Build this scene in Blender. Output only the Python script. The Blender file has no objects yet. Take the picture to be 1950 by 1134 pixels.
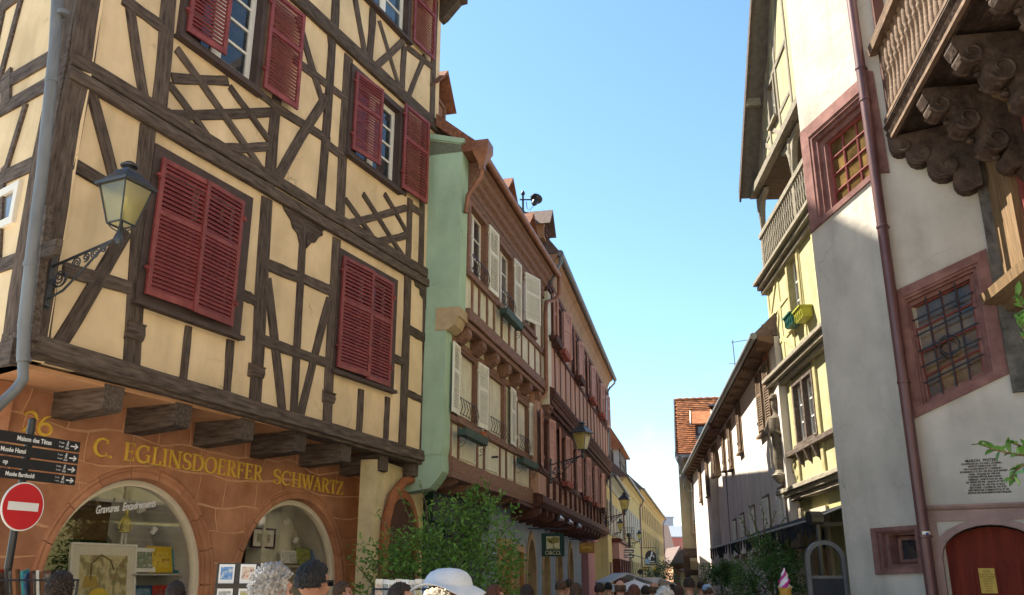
import bpy, bmesh, math, random
from mathutils import Vector, Matrix, geometry, noise
RAD = math.radians
rnd = random.Random(11)
sc = bpy.context.scene
col = sc.collection

# ------------------------------------------------------------------ camera, sky, sun, exposure
F, CX, CY, HY, EYE = 1680.0, 975.0, 567.0, 1098.0, 1.65
PITCH = math.atan((HY - CY) / F)
cd = bpy.data.cameras.new('camera')
cam = bpy.data.objects.new('camera', cd)
col.objects.link(cam)
cd.sensor_width = 36.0
cd.lens = 36.0 * F / 1950.0
cd.clip_start = 0.05
cd.clip_end = 3000
cam.location = (0, 0, EYE)
cam.rotation_euler = (RAD(90) + PITCH, 0, 0)
sc.camera = cam

SUN_AZ = RAD(-56)
SUN_EL = RAD(50)
world = bpy.data.worlds.new('World')
sc.world = world
world.use_nodes = True
wn, wl = world.node_tree.nodes, world.node_tree.links
wn.clear()
wout = wn.new('ShaderNodeOutputWorld')
wbg = wn.new('ShaderNodeBackground')
wbg.inputs['Strength'].default_value = 0.05
sky = wn.new('ShaderNodeTexSky')
sky.sky_type = 'NISHITA'
sky.sun_disc = False
sky.sun_elevation = SUN_EL
sky.sun_rotation = SUN_AZ
sky.air_density = 1.0
sky.dust_density = 0.3
sky.ozone_density = 1.0
# a few soft clouds low over the end of the street
wtc = wn.new('ShaderNodeTexCoord')
wmp = wn.new('ShaderNodeMapping'); wmp.inputs['Scale'].default_value = (1, 1, 1.7)
wno = wn.new('ShaderNodeTexNoise'); wno.inputs['Scale'].default_value = 5.5
wno.inputs['Detail'].default_value = 9; wno.inputs['Roughness'].default_value = 0.58
wrp = wn.new('ShaderNodeMapRange'); wrp.inputs[1].default_value = 0.46; wrp.inputs[2].default_value = 0.68
wsx = wn.new('ShaderNodeSeparateXYZ')
wfa = wn.new('ShaderNodeMapRange'); wfa.inputs[1].default_value = 0.26; wfa.inputs[2].default_value = 0.12
wmu = wn.new('ShaderNodeMath'); wmu.operation = 'MULTIPLY'
wmx = wn.new('ShaderNodeMix'); wmx.data_type = 'RGBA'
wmx.inputs[7].default_value = (4.0, 4.1, 4.1, 1)
wl.new(wtc.outputs['Generated'], wmp.inputs['Vector'])
wl.new(wmp.outputs['Vector'], wno.inputs['Vector'])
wl.new(wno.outputs['Fac'], wrp.inputs[0])
wl.new(wtc.outputs['Generated'], wsx.inputs[0])
wl.new(wsx.outputs['Z'], wfa.inputs[0])
wl.new(wrp.outputs[0], wmu.inputs[0]); wl.new(wfa.outputs[0], wmu.inputs[1])
wtn = wn.new('ShaderNodeMix'); wtn.data_type = 'RGBA'; wtn.blend_type = 'MULTIPLY'; wtn.inputs[0].default_value = 1
wtn.inputs[7].default_value = (.75, .92, .95, 1)
wl.new(sky.outputs[0], wtn.inputs[6])
wl.new(wmu.outputs[0], wmx.inputs[0]); wl.new(wtn.outputs[2], wmx.inputs[6])
wl.new(wmx.outputs[2], wbg.inputs['Color'])
wl.new(wbg.outputs[0], wout.inputs[0])

sd = bpy.data.lights.new('sun', 'SUN')
sd.energy = 2.9
sd.angle = RAD(0.5)
sd.color = (1.0, 0.93, 0.80)
sun = bpy.data.objects.new('sun', sd)
col.objects.link(sun)
sdir = Vector((math.sin(SUN_AZ) * math.cos(SUN_EL), math.cos(SUN_AZ) * math.cos(SUN_EL), math.sin(SUN_EL)))
sun.rotation_euler = sdir.to_track_quat('Z', 'Y').to_euler()
sun.location = sdir * 60

sc.view_settings.view_transform = 'Standard'
sc.view_settings.look = 'None'
sc.view_settings.gamma = 1.0
sc.view_settings.exposure = 2.62
sc.view_settings.use_curve_mapping = False

# ------------------------------------------------------------------ helpers: rays, objects, meshes
def ray(px, py):
    a, b = (px - CX) / F, (CY - py) / F
    c, s = math.cos(PITCH), math.sin(PITCH)
    return Vector((a, c - b * s, s + b * c))

def at_y(px, py, y):
    """world point seen at photo position px,py, y metres down the street"""
    r = ray(px, py)
    return Vector((0, 0, EYE)) + r * (y / r.y)

def thing(name, label, cat, loc=(0, 0, 0), rz=0.0, group=None):
    o = bpy.data.objects.new(name, None)
    o.empty_display_size = 0.2
    col.objects.link(o)
    o.location = loc
    o.rotation_euler = (0, 0, rz)
    tag(o, label, cat, group)
    return o

def tag(o, label, cat, group=None):
    o['label'] = label
    o['category'] = cat
    if group:
        o['group'] = group
    return o

def structure(o):
    o['kind'] = 'structure'
    return o

def dup(o, parent=None):
    c = o.copy()
    col.objects.link(c)
    if parent is not None:
        c.parent = parent
    for ch in list(o.children):
        dup(ch, c)
    return c

def link(name, me, parent=None, loc=None, rot=None, scale=None):
    o = bpy.data.objects.new(name, me)
    col.objects.link(o)
    if parent is not None:
        o.parent = parent
    if loc is not None: o.location = loc
    if rot is not None: o.rotation_euler = rot
    if scale is not None: o.scale = scale
    return o

class MB:
    """collects shapes; y is multiplied by s so that w always means 'outwards from the facade'"""
    def __init__(self, s=1):
        self.v, self.f, self.s = [], [], s
    def add(self, vs, fs):
        n = len(self.v)
        self.v += [(x, self.s * y, z) for x, y, z in vs]
        self.f += [tuple(i + n for i in f) for f in fs]
        return self
    def box(self, x0, x1, y0, y1, z0, z1):
        vs = [(x, y, z) for x in (x0, x1) for y in (y0, y1) for z in (z0, z1)]
        return self.add(vs, [(0, 1, 3, 2), (4, 6, 7, 5), (0, 4, 5, 1), (2, 3, 7, 6), (0, 2, 6, 4), (1, 5, 7, 3)])
    def prism(self, poly, y0, y1):
        n = len(poly)
        vs = [(x, y0, z) for x, z in poly] + [(x, y1, z) for x, z in poly]
        fs = [tuple(range(n))[::-1], tuple(range(n, 2 * n))]
        fs += [(i, (i + 1) % n, n + (i + 1) % n, n + i) for i in range(n)]
        return self.add(vs, fs)
    def prism_x(self, poly, x0, x1):
        """poly of (y,z) pulled along x"""
        n = len(poly)
        vs = [(x0, y, z) for y, z in poly] + [(x1, y, z) for y, z in poly]
        fs = [tuple(range(n)), tuple(range(n, 2 * n))[::-1]]
        fs += [(i, n + i, n + (i + 1) % n, (i + 1) % n) for i in range(n)]
        return self.add(vs, fs)
    def prism_z(self, poly, z0, z1):
        n = len(poly)
        vs = [(x, y, z0) for x, y in poly] + [(x, y, z1) for x, y in poly]
        fs = [tuple(range(n))[::-1], tuple(range(n, 2 * n))]
        fs += [(i, (i + 1) % n, n + (i + 1) % n, n + i) for i in range(n)]
        return self.add(vs, fs)
    def ring(self, outer, inner, y0, y1):
        n = len(outer)
        vs = []
        for y in (y0, y1):
            vs += [(x, y, z) for x, z in outer] + [(x, y, z) for x, z in inner]
        fs = []
        for i in range(n):
            j = (i + 1) % n
            fs += [(i, j, n + j, n + i), (2 * n + i, 3 * n + i, 3 * n + j, 2 * n + j),
                   (i, 2 * n + i, 2 * n + j, j), (n + i, n + j, 3 * n + j, 3 * n + i)]
        return self.add(vs, fs)
    def tube(self, pts, r, n=8, closed=False):
        pts = [Vector(p) for p in pts]
        rs = r if isinstance(r, (list, tuple)) else [r] * len(pts)
        m = len(pts)
        vs = []
        up = None
        for i, p in enumerate(pts):
            a = pts[max(i - 1, 0)]; b = pts[min(i + 1, m - 1)]
            if closed: a = pts[(i - 1) % m]; b = pts[(i + 1) % m]
            d = (b - a)
            if d.length < 1e-9: d = Vector((0, 0, 1))
            d.normalize()
            if up is None:
                up = Vector((0, 0, 1)) if abs(d.z) < 0.9 else Vector((1, 0, 0))
            side = d.cross(up)
            if side.length < 1e-6: side = d.orthogonal()
            side.normalize(); up = side.cross(d).normalized()
            for k in range(n):
                t = 2 * math.pi * k / n
                vs.append(tuple(p + (side * math.cos(t) + up * math.sin(t)) * rs[i]))
        fs = []
        for i in range(m if closed else m - 1):
            i2 = (i + 1) % m
            for k in range(n):
                k2 = (k + 1) % n
                fs.append((i * n + k, i2 * n + k, i2 * n + k2, i * n + k2))
        if not closed:
            fs.append(tuple(range(n))); fs.append(tuple((m - 1) * n + k for k in range(n))[::-1])
        return self.add(vs, fs)
    def lathe(self, prof, c=(0, 0, 0), n=16):
        vs, fs = [], []
        m = len(prof)
        for r, z in prof:
            for k in range(n):
                t = 2 * math.pi * k / n
                vs.append((c[0] + r * math.cos(t), c[1] + r * math.sin(t), c[2] + z))
        for i in range(m - 1):
            for k in range(n):
                k2 = (k + 1) % n
                fs.append((i * n + k, i * n + k2, (i + 1) * n + k2, (i + 1) * n + k))
        fs.append(tuple(range(n))[::-1]); fs.append(tuple((m - 1) * n + k for k in range(n)))
        return self.add(vs, fs)
    def quad(self, a, b, c, d):
        return self.add([a, b, c, d], [(0, 1, 2, 3)])
    def mesh(self, name, mat, smooth=False, fix=True):
        me = bpy.data.meshes.new(name)
        me.from_pydata(self.v, [], self.f)
        if fix:
            bm = bmesh.new(); bm.from_mesh(me)
            bmesh.ops.recalc_face_normals(bm, faces=bm.faces)
            bm.to_mesh(me); bm.free()
        if mat: me.materials.append(mat)
        if smooth:
            me.polygons.foreach_set('use_smooth', [True] * len(me.polygons))
            try: me.set_sharp_from_angle(angle=RAD(40))
            except Exception: pass
        return me
    def obj(self, name, mat, parent=None, smooth=False, fix=True, **k):
        return link(name, self.mesh(name, mat, smooth, fix), parent, **k)

_unit = {}
def unit(name, mat, parent, x0, x1, y0, y1, z0, z1):
    """a box piece; alike pieces share one cube mesh"""
    if mat.name not in _unit:
        _unit[mat.name] = MB().box(-.5, .5, -.5, .5, -.5, .5).mesh('piece', mat)
    return link(name, _unit[mat.name], parent, ((x0 + x1) / 2, (y0 + y1) / 2, (z0 + z1) / 2), None,
                (abs(x1 - x0), abs(y1 - y0), abs(z1 - z0)))

class Bld:
    """a building: root Empty at its base; x runs along the facade, z up, w outwards (s = sign of local y)"""
    def __init__(self, name, label, cat, o, vx=None, side='L', phi=None, group=None):
        if phi is None:
            th = math.atan((vx - CX) * math.cos(PITCH) / F) if vx is not None else 0
            phi = math.pi / 2 - th
        self.phi = phi
        self.s = -1 if side == 'L' else 1
        self.o = Vector((o[0], o[1], 0))
        self.d = Vector((math.cos(phi), math.sin(phi), 0))
        self.n = Vector((-math.sin(phi), math.cos(phi), 0)) * self.s
        self.root = thing(name, label, cat, self.o, phi, group) if name else None
    def P(self, px, py, w=0.0):
        r = ray(px, py); o = self.o + self.n * w; e = Vector((0, 0, EYE))
        q = e + r * ((o - e).dot(self.n) / r.dot(self.n))
        return ((q - o).dot(self.d), q.z)
    def W(self, u, v, w=0.0):
        return self.o + self.d * u + self.n * w + Vector((0, 0, v))
    def mb(self):
        return MB(self.s)
    def face(self, du_origin, phi, side=None):
        """another facade of the same thing (no root of its own)"""
        b = Bld(None, None, None, du_origin, None, side or ('L' if self.s < 0 else 'R'), phi)
        return b

# ------------------------------------------------------------------ materials
MATS = {}
def M(name, c, rough=.75, var=.18, scale=3.0, c2=None, bump=0.0, bscale=60.0, metal=0.0, stretch=(1, 1, 1),
      obj_var=0.0, spec=.14, detail=6, island=0.0, stain=0.0, crack=0.0):
    if name in MATS: return MATS[name]
    m = bpy.data.materials.new(name); m.use_nodes = True
    nt = m.node_tree; N, L = nt.nodes, nt.links
    bs = N['Principled BSDF']
    bs.inputs['Roughness'].default_value = rough
    bs.inputs['Metallic'].default_value = metal
    bs.inputs['Specular IOR Level'].default_value = spec
    tc = N.new('ShaderNodeTexCoord'); mp = N.new('ShaderNodeMapping')
    mp.inputs['Scale'].default_value = stretch
    L.new(tc.outputs['Object'], mp.inputs[0])
    no = N.new('ShaderNodeTexNoise'); no.inputs['Scale'].default_value = scale
    no.inputs['Detail'].default_value = detail; no.inputs['Roughness'].default_value = .62
    L.new(mp.outputs[0], no.inputs['Vector'])
    mr = N.new('ShaderNodeMapRange'); mr.inputs[1].default_value = .3; mr.inputs[2].default_value = .7
    L.new(no.outputs['Fac'], mr.inputs[0])
    mx = N.new('ShaderNodeMix'); mx.data_type = 'RGBA'
    a = tuple(x * (1 - var) for x in c); b = c2 if c2 else tuple(min(1, x * (1 + var)) for x in c)
    mx.inputs[6].default_value = (*a, 1); mx.inputs[7].default_value = (*b, 1)
    L.new(mr.outputs[0], mx.inputs[0])
    out = mx.outputs[2]
    if stain:
        n3 = N.new('ShaderNodeTexNoise'); n3.inputs['Scale'].default_value = 1.1; n3.inputs['Detail'].default_value = 8
        m3 = N.new('ShaderNodeMapping'); m3.inputs['Scale'].default_value = (1.7, 1.7, .32)
        L.new(tc.outputs['Object'], m3.inputs[0]); L.new(m3.outputs[0], n3.inputs['Vector'])
        r3 = N.new('ShaderNodeMapRange'); r3.inputs[1].default_value = .48; r3.inputs[2].default_value = .75
        r3.inputs[3].default_value = 1; r3.inputs[4].default_value = 1 - stain
        L.new(n3.outputs['Fac'], r3.inputs[0])
        x3 = N.new('ShaderNodeMix'); x3.data_type = 'RGBA'; x3.blend_type = 'MULTIPLY'; x3.inputs[0].default_value = 1
        L.new(out, x3.inputs[6]); L.new(r3.outputs[0], x3.inputs[7]); out = x3.outputs[2]
    if crack:
        nd = N.new('ShaderNodeTexNoise'); nd.inputs['Scale'].default_value = 1.6; nd.inputs['Detail'].default_value = 6
        L.new(tc.outputs['Object'], nd.inputs['Vector'])
        va = N.new('ShaderNodeVectorMath'); va.operation = 'MULTIPLY_ADD'; va.inputs[1].default_value = (.9, .9, .9)
        L.new(nd.outputs['Color'], va.inputs[0]); L.new(tc.outputs['Object'], va.inputs[2])
        vo = N.new('ShaderNodeTexVoronoi'); vo.feature = 'DISTANCE_TO_EDGE'; vo.inputs['Scale'].default_value = .75
        L.new(va.outputs[0], vo.inputs['Vector'])
        r4 = N.new('ShaderNodeMapRange'); r4.inputs[1].default_value = 0; r4.inputs[2].default_value = .009; r4.inputs[3].default_value = 1; r4.inputs[4].default_value = 0
        L.new(vo.outputs['Distance'], r4.inputs[0])
        n5 = N.new('ShaderNodeTexNoise'); n5.inputs['Scale'].default_value = .9; L.new(tc.outputs['Object'], n5.inputs['Vector'])
        r5 = N.new('ShaderNodeMapRange'); r5.inputs[1].default_value = .5; r5.inputs[2].default_value = .62; r5.inputs[4].default_value = crack
        L.new(n5.outputs['Fac'], r5.inputs[0])
        mm = N.new('ShaderNodeMath'); mm.operation = 'MULTIPLY'; L.new(r4.outputs[0], mm.inputs[0]); L.new(r5.outputs[0], mm.inputs[1])
        x4 = N.new('ShaderNodeMix'); x4.data_type = 'RGBA'; x4.inputs[7].default_value = (*[q * .35 for q in c], 1)
        L.new(mm.outputs[0], x4.inputs[0]); L.new(out, x4.inputs[6]); out = x4.outputs[2]
        # repairs: paler and darker patches with soft edges
        n6 = N.new('ShaderNodeTexNoise'); n6.inputs['Scale'].default_value = .55; n6.inputs['Detail'].default_value = 4; L.new(tc.outputs['Object'], n6.inputs['Vector'])
        r6 = N.new('ShaderNodeMapRange'); r6.inputs[1].default_value = .35; r6.inputs[2].default_value = .65; r6.inputs[3].default_value = .86; r6.inputs[4].default_value = 1.06
        L.new(n6.outputs['Fac'], r6.inputs[0])
        x6 = N.new('ShaderNodeMix'); x6.data_type = 'RGBA'; x6.blend_type = 'MULTIPLY'; x6.inputs[0].default_value = 1
        L.new(out, x6.inputs[6]); L.new(r6.outputs[0], x6.inputs[7]); out = x6.outputs[2]
    if obj_var or island:
        hs = N.new('ShaderNodeHueSaturation')
        if island:
            g = N.new('ShaderNodeNewGeometry'); src = g.outputs['Random Per Island']; amt = island
        else:
            g = N.new('ShaderNodeObjectInfo'); src = g.outputs['Random']; amt = obj_var
        r2 = N.new('ShaderNodeMapRange'); r2.inputs[3].default_value = 1 - amt; r2.inputs[4].default_value = 1 + amt
        L.new(src, r2.inputs[0]); L.new(r2.outputs[0], hs.inputs['Value'])
        L.new(out, hs.inputs['Color']); out = hs.outputs[0]
    L.new(out, bs.inputs['Base Color'])
    if bump:
        n2 = N.new('ShaderNodeTexNoise'); n2.inputs['Scale'].default_value = bscale; n2.inputs['Detail'].default_value = 5
        L.new(mp.outputs[0], n2.inputs['Vector'])
        bp = N.new('ShaderNodeBump'); bp.inputs['Strength'].default_value = bump; bp.inputs['Distance'].default_value = .02
        L.new(n2.outputs['Fac'], bp.inputs['Height']); L.new(bp.outputs[0], bs.inputs['Normal'])
    MATS[name] = m
    return m

def leaf_mat(name, c, c2, island=.45, tr=.35):
    m = M(name, c, .5, .3, 3, c2=c2, island=island, spec=.4)
    N, L = m.node_tree.nodes, m.node_tree.links
    bs = N['Principled BSDF']; out = [n for n in N if n.type == 'OUTPUT_MATERIAL'][0]
    t = N.new('ShaderNodeBsdfTranslucent'); mx = N.new('ShaderNodeMixShader'); mx.inputs[0].default_value = tr
    src = bs.inputs['Base Color'].links[0].from_socket
    g = N.new('ShaderNodeMix'); g.data_type = 'RGBA'; g.blend_type = 'MULTIPLY'; g.inputs[0].default_value = 1; g.inputs[7].default_value = (1.5, 1.5, .7, 1)
    L.new(src, g.inputs[6]); L.new(g.outputs[2], t.inputs[0])
    L.new(bs.outputs[0], mx.inputs[1]); L.new(t.outputs[0], mx.inputs[2]); L.new(mx.outputs[0], out.inputs[0])
    return m

def glass_clear():
    m = bpy.data.materials.new('shop_glass'); m.use_nodes = True
    N, L = m.node_tree.nodes, m.node_tree.links
    N.clear()
    o = N.new('ShaderNodeOutputMaterial'); mx = N.new('ShaderNodeMixShader'); t = N.new('ShaderNodeBsdfTransparent')
    g = N.new('ShaderNodeBsdfGlossy'); g.inputs['Roughness'].default_value = .02
    f = N.new('ShaderNodeLayerWeight'); f.inputs['Blend'].default_value = .35
    r = N.new('ShaderNodeMapRange'); r.inputs[3].default_value = .025; r.inputs[4].default_value = .3
    L.new(f.outputs['Fresnel'], r.inputs[0]) if False else L.new(f.outputs['Facing'], r.inputs[0])
    L.new(r.outputs[0], mx.inputs[0]); L.new(t.outputs[0], mx.inputs[1]); L.new(g.outputs[0], mx.inputs[2])
    L.new(mx.outputs[0], o.inputs[0])
    return m

plasterA = M('ochre_plaster', (.78, .585, .34), .95, .12, 1.1, c2=(.82, .63, .385), bump=.3, bscale=14, stain=.22, crack=.55)
timberA = M('dark_timber', (.062, .044, .035), .85, .35, 2.6, c2=(.155, .118, .092), bump=.5, bscale=9, stretch=(1.2, 9, 9), obj_var=.2)
timber_frame = M('brown_window_frame', (.075, .052, .045), .6, .2, 4, bump=.15, bscale=20)
redpaint = M('red_paint', (.205, .034, .034), .5, .3, 3.5, c2=(.285, .066, .058), bump=.15, bscale=30, spec=.35, obj_var=.12)
whitepaint = M('white_paint', (.74, .70, .60), .5, .06, 5)
glass = M('window_glass', (.03, .034, .038), .04, .3, 2, spec=.8)
glass_blue = M('sky_lit_glass', (.05, .08, .11), .04, .3, 2, spec=.9)
curtain = M('window_glass_with_curtain', (.15, .14, .125), .12, .5, 2, spec=.7, stretch=(14, 14, .6))
sandstone = M('red_sandstone', (.41, .175, .088), .88, .25, 2.0, c2=(.50, .245, .135), bump=.3, bscale=26, obj_var=.13, stain=.2)
mortar = M('pale_mortar', (.60, .34, .19), .95, .1, 20, bump=.2)
iron = M('black_iron', (.025, .026, .03), .45, .2, 8, metal=.3, spec=.5)
zinc = M('grey_zinc', (.17, .175, .172), .55, .25, 5, metal=.25, spec=.5, stretch=(1, 1, .3))
copper = M('brown_copper', (.26, .10, .05), .5, .25, 4, c2=(.34, .155, .08), metal=.35, spec=.5)
goldpaint = M('gold_paint', (.72, .46, .06), .45, .15, 12, metal=.1, spec=.5)
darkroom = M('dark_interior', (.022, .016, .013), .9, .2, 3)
shopglass = glass_clear()

# ------------------------------------------------------------------ building pieces
def sheet_solid(b, name, outer, holes, w1, w0, mat, parent=None):
    """a wall slab with openings: front, back and all edges"""
    loops = [outer] + holes
    pts = [p for l in loops for p in l]
    tri = geometry.tessellate_polygon([[Vector((x, z, 0)) for x, z in l] for l in loops])
    n = len(pts)
    m = b.mb()
    vs = [(x, w1, z) for x, z in pts] + [(x, w0, z) for x, z in pts]
    fs = [tuple(t) for t in tri] + [tuple(n + i for i in t)[::-1] for t in tri]
    k = 0
    for l in loops:
        q = len(l)
        fs += [(k + i, k + (i + 1) % q, n + k + (i + 1) % q, n + k + i) for i in range(q)]
        k += q
    m.add(vs, fs)
    return m.obj(name, mat, parent if parent else b.root)

def rect(u0, u1, v0, v1):
    return [(u0, v0), (u1, v0), (u1, v1), (u0, v1)]

_bn = [0]
def beam(b, p0, p1, width, w1=.03, w0=-.06, mat=None, name='timber_beam', rough=.07, seg=4, parent=None):
    mat = mat or timberA
    _bn[0] += 1
    w1 = w1 + (_bn[0] % 17) * .0009
    p0, p1 = Vector(p0), Vector(p1)
    d = p1 - p0; ln = d.length; a = math.atan2(d.y, d.x)
    vs, fs = [], []
    c = .012
    bow = rnd.uniform(-.12, .12) * width * min(1, ln / 1.5)
    for i in range(seg + 1):
        t = i / seg
        x = (t - .5) * ln
        hl = width / 2 * (1 + rnd.uniform(-rough, rough) * 1.6)
        hr = width / 2 * (1 + rnd.uniform(-rough, rough) * 1.6)
        cy = bow * math.sin(t * math.pi)
        wf = w1 + rnd.uniform(-.004, .004)
        for (zz, ww) in ((-hl, w0), (-hl, wf - c), (-hl + c, wf), (hr - c, wf), (hr, wf - c), (hr, w0)):
            vs.append((x, ww, zz + cy))
    for i in range(seg):
        for k in range(5):
            fs.append((i * 6 + k, i * 6 + k + 1, (i + 1) * 6 + k + 1, (i + 1) * 6 + k))
        fs.append((i * 6 + 5, i * 6, (i + 1) * 6, (i + 1) * 6 + 5))
    fs.append(tuple(range(6))); fs.append(tuple(seg * 6 + k for k in range(6)))
    mid = (p0 + p1) / 2
    m = b.mb().add(vs, fs)
    return m.obj(name, mat, parent or b.root, loc=(mid.x, 0, mid.y), rot=(0, -a, 0))

def pbeam(b, x0, y0, x1, y1, width, w=0.0, **k):
    """beam whose ends are read off the photograph, put on the facade plane"""
    return beam(b, b.P(x0, y0, w), b.P(x1, y1, w), width, **k)

def frame_mb(b, m, u0, u1, v0, v1, fw, w0, w1, fb=None):
    """four boards round an opening"""
    fb = fw if fb is None else fb
    m.box(u0 - fw, u0, w0, w1, v0 - fb, v1 + fw)
    m.box(u1, u1 + fw, w0, w1, v0 - fb, v1 + fw)
    m.box(u0, u1, w0, w1 - .002, v1, v1 + fw)
    m.box(u0, u1, w0, w1 - .002, v0 - fb, v0)
    return m

def window(b, u0, u1, v0, v1, fw=.1, proud=.05, depth=.16, fmat=None, cmat=None, pmat=None, leaves=2, rows=3, cols=1,
           sill=.06, w=0.0, bar=.045, parent=None, panes=True, label=None, cw=.055):
    fmat = fmat or timber_frame; cmat = cmat or whitepaint; pmat = pmat or glass
    m = frame_mb(b, b.mb(), u0, u1, v0, v1, fw, w - depth - .04, w + proud)
    f = m.obj('window', fmat, parent or b.root)
    if label: f['label'] = label
    if sill:
        b.mb().box(u0 - fw - .03, u1 + fw + .03, w - .02, w + proud + sill, v0 - fw - .03, v0 - fw + .03).obj('sill', fmat, f)
    m = b.mb()
    lw = (u1 - u0) / leaves
    wb = w - depth
    s = b.s
    for i in range(leaves):
        a, c = u0 + i * lw, u0 + (i + 1) * lw
        m.box(a, a + cw, wb, wb + .045, v0, v1); m.box(c - cw, c, wb, wb + .045, v0, v1)
        m.box(a + cw, c - cw, wb, wb + .043, v0, v0 + cw * 1.2); m.box(a + cw, c - cw, wb, wb + .043, v1 - cw, v1)
        iu0, iu1, iv0, iv1 = a + cw, c - cw, v0 + cw * 1.2, v1 - cw
        for r in range(1, rows):
            z = iv0 + (iv1 - iv0) * r / rows
            m.box(iu0, iu1, wb + .004, wb + .036, z - bar / 3, z + bar / 3)
        for k in range(1, cols):
            x = iu0 + (iu1 - iu0) * k / cols
            m.box(x - bar / 3, x + bar / 3, wb + .003, wb + .037, iv0, iv1)
        if panes:
            for r in range(rows):
                for k in range(cols):
                    x0 = iu0 + (iu1 - iu0) * k / cols; x1 = iu0 + (iu1 - iu0) * (k + 1) / cols
                    z0 = iv0 + (iv1 - iv0) * r / rows; z1 = iv0 + (iv1 - iv0) * (r + 1) / rows
                    p = unit('pane', pmat, f, x0, x1, s * (wb + .008), s * (wb + .016), z0, z1)
                    p.rotation_euler = (rnd.uniform(-.006, .006), 0, rnd.uniform(-.006, .006))
        else:
            unit('pane', pmat, f, iu0, iu1, s * (wb + .008), s * (wb + .016), iv0, iv1)
    m.obj('casement', cmat, f)
    return f

_slat = {}
def slat_mesh(wd, mat, t=.011, h=.066, tilt=27):
    k = (round(wd, 2), mat.name, h, tilt)
    if k not in _slat:
        m = MB()
        c, s_ = math.cos(RAD(tilt)), math.sin(RAD(tilt))
        pts = []
        for (a, e) in ((-h / 2, -t / 2), (h / 2, -t / 2), (h / 2, t / 2), (-h / 2, t / 2)):
            pts.append((a * s_ - e * c, a * c + e * s_))     # (y, z): leans outwards at its foot
        m.prism_x([(-y, z) for y, z in pts], -k[0] / 2, k[0] / 2)
        _slat[k] = m.mesh('slat', mat)
    return _slat[k]

def shutter(b, u0, u1, v0, v1, w=.06, mat=None, n=(10, 15), hinge='l', ang=0.0, parts=True, split=.4, label=None, hw=True, flip=False):
    """louvred shutter: stiles, rails and slats; turned about its hinge by ang (positive = swings outwards)"""
    mat = mat or redpaint
    wd, ht = abs(u1 - u0), v1 - v0
    st = min(.07, wd * .13); rl = .085; t = .038
    sgn = 1 if hinge == 'l' else -1
    m = MB(b.s)
    def bx(x0, x1, z0, z1, y0=0.0, y1=t):
        m.box(min(sgn * x0, sgn * x1), max(sgn * x0, sgn * x1), y0, y1, z0, z1)
    bx(0, st, 0, ht); bx(wd - st, wd, 0, ht)
    zm = ht * (1 - split)
    bx(st, wd - st, 0, rl, .002, t - .002); bx(st, wd - st, ht - rl * .8, ht, .002, t - .002)
    if len(n) > 1: bx(st, wd - st, zm - rl * .4, zm + rl * .4, .002, t - .002)
    hu = u0 if hinge == 'l' else u1
    sh = m.obj('shutter', mat, b.root, loc=(hu, b.s * w, v0), rot=(0, 0, sgn * b.s * ang))
    if label: sh['label'] = label
    segs = [(zm + rl * .4, ht - rl * .8, n[0]), (rl, zm - rl * .4, n[1])] if len(n) > 1 else [(rl, ht - rl * .8, n[0])]
    sw = wd - 2 * st + .004
    if parts:
        me = slat_mesh(sw, mat, tilt=48) if flip else slat_mesh(sw, mat)
        for z0, z1, k in segs:
            for i in range(k):
                z = z0 + (z1 - z0) * (i + .5) / k
                o = link('slat', me, sh, loc=(sgn * wd / 2, b.s * t / 2, z))
                if b.s < 0: o.rotation_euler = (0, 0, math.pi)
    else:
        q = MB(b.s)
        for z0, z1, k in segs:
            for i in range(k):
                z = z0 + (z1 - z0) * (i + .5) / k
                q.prism_x([(t * .1, z + .02), (t * .25, z + .028), (t * .95, z - .02), (t * .8, z - .028)],
                          min(sgn * st, sgn * (wd - st)), max(sgn * st, sgn * (wd - st)))
        l = q.obj('louvre', mat, sh); l['kind'] = 'stuff'
    if hw:
        for z in (.18 * ht, .86 * ht):
            q = MB(b.s)
            q.box(min(.03 * sgn, -sgn * .06), max(.03 * sgn, -sgn * .06), .01, .05, z - .02, z + .02)
            q.box(min(0, -sgn * .02), max(0, -sgn * .02), .0, .06, z - .045, z + .045)
            q.obj('hinge', mat, sh)
    return sh

def rail_iron(b, u0, u1, v0, h, w, parent, name='window_guard', n=6):
    m = b.mb()
    for k in range(n + 1):
        u = u0 + (u1 - u0) * k / n
        m.tube([(u, w, v0), (u, w + .05, v0 + h * .4), (u, w, v0 + h)], .008, 5)
    m.tube([(u0, w, v0 + h), (u1, w, v0 + h)], .011, 5); m.tube([(u0, w, v0 + .03), (u1, w, v0 + .03)], .009, 5)
    return m.obj(name, iron, parent)

def planter(b, u0, u1, v, w, mat, parent=None, d=.2, h=.16):
    m = b.mb()
    m.prism_x([(w, v), (w + d * .85, v), (w + d, v + h), (w + d - .02, v + h), (w + d * .85 - .02, v + .02), (w + .02, v + .02), (w + .02, v + h), (w, v + h)], u0, u1)
    m.prism_x([(w + .01, v + .01), (w + d * .86, v + .01), (w + d - .02, v + h - .03), (w + .01, v + h - .03)], u0, u0 + .015)
    m.prism_x([(w + .01, v + .01), (w + d * .86, v + .01), (w + d - .02, v + h - .03), (w + .01, v + h - .03)], u1 - .015, u1)
    o = m.obj('window_box', mat, parent or b.root)
    for u in (u0 + .1, u1 - .1):
        q = b.mb()
        q.tube([(u, w - .02, v - .02), (u, w + d, v - .02)], .009, 5)
        q.tube([(u, w, v - .24), (u, w + d * .5, v - .2), (u, w + d * .8, v - .03)], .008, 5)
        q.tube([(u, w + .06 + .035 * math.cos(t), v - .12 + .035 * math.sin(t)) for t in [i * .7 for i in range(9)]], .006, 4)
        q.obj('iron_holder', iron, o)
    return o

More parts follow.
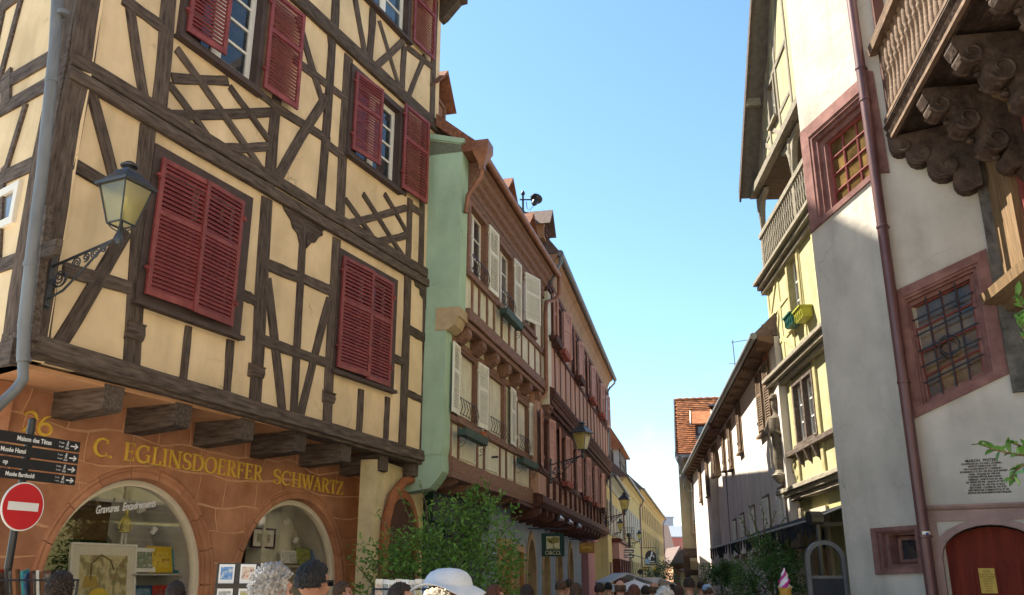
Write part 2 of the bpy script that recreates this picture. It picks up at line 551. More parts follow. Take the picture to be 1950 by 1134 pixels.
def text_mesh(body, size, mat, extrude=.004, align='LEFT', shear=0.0, bold=0.0, sx=1.0, space=1.0):
    cu = bpy.data.curves.new('lettering', 'FONT')
    cu.body = body; cu.size = size; cu.extrude = extrude; cu.align_x = align; cu.shear = shear; cu.offset = bold
    cu.space_character = space
    cu.resolution_u = 3
    o = bpy.data.objects.new('lettering', cu); col.objects.link(o)
    dg = bpy.context.evaluated_depsgraph_get()
    me = bpy.data.meshes.new_from_object(o.evaluated_get(dg))
    bpy.data.objects.remove(o); bpy.data.curves.remove(cu)
    me.materials.clear(); me.materials.append(mat)
    if sx != 1.0:
        me.transform(Matrix.Diagonal((sx, 1, 1, 1)))
    return me

def ftext(b, parent, body, u, v, w, size, mat, name='lettering', **k):
    """flat lettering on a facade, starting at u (left end as one reads it)"""
    me = text_mesh(body, size, mat, **k)
    rot = (RAD(90), 0, 0) if b.s < 0 else (RAD(90), 0, RAD(180))
    return link(name, me, parent, loc=(u, b.s * w, v), rot=rot)

# ------------------------------------------------------------------ ground
paving = M('street_paving', (.40, .355, .30), .85, .2, 8, bump=.5, bscale=14)
MB().box(-400, 400, -60, 900, -.3, 0).obj('ground', M('far_ground', (.38, .34, .29), .9, .2, 1)) .__setitem__('kind', 'structure')
MB().prism_z([(-4.2, -8), (5.5, -8), (5.3, 10), (6.2, 20), (9.3, 46), (13, 90), (11, 120), (4, 90), (3.3, 43), (.2, 26), (-2.2, 18), (-5.9, 9.5)], -.2, .004) \
    .obj('street', paving).__setitem__('kind', 'structure')

# ------------------------------------------------------------------ house A: ochre half-timbered corner house with the print shop
A0 = at_y(94, 655, 9.8)
A = Bld('half_timbered_house', 'tall ochre half-timbered corner house with dark red shutters above a red sandstone print shop',
        'house', A0, 1750)
pA = A.P
UE = 8.98                       # far end of the facade
UC = -.36                       # corner
win3 = (pA(418, -40)[0] - .75, pA(418, -40)[0] + .62)
u3a, u3b = pA(340, 60)[0], pA(487, 150)[0] - .1
v3a = pA(330, 75)[1] + .12
holes, hol = [], {}
def wspec(key, u0, u1, v0, v1):
    hol[key] = (u0, u1, v0, v1); holes.append(rect(u0 - .03, u1 + .03, v0 - .03, v1 + .03))
s1l, s1b = pA(308, 300), pA(438, 622)
wspec('w1', s1l[0] + .03, s1b[0] - .02, 5.2, 7.05)
s2l, s2b = pA(653, 487), pA(736, 736)
wspec('w2', s2l[0] + .03, s2b[0] - .02, 5.2, 7.05)
f3 = (pA(345, 66)[0], pA(489, 172)[0] - .12)
wspec('w3', f3[0] + .02, f3[1], pA(345, 66)[1] + .02, 11.0)
f4 = (pA(672, 120)[0] + .02, pA(763, 210)[0] - .1)
v4 = (pA(745, 352)[1] + .03, pA(690, 150)[1] - .05)
wspec('w4', f4[0], f4[1], v4[0], v4[1])
f5 = (pA(688, 0)[0], pA(776, 85)[0] - .12)
wspec('w5', f5[0] + .1, f5[1], pA(776, 85)[1] + .12, pA(776, 85)[1] + 2.0)
sheet_solid(A, 'wall', rect(UC + .02, UE, 3.95, 16.5), holes, 0, -.3, plasterA)

# bottom edge of the jetty: the sill beam in two layers, running along the whole front
for (x0, y0, x1, y1, wd, w1, ext) in ((60, 652, 812, 873, .21, .10, .0), (70, 676, 812, 884, .10, .05, .0)):
    a, c = pA(x0, y0), pA(x1, y1)
    beam(A, (UC - .02, a[1] - .02), (UE, c[1]), wd, w1, -.3, rough=.05, seg=14, name='sill_beam')
# floor beams of the second and third storey: two layers with a moulded groove between
for dv, wd, w1 in ((.12, .2, .05), (-.1, .17, .085), (.0, .05, .02)):
    beam(A, (UC, 7.63 + dv), (UE + .06, 7.66 + dv), wd, w1, rough=.04, seg=14, name='floor_beam')
for dv, wd, w1 in ((.09, .17, .05), (-.08, .15, .085), (.0, .05, .02)):
    beam(A, (UC, 11.32 + dv), (UE + .06, 11.36 + dv), wd, w1, rough=.04, seg=14, name='floor_beam')
beam(A, (UC, 14.9), (UE + .06, 14.9), .3, .06, seg=12, name='floor_beam')
# corner post in storeys
for v0, v1 in ((4.2, 7.52), (7.75, 11.2), (11.4, 14.8)):
    beam(A, (UC + .165, v0), (UC + .165, v1), .35, .035, -.3, name='corner_post', rough=.03, seg=6)
T = [  # x0,y0,x1,y1,width : centre lines of the timbers
    # storey 1
    (172, 175, 218, 350, .16), (238, 440, 103, 668, .19), (136, 314, 280, 398, .17), (118, 512, 246, 548, .17),
    (281, 242, 250, 705, .27), (358, 622, 346, 738, .13), (438, 648, 430, 762, .15), (507, 378, 484, 775, .26),
    (460, 560, 486, 574, .17), (577, 425, 557, 797, .17), (508, 530, 537, 792, .18), (626, 570, 569, 800, .18),
    (506, 503, 566, 528, .19), (574, 530, 634, 556, .18), (490, 644, 625, 692, .17), (640, 455, 621, 818, .22),
    (686, 742, 681, 836, .15), (737, 757, 732, 850, .15), (776, 525, 764, 860, .25), (746, 680, 768, 692, .16),
    (778, 628, 808, 645, .19), (773, 748, 802, 762, .15), (811, 540, 804, 872, .24),
    # storey 2
    (242, -20, 275, 197, .17), (322, -10, 303, 206, .27), (232, -2, 312, 56, .19), (527, 185, 512, 362, .24),
    (326, 150, 432, 155, .15), (316, 221, 519, 214, .15), (420, 283, 510, 280, .15), (335, 94, 502, 330, .13),
    (321, 161, 414, 288, .12), (436, 166, 510, 267, .12), (492, 178, 540, 216, .13), (532, 210, 626, 270, .17),
    (617, 272, 652, 298, .17), (632, 68, 608, 402, .21), (522, 350, 619, 186, .19), (566, 32, 612, 192, .17),
    (558, 114, 625, 164, .17), (627, 165, 660, 191, .16), (663, 108, 646, 420, .25), (780, 380, 776, 500, .19),
    (808, 228, 800, 520, .2), (654, 428, 772, 396, .15), (712, 462, 774, 448, .15), (657, 380, 714, 460, .12),
    (690, 370, 767, 490, .12), (731, 370, 774, 444, .12), (783, 395, 806, 411, .17), (772, 210, 768, 372, .16),
    # storey 3
    (640, -30, 636, 62, .23), (672, -20, 694, 108, .16), (709, 20, 702, 114, .2), (714, 128, 768, 78, .16),
    (721, 40, 760, 170, .14), (769, 88, 765, 170, .19), (775, 190, 808, 108, .15), (774, 90, 824, 130, .15),
    (829, 0, 822, 222, .22), (560, -60, 566, 5, .2), (440, -60, 436, -5, .2),
]
for t in T:
    pbeam(A, *t)
# knee braces under the floor beam, cut with a scalloped edge
for poly in (((535, 385), (540, 400), (552, 419), (556, 434), (565, 446), (569, 465), (577, 474), (584, 440), (584, 412)),
             ((584, 414), (582, 474), (591, 463), (598, 463), (605, 453), (613, 449), (612, 441), (622, 437)),
             ((786, 524), (790, 545), (798, 551), (799, 562), (806, 572), (808, 590), (816, 590), (816, 536)),
             ((622, 50), (624, 84), (630, 92), (638, 84), (640, 60))):
    m = A.mb(); m.prism([pA(*p) for p in poly], -.05, .026 + rnd.random() * .004)
    m.obj('knee_brace', timberA, A.root)
# carved consoles on the posts
for x0, y0, x1, y1 in ((240, 607, 267, 655), (473, 690, 497, 725), (614, 742, 632, 772)):
    a, c = pA(x0, y0), pA(x1, y1)
    m = A.mb()
    m.prism_x([(.0, c[1]), (.055, c[1] + .03), (.075, c[1] + .1), (.06, a[1] - .06), (.085, a[1] - .03), (.0, a[1])], a[0], c[0])
    m.obj('post_console', timberA, A.root)
# iron tie end at the far corner
m = A.mb()
for z, r in ((7.62, .075), (11.33, .085)):
    m.lathe([(r * .5, -r * 2), (r, -r), (r * .8, 0), (r * 1.05, r), (r * .6, r * 2)], (UE + .02, .08, z), 8)
m.obj('carved_end', timberA, A.root, smooth=True)

# windows and shutters
for k in ('w1', 'w2'):
    u0, u1, v0, v1 = hol[k]
    window(A, u0, u1, v0, v1, fw=.2, proud=.05, rows=3, leaves=2, sill=.07)
u0, u1, v0, v1 = hol['w3']; window(A, u0, u1, v0, v1, fw=.12, proud=.07, rows=4, leaves=2, depth=.12, sill=.06, cw=.105, bar=.06)
u0, u1, v0, v1 = hol['w4']; window(A, u0, u1, v0, v1, fw=.12, proud=.07, rows=4, leaves=2, depth=.12, sill=.06, cw=.105, bar=.06)
u0, u1, v0, v1 = hol['w5']; window(A, u0, u1, v0, v1, fw=.12, proud=.07, rows=4, leaves=2, depth=.12, sill=.06, pmat=glass_blue, cw=.1, bar=.06)
def quadsh(tl, br, w=.07, **k):
    a, c = pA(*tl, w), pA(*br, w)
    shutter(A, a[0], c[0], c[1], a[1], w, **k)
quadsh((308, 300), (368, 594), n=(10, 18), hinge='l', ang=.03, label='closed red shutter left leaf')
quadsh((389, 344), (440, 623), n=(10, 18), hinge='r', ang=.05, label='closed red shutter right leaf')
quadsh((653, 487), (698, 720), n=(10, 18), hinge='l', ang=.04)
quadsh((704, 516), (740, 738), n=(10, 18), hinge='r', ang=.02)
u0, u1, v0, v1 = hol['w3']
shutter(A, u0 - .02, u0 + (u1 - u0) * .47, v0 + .02, v1, .08, n=(10, 15), hinge='l', ang=.1, label='half closed red shutter with light between its slats')
a, c = pA(508, 60), pA(553, 202)
shutter(A, pA(493, 150)[0], pA(561, 110)[0], pA(490, 168)[1], v1, .09, n=(10, 15), hinge='l', ang=.06, label='red shutter folded back on the wall')
u0, u1, v0, v1 = hol['w4']
shutter(A, u0 - .02, u0 + (u1 - u0) * .48, v0 + .02, v1, .08, n=(10, 15), hinge='l', ang=.12, label='half closed red shutter with light between its slats')
shutter(A, pA(759, 300)[0], pA(804, 300)[0], pA(757, 359)[1], pA(763, 198)[1], .09, n=(10, 15), hinge='l', ang=.05, label='red shutter folded back on the wall')
u0, u1, v0, v1 = hol['w5']
shutter(A, pA(779, 60)[0], pA(818, 60)[0], pA(779, 80)[1], v1, .09, n=(10, 15), hinge='l', ang=.05, label='red shutter folded back on the wall')

# underside of the jetty, joists
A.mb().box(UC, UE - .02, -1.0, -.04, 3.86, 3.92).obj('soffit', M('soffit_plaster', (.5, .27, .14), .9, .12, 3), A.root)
for x, y in ((220, 757), (352, 790), (474, 818), (575, 842), (662, 862), (734, 881), (798, 893)):
    u, v = pA(x, y)
    hw = .155
    j = A.mb()
    z0, z1 = v - .17, v + .15
    j.add([(u - hw, -1.0, z0 - .05), (u + hw, -1.0, z0 - .05), (u + hw, -1.0, z1), (u - hw, -1.0, z1),
           (u - hw + .01, -.03, z0 + .02), (u + hw - .01, -.03, z0 + .02), (u + hw, -.03, z1), (u - hw, -.03, z1),
           (u - hw, -.1, z0), (u + hw, -.1, z0), (u + hw, -.1, z1), (u - hw, -.1, z1)],
          [(0, 1, 2, 3), (0, 8, 9, 1), (1, 9, 10, 2), (2, 10, 11, 3), (3, 11, 8, 0), (8, 4, 5, 9), (9, 5, 6, 10), (10, 6, 7, 11), (11, 7, 4, 8), (4, 7, 6, 5)])
    j.obj('joist', M('dark_joist_timber', (.062, .044, .035), .85, .35, 2.6, c2=(.15, .115, .09), bump=.5, bscale=9, stretch=(9, 1.2, 9), obj_var=.2), A.root)

# ground floor: sandstone shop front, two round arches, irregular ashlar built stone by stone
WS = -.9
ARC = [(2.51, 1.53, 1.40), (6.02, 1.53, 1.39)]
def arc_pts(c, r, n=22, foot=0.0):
    u, v, _ = c
    return [(u - r, foot)] + [(u + r * math.cos(math.pi - math.pi * i / n), v + r * math.sin(math.pi * i / n)) for i in range(n + 1)] + [(u + r, foot)]
RING = .17
sheet_solid(A, 'shop_wall', rect(-.3, 8.05, 0, 3.87), [arc_pts(c, c[2] + .08, foot=.5) for c in ARC], WS - .007, WS - .215, mortar)
# ashlar: rows of jittered blocks, cut by the arch rings
rows = [0, .5, .95, 1.42, 1.86, 2.3, 2.74, 3.12, 3.48, 3.86]
blocks = []
gridv = {}
def gp(i, j, u, v):
    if (i, j) not in gridv: gridv[(i, j)] = (u + rnd.uniform(-.07, .07), v + rnd.uniform(-.035, .035) * (0 if i in (0, len(rows) - 1) else 1))
    return gridv[(i, j)]
for i in range(len(rows) - 1):
    us = [-.28]; 
    while us[-1] < 7.4: us.append(us[-1] + rnd.uniform(.5, .95))
    us[-1] = 8.04
    for j in range(len(us) - 1):
        e = rnd.uniform(-.06, .06)
        z0, z1 = rows[i], rows[i + 1]
        sk = rnd.uniform(-.05, .05)
        blocks.append([(us[j] + .014, z0 + .014), (us[j + 1] - .014, z0 + .014), (us[j + 1] - .014 , z1 - .014), (us[j] + .014, z1 - .014)])
def warp(p):
    u, v = p
    q = Vector((u * 1.3, v * 1.7, 3.1))
    k = min(1, v / .4) * min(1, (3.86 - v) / .3)
    return (u + .13 * noise.noise(q) * min(1, (8.04 - u) / .3), v + .15 * noise.noise(q + Vector((9, 4, 2))) * k)
def subdiv(poly, n=3):
    out = []
    for a, c in zip(poly, poly[1:] + poly[:1]):
        out += [(a[0] + (c[0] - a[0]) * t / n, a[1] + (c[1] - a[1]) * t / n) for t in range(n)]
    return out
blocks = [[warp(p) for p in subdiv(bk)] for bk in blocks]
vs, fs, owner = [], [], []
for bk in blocks:
    fs.append(list(range(len(vs), len(vs) + len(bk)))); vs += [Vector(p) for p in bk]
nb = len(blocks)
for c in ARC:
    ap = arc_pts(c, c[2] + RING + .012, 40, -.02)[::-1]
    fs.append(list(range(len(vs), len(vs) + len(ap)))); vs += [Vector(p) for p in ap]
res = geometry.delaunay_2d_cdt(vs, [], fs, 0, 1e-5, True)
rv, rf, orig = res[0], res[2], res[5]
per = {}
for f, of in zip(rf, orig):
    bl = [k for k in of if k < nb]
    if bl and not any(k >= nb for k in of):
        per.setdefault(bl[0], []).append(f)
for k, fl in per.items():
    m = A.mb()
    idx = {}; lv = []
    wz = WS + rnd.uniform(0, .006)
    edges = {}
    for f in fl:
        for a, c in zip(f, list(f[1:]) + [f[0]]):
            if (c, a) in edges: edges.pop((c, a))
            else: edges[(a, c)] = 1
        for i in f:
            if i not in idx: idx[i] = len(lv); lv.append((rv[i].x, wz, rv[i].y))
    n = len(lv)
    allv = lv + [(x, WS - .03, z) for x, w, z in lv]
    ff = [tuple(idx[i] for i in f) for f in fl] + [(idx[c], idx[a], n + idx[a], n + idx[c]) for a, c in edges]
    m.add(allv, ff)
    m.obj('stone_block', sandstone, A.root)
# arch rings: voussoirs with two roll mouldings
for ci, c in enumerate(ARC):
    u, v, r = c
    prof = [(r - .005, -.2), (r - .005, -.12), (r + .012, -.1), (r - .004, -.075), (r + .004, -.05), (r + .02, -.035), (r + .004, -.01), (r + .02, .02),
            (r + .05, .03), (r + .08, .022), (r + .1, .008), (r + .13, .03), (r + .155, .026), (r + RING, .008), (r + RING, -.2)]
    NV = 9
    for k in range(NV):
        a0, a1 = math.pi * k / NV + .004, math.pi * (k + 1) / NV - .004
        st = 5; vs2, fs2 = [], []
        for i in range(st + 1):
            a = a0 + (a1 - a0) * i / st
            for rr, ww in prof:
                vs2.append((u + rr * math.cos(a), WS + ww, v + rr * math.sin(a)))
        q = len(prof)
        for i in range(st):
            for j in range(q):
                fs2.append((i * q + j, i * q + (j + 1) % q, (i + 1) * q + (j + 1) % q, (i + 1) * q + j))
        fs2 += [tuple(range(q)), tuple(st * q + j for j in range(q))[::-1]]
        A.mb().add(vs2, fs2).obj('arch_stone', sandstone, A.root, smooth=True)
    for sg in (-1, 1):
        for z0, z1 in ((0, .62), (.63, 1.18), (1.19, v - .01)):
            m = A.mb()
            pl = [(u + sg * rr, WS + ww) for rr, ww in prof]
            m.prism_z(pl, z0, z1)
            m.obj('arch_stone', sandstone, A.root, smooth=True)
    # white timber frame, glass, painted barrel reveal and the dark shop behind it
    fr = A.mb().ring(arc_pts(c, r + .03, 30, .56), arc_pts((u, v, r), r - .085, 30, .635), WS - .22, WS - .12)
    fr.obj('shop_window_frame', M('cream_paint', (.72, .64, .47), .5, .06, 5), A.root, smooth=True)
    rev = A.mb()
    o, i_ = arc_pts(c, r + .055, 30, .5), arc_pts(c, r - .02, 30, .56)
    rev.ring(o, i_, WS - .95, WS - .225)
    rev.obj('shop_window_reveal', M('reveal_plaster', (.46, .43, .36), .9, .12, 3, bump=.1), A.root, smooth=True)
    gl = A.mb().prism(arc_pts(c, r - .07, 30, .63), WS - .18, WS - .172)
    gl.obj('shop_window_glass', shopglass, A.root)
# back of the reveals: painted wall with a smaller round opening into the dark shop
inn = [(c[0] - .3, c[1] - .05, 1.0) for c in ARC]
sheet_solid(A, 'inner_wall', rect(.6, 7.8, .3, 3.6), [arc_pts(c, c[2], 22, .5) for c in inn], WS - .951, WS - 1.05, MATS['reveal_plaster'])
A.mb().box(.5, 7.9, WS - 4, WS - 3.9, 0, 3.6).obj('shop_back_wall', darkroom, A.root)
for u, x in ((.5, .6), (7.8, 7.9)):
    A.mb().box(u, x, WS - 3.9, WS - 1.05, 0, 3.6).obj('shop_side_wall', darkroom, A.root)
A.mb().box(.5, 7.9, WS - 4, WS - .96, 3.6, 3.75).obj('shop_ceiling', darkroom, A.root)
for c in ARC:
    A.mb().box(c[0] - c[2] + .06, c[0] + c[2] - .06, WS - .94, WS - .23, .5, .56).obj('shop_window_floor', MATS['reveal_plaster'], A.root)

A.mb().prism_z([(7.76, WS - 1.06), (8.04, WS - .31), (8.04, WS - 7), (7.76, WS - 7)], 0, 3.85).obj('shop_end_wall', sandstone, A.root)
# raised gilded letters, built stroke by stroke (thick and thin strokes with serifs)
GL = {
 'C': ('arc', 0.02, .98), 'O': 'o', 'D': 'd', 'S': 's',
}
def stroke(m, pts, wd, w0, w1):
    pts = [Vector(p) for p in pts]
    L_, R_ = [], []
    for i, p in enumerate(pts):
        d = (pts[min(i + 1, len(pts) - 1)] - pts[max(i - 1, 0)]).normalized()
        nn = Vector((-d.y, d.x))
        ww = wd[i] if isinstance(wd, (list, tuple)) else wd
        L_.append(p + nn * ww / 2); R_.append(p - nn * ww / 2)
    n = len(pts)
    vs = [(q.x, w0, q.y) for q in L_ + R_] + [(q.x, w1, q.y) for q in L_ + R_]
    fs = []
    for i in range(n - 1):
        a, c, d, e = i, i + 1, n + i + 1, n + i
        fs += [(a, c, d, e), (2 * n + e, 2 * n + d, 2 * n + c, 2 * n + a), (a, 2 * n + a, 2 * n + c, c), (e, d, 2 * n + d, 2 * n + e)]
    fs += [(0, n, 3 * n, 2 * n), (n - 1, 3 * n - 1, 4 * n - 1, 2 * n - 1)]
    m.add(vs, fs)
def arcp(cx, cy, rx, ry, a0, a1, n=12):
    return [(cx + rx * math.cos(RAD(a0 + (a1 - a0) * i / n)), cy + ry * math.sin(RAD(a0 + (a1 - a0) * i / n))) for i in range(n + 1)]
TH, TN, SF = .13, .055, .045
def letter(ch):
    """strokes in a box of height 1; returns (list of (pts,width), advance)"""
    S = []
    def stem(x, w=TH): S.append(([(x, 0), (x, 1)], w)); S.append(([(x - .13, SF / 2), (x + .13, SF / 2)], SF)); S.append(([(x - .13, 1 - SF / 2), (x + .13, 1 - SF / 2)], SF))
    def bar(x0, x1, y): S.append(([(x0, y), (x1, y)], TN))
    adv = .6
    if ch == 'C': S.append((arcp(.42, .5, .36, .47, 50, 310), [.05] + [.07, .1, .13, .14, .15, .15, .15, .14, .13, .1, .07] + [.05])); S.append(([(.66, .72), (.66, .97)], .04)); S.append(([(.66, .05), (.66, .24)], .03)); adv = .78
    elif ch == '.': S.append(([(.1, 0), (.1, .13)], .13)); adv = .3
    elif ch == 'E':
        stem(.16); bar(.16, .52, .03); bar(.16, .5, .97); bar(.16, .42, .52); S.append(([(.52, .0), (.52, .2)], .04)); S.append(([(.5, .8), (.5, 1)], .04)); S.append(([(.42, .42), (.42, .62)], .04)); adv = .64
    elif ch == 'F':
        stem(.16); bar(.16, .5, .97); bar(.16, .42, .52); S.append(([(.5, .78), (.5, 1)], .04)); S.append(([(.42, .42), (.42, .62)], .04)); adv = .6
    elif ch == 'G':
        S.append((arcp(.42, .5, .36, .47, 50, 330), [.05, .07, .1, .13, .14, .15, .15, .15, .14, .13, .1, .08, .08])); S.append(([(.7, .05), (.7, .45)], TH * .9)); S.append(([(.55, .45), (.82, .45)], SF)); S.append(([(.66, .72), (.66, .97)], .04)); adv = .88
    elif ch == 'L':
        stem(.16); bar(.16, .52, .03); S.append(([(.52, 0), (.52, .25)], .04)); adv = .6
    elif ch == 'I': stem(.16); adv = .36
    elif ch == 'N':
        stem(.12, TN); stem(.66, TN); S.append(([(.1, .98), (.66, .02)], TH)); adv = .82
    elif ch == 'S':
        p = arcp(.3, .74, .21, .23, 20, 270, 10) + arcp(.3, .26, .23, .24, 90, -160, 10)
        S.append((p, [.04, .05, .06, .08, .1, .12, .13, .14, .14, .14, .14, .14, .14, .14, .14, .13, .11, .09, .07, .06, .05, .04])); S.append(([(.5, .76), (.5, .95)], .035)); S.append(([(.08, .06), (.08, .26)], .035)); adv = .6
    elif ch == 'D':
        stem(.16); S.append(([(.16, .97)] + arcp(.3, .5, .4, .47, 90, -90, 12) + [(.16, .03)], [.05, .05, .07, .09, .12, .14, .15, .15, .15, .14, .12, .09, .07, .05, .05])); adv = .8
    elif ch == 'O':
        S.append((arcp(.42, .5, .35, .47, 90, 450, 24), [.06 + .09 * abs(math.sin(math.pi * 2 * i / 24)) for i in range(25)])); adv = .86
    elif ch == 'R':
        stem(.16); S.append(([(.16, .97)] + arcp(.3, .73, .22, .24, 90, -90, 8) + [(.16, .49)], [.05, .05, .08, .11, .13, .14, .13, .11, .08, .05, .05])); S.append(([(.3, .49), (.62, .02)], TH)); S.append(([(.55, .02), (.72, .02)], SF)); adv = .7
    elif ch == 'H': stem(.16); stem(.62); bar(.16, .62, .51); adv = .8
    elif ch == 'W':
        S.append(([(.08, .98), (.3, .02)], TH)); S.append(([(.3, .02), (.48, .98)], TN)); S.append(([(.46, .98), (.68, .02)], TH)); S.append(([(.68, .02), (.88, .98)], TN))
        for x in (.08, .47, .88): S.append(([(x - .11, .98), (x + .11, .98)], SF)); 
        adv = .96
    elif ch == 'A':
        S.append(([(.06, .02), (.32, .99)], TN)); S.append(([(.3, .99), (.56, .02)], TH)); bar(.16, .46, .32); S.append(([(-.02, .02), (.16, .02)], SF)); S.append(([(.44, .02), (.68, .02)], SF)); adv = .66
    elif ch == 'T':
        stem(.32); bar(.04, .6, .97); S.append(([(.05, .76), (.05, 1)], .04)); S.append(([(.59, .76), (.59, 1)], .04)); adv = .64
    elif ch == 'Z':
        bar(.06, .52, .97); bar(.04, .54, .03); S.append(([(.5, .97), (.06, .03)], TH)); S.append(([(.07, .8), (.07, 1)], .04)); S.append(([(.53, 0), (.53, .22)], .04)); adv = .62
    elif ch == '2':
        S.append((arcp(.3, .72, .22, .25, 170, -30, 8) + [(.08, .04)], [.06, .08, .1, .12, .13, .13, .12, .12, .1, .08])); bar(.06, .56, .05); adv = .6
    elif ch == '6':
        S.append((arcp(.3, .3, .24, .27, 100, 460, 16), .12)); S.append((arcp(.52, .32, .46, .64, 180, 100, 8), [.14, .14, .14, .13, .12, .1, .08, .06, .05])); adv = .62
    return S, adv
def gilded(text, px0, px1, h, vbase, mat=goldpaint):
    u0, u1 = pA(*px0, WS)[0], pA(*px1, WS)[0]
    adv = [letter(c)[1] if c != ' ' else .45 for c in text]
    k = (u1 - u0) / sum(adv)
    u = u0
    vb0, vb1 = pA(*px0, WS)[1], pA(*px1, WS)[1]
    for c, a in zip(text, adv):
        if c != ' ':
            m = A.mb()
            S, _ = letter(c)
            vb = vb0 + (vb1 - vb0) * (u - u0) / (u1 - u0)
            for i, (pts, wd) in enumerate(S):
                stroke(m, [(u + x * k, vb + y * h) for x, y in pts],
                       [w * min(k, h) * 1.05 for w in wd] if isinstance(wd, list) else wd * min(k, h) * 1.05, WS + .004, WS + .03 + i * .0006)
            m.obj('letter', mat, A.root)
        u += a * k
gilded('C. EGLINSDOERFER', (174, 868), (497, 917), .245, 3.17)
gilded('SCHWARTZ', (517, 921), (652, 944), .245, 3.12)
gilded('26', (36, 822), (97, 834), .26, 3.2)

# left facade of the corner house, turned away to the left
phiL = RAD(90 + 52.9)
AL = A.face(A.W(UC, 0, 0), phiL + 0.0, 'R')
AL.s = 1; AL.n = Vector((-math.sin(phiL), math.cos(phiL), 0))
if AL.n.y > 0: AL.n = -AL.n; AL.s = -1
cor = A.W(UC, 0, 0)
AL.root = link('side_wall', None, A.root) if False else None
def al_obj(m, name, mat, **k):
    o = m.obj(name, mat, A.root, **k)
    dlt = phiL - A.phi
    base = Vector((UC, 0, 0))
    rotm = Matrix.Rotation(dlt, 4, 'Z')
    o.matrix_local = Matrix.Translation(base) @ rotm @ o.matrix_local.copy() if False else Matrix.Translation(base) @ rotm
    return o
m = AL.mb(); m.box(.02, 9, -.3, 0, 3.95, 16.5); al_obj(m, 'side_wall', plasterA)
m = AL.mb(); m.box(.87, 9, -.4, .13, 0, 3.85); al_obj(m, 'side_shop_wall', sandstone)
def al_beam(x0, y0, x1, y1, wd, w1=.03):
    a, c = AL.P(x0, y0), AL.P(x1, y1)
    d = Vector((c[0] - a[0], c[1] - a[1])); ln = d.length; nn = Vector((-d.y, d.x)) / ln * wd / 2
    m = AL.mb(); w1 += rnd.random() * .012
    m.prism([(a[0] + nn.x, a[1] + nn.y), (c[0] + nn.x, c[1] + nn.y), (c[0] - nn.x, c[1] - nn.y), (a[0] - nn.x, a[1] - nn.y)], -.05, w1)
    al_obj(m, 'timber_beam', timberA)
for t in ((45, -10, -8, 190, .12), (60, -20, -60, 60, .15), (110, 104, -40, 190, .2), (100, 158, -40, 236, .2), (52, 200, 8, 345, .1),
          (95, 300, -40, 362, .2), (16, 140, 14, 205, .25), (90, 395, 60, 650, .12), (110, 470, -40, 522, .18), (10, 320, 0, 500, .1), (60, 652, -40, 690, .25)):
    al_beam(*t)
for z in (6.0, 7.62, 9.5, 11.3, 13.2, 14.9):
    m = AL.mb(); m.box(1.9, 9, -.05, .034, z - .1, z + .1); al_obj(m, 'timber_beam', timberA)
for u_ in (2.4, 4.0, 5.6, 7.2, 8.8):
    for z0, z1 in ((4.16, 7.5), (7.74, 11.18), (11.42, 14.78)):
        m = AL.mb(); m.prism([(u_ - .1, z0), (u_ + .1, z0), (u_ + .1, z1), (u_ - .1, z1)], -.05, .03); al_obj(m, 'timber_beam', timberA)
        m = AL.mb(); m.prism([(u_ + .2, z0), (u_ + .36, z0), (u_ + 1.1, z1), (u_ + .94, z1)], -.05, .026); al_obj(m, 'timber_beam', timberA)
m = AL.mb(); m.box(0, .22, -.05, .036, 3.95, 16.5); al_obj(m, 'corner_post', timberA)
m = AL.mb(); m.box(0, 9, -.1, .08, 3.86, 4.16); al_obj(m, 'sill_beam', timberA)
a, c = AL.P(44, 345), AL.P(-30, 520)
m = AL.mb(); m.ring(rect(a[0], a[0] + 1.1, c[1] + .5, a[1]), rect(a[0] + .1, a[0] + 1.0, c[1] + .6, a[1] - .1), -.02, .05); wf = al_obj(m, 'window', whitepaint)
m = AL.mb(); m.box(a[0] + .09, a[0] + 1.01, -.01, .01, c[1] + .59, a[1] - .09); al_obj(m, 'pane', curtain)
# body of the house and roof (mostly out of the picture, but it shades the street)
A.mb().prism_z([(.35, -.5), (UE - .05, -.5), (UE - .05, -8.5), (2.3, -8.5)], 3.9, 15.4).obj('house_core', plasterA, A.root)
rf = M('dark_roof_tiles', (.16, .075, .05), .85, .25, 9, bump=.5, bscale=25)
A.mb().prism_x([(.55, 14.75), (.55, 14.9), (-4.3, 22.0), (-9.2, 14.9), (-9.2, 14.75)], UC - .4, UE + .3).obj('roof', rf, A.root)
# carved bracket and gutter end at the far eave
m = A.mb(); m.prism_x([(.0, 14.2), (.12, 14.25), (.5, 14.62), (.62, 14.65), (.62, 14.8), (0, 14.8)], UE - .1, UE + .12); m.obj('eave_bracket', timberA, A.root)

# rain pipe on the corner
zp = thing('drain_pipe', 'grey zinc rain pipe down the corner of the ochre half-timbered house', 'drain pipe', A.W(UC, 0, .1))
def rel(o, p): return tuple(Vector(p) - o.location)
yy = 9.15
pts = [at_y(x, y, yy) for x, y in ((118, -160), (104, 90), (80, 330), (62, 470), (46, 620), (44, 690))]
low = [at_y(44, 690, yy), at_y(44, 722, yy - .01), at_y(30, 742, yy - .05), at_y(-20, 790, yy - .2)]
MB().tube([rel(zp, p) for p in pts], .066, 14).obj('pipe', zinc, zp, smooth=True)
MB().tube([rel(zp, p) for p in low], .055, 14).obj('pipe_elbow', zinc, zp, smooth=True)
for x, y in ((119.5, 22), (58, 500), (46, 682), (98, 150)):
    p = at_y(x, y, yy); q = at_y(x - .6, y + 8, yy)
    MB().tube([rel(zp, p), rel(zp, q)], .073, 14).obj('collar', zinc, zp, smooth=True)

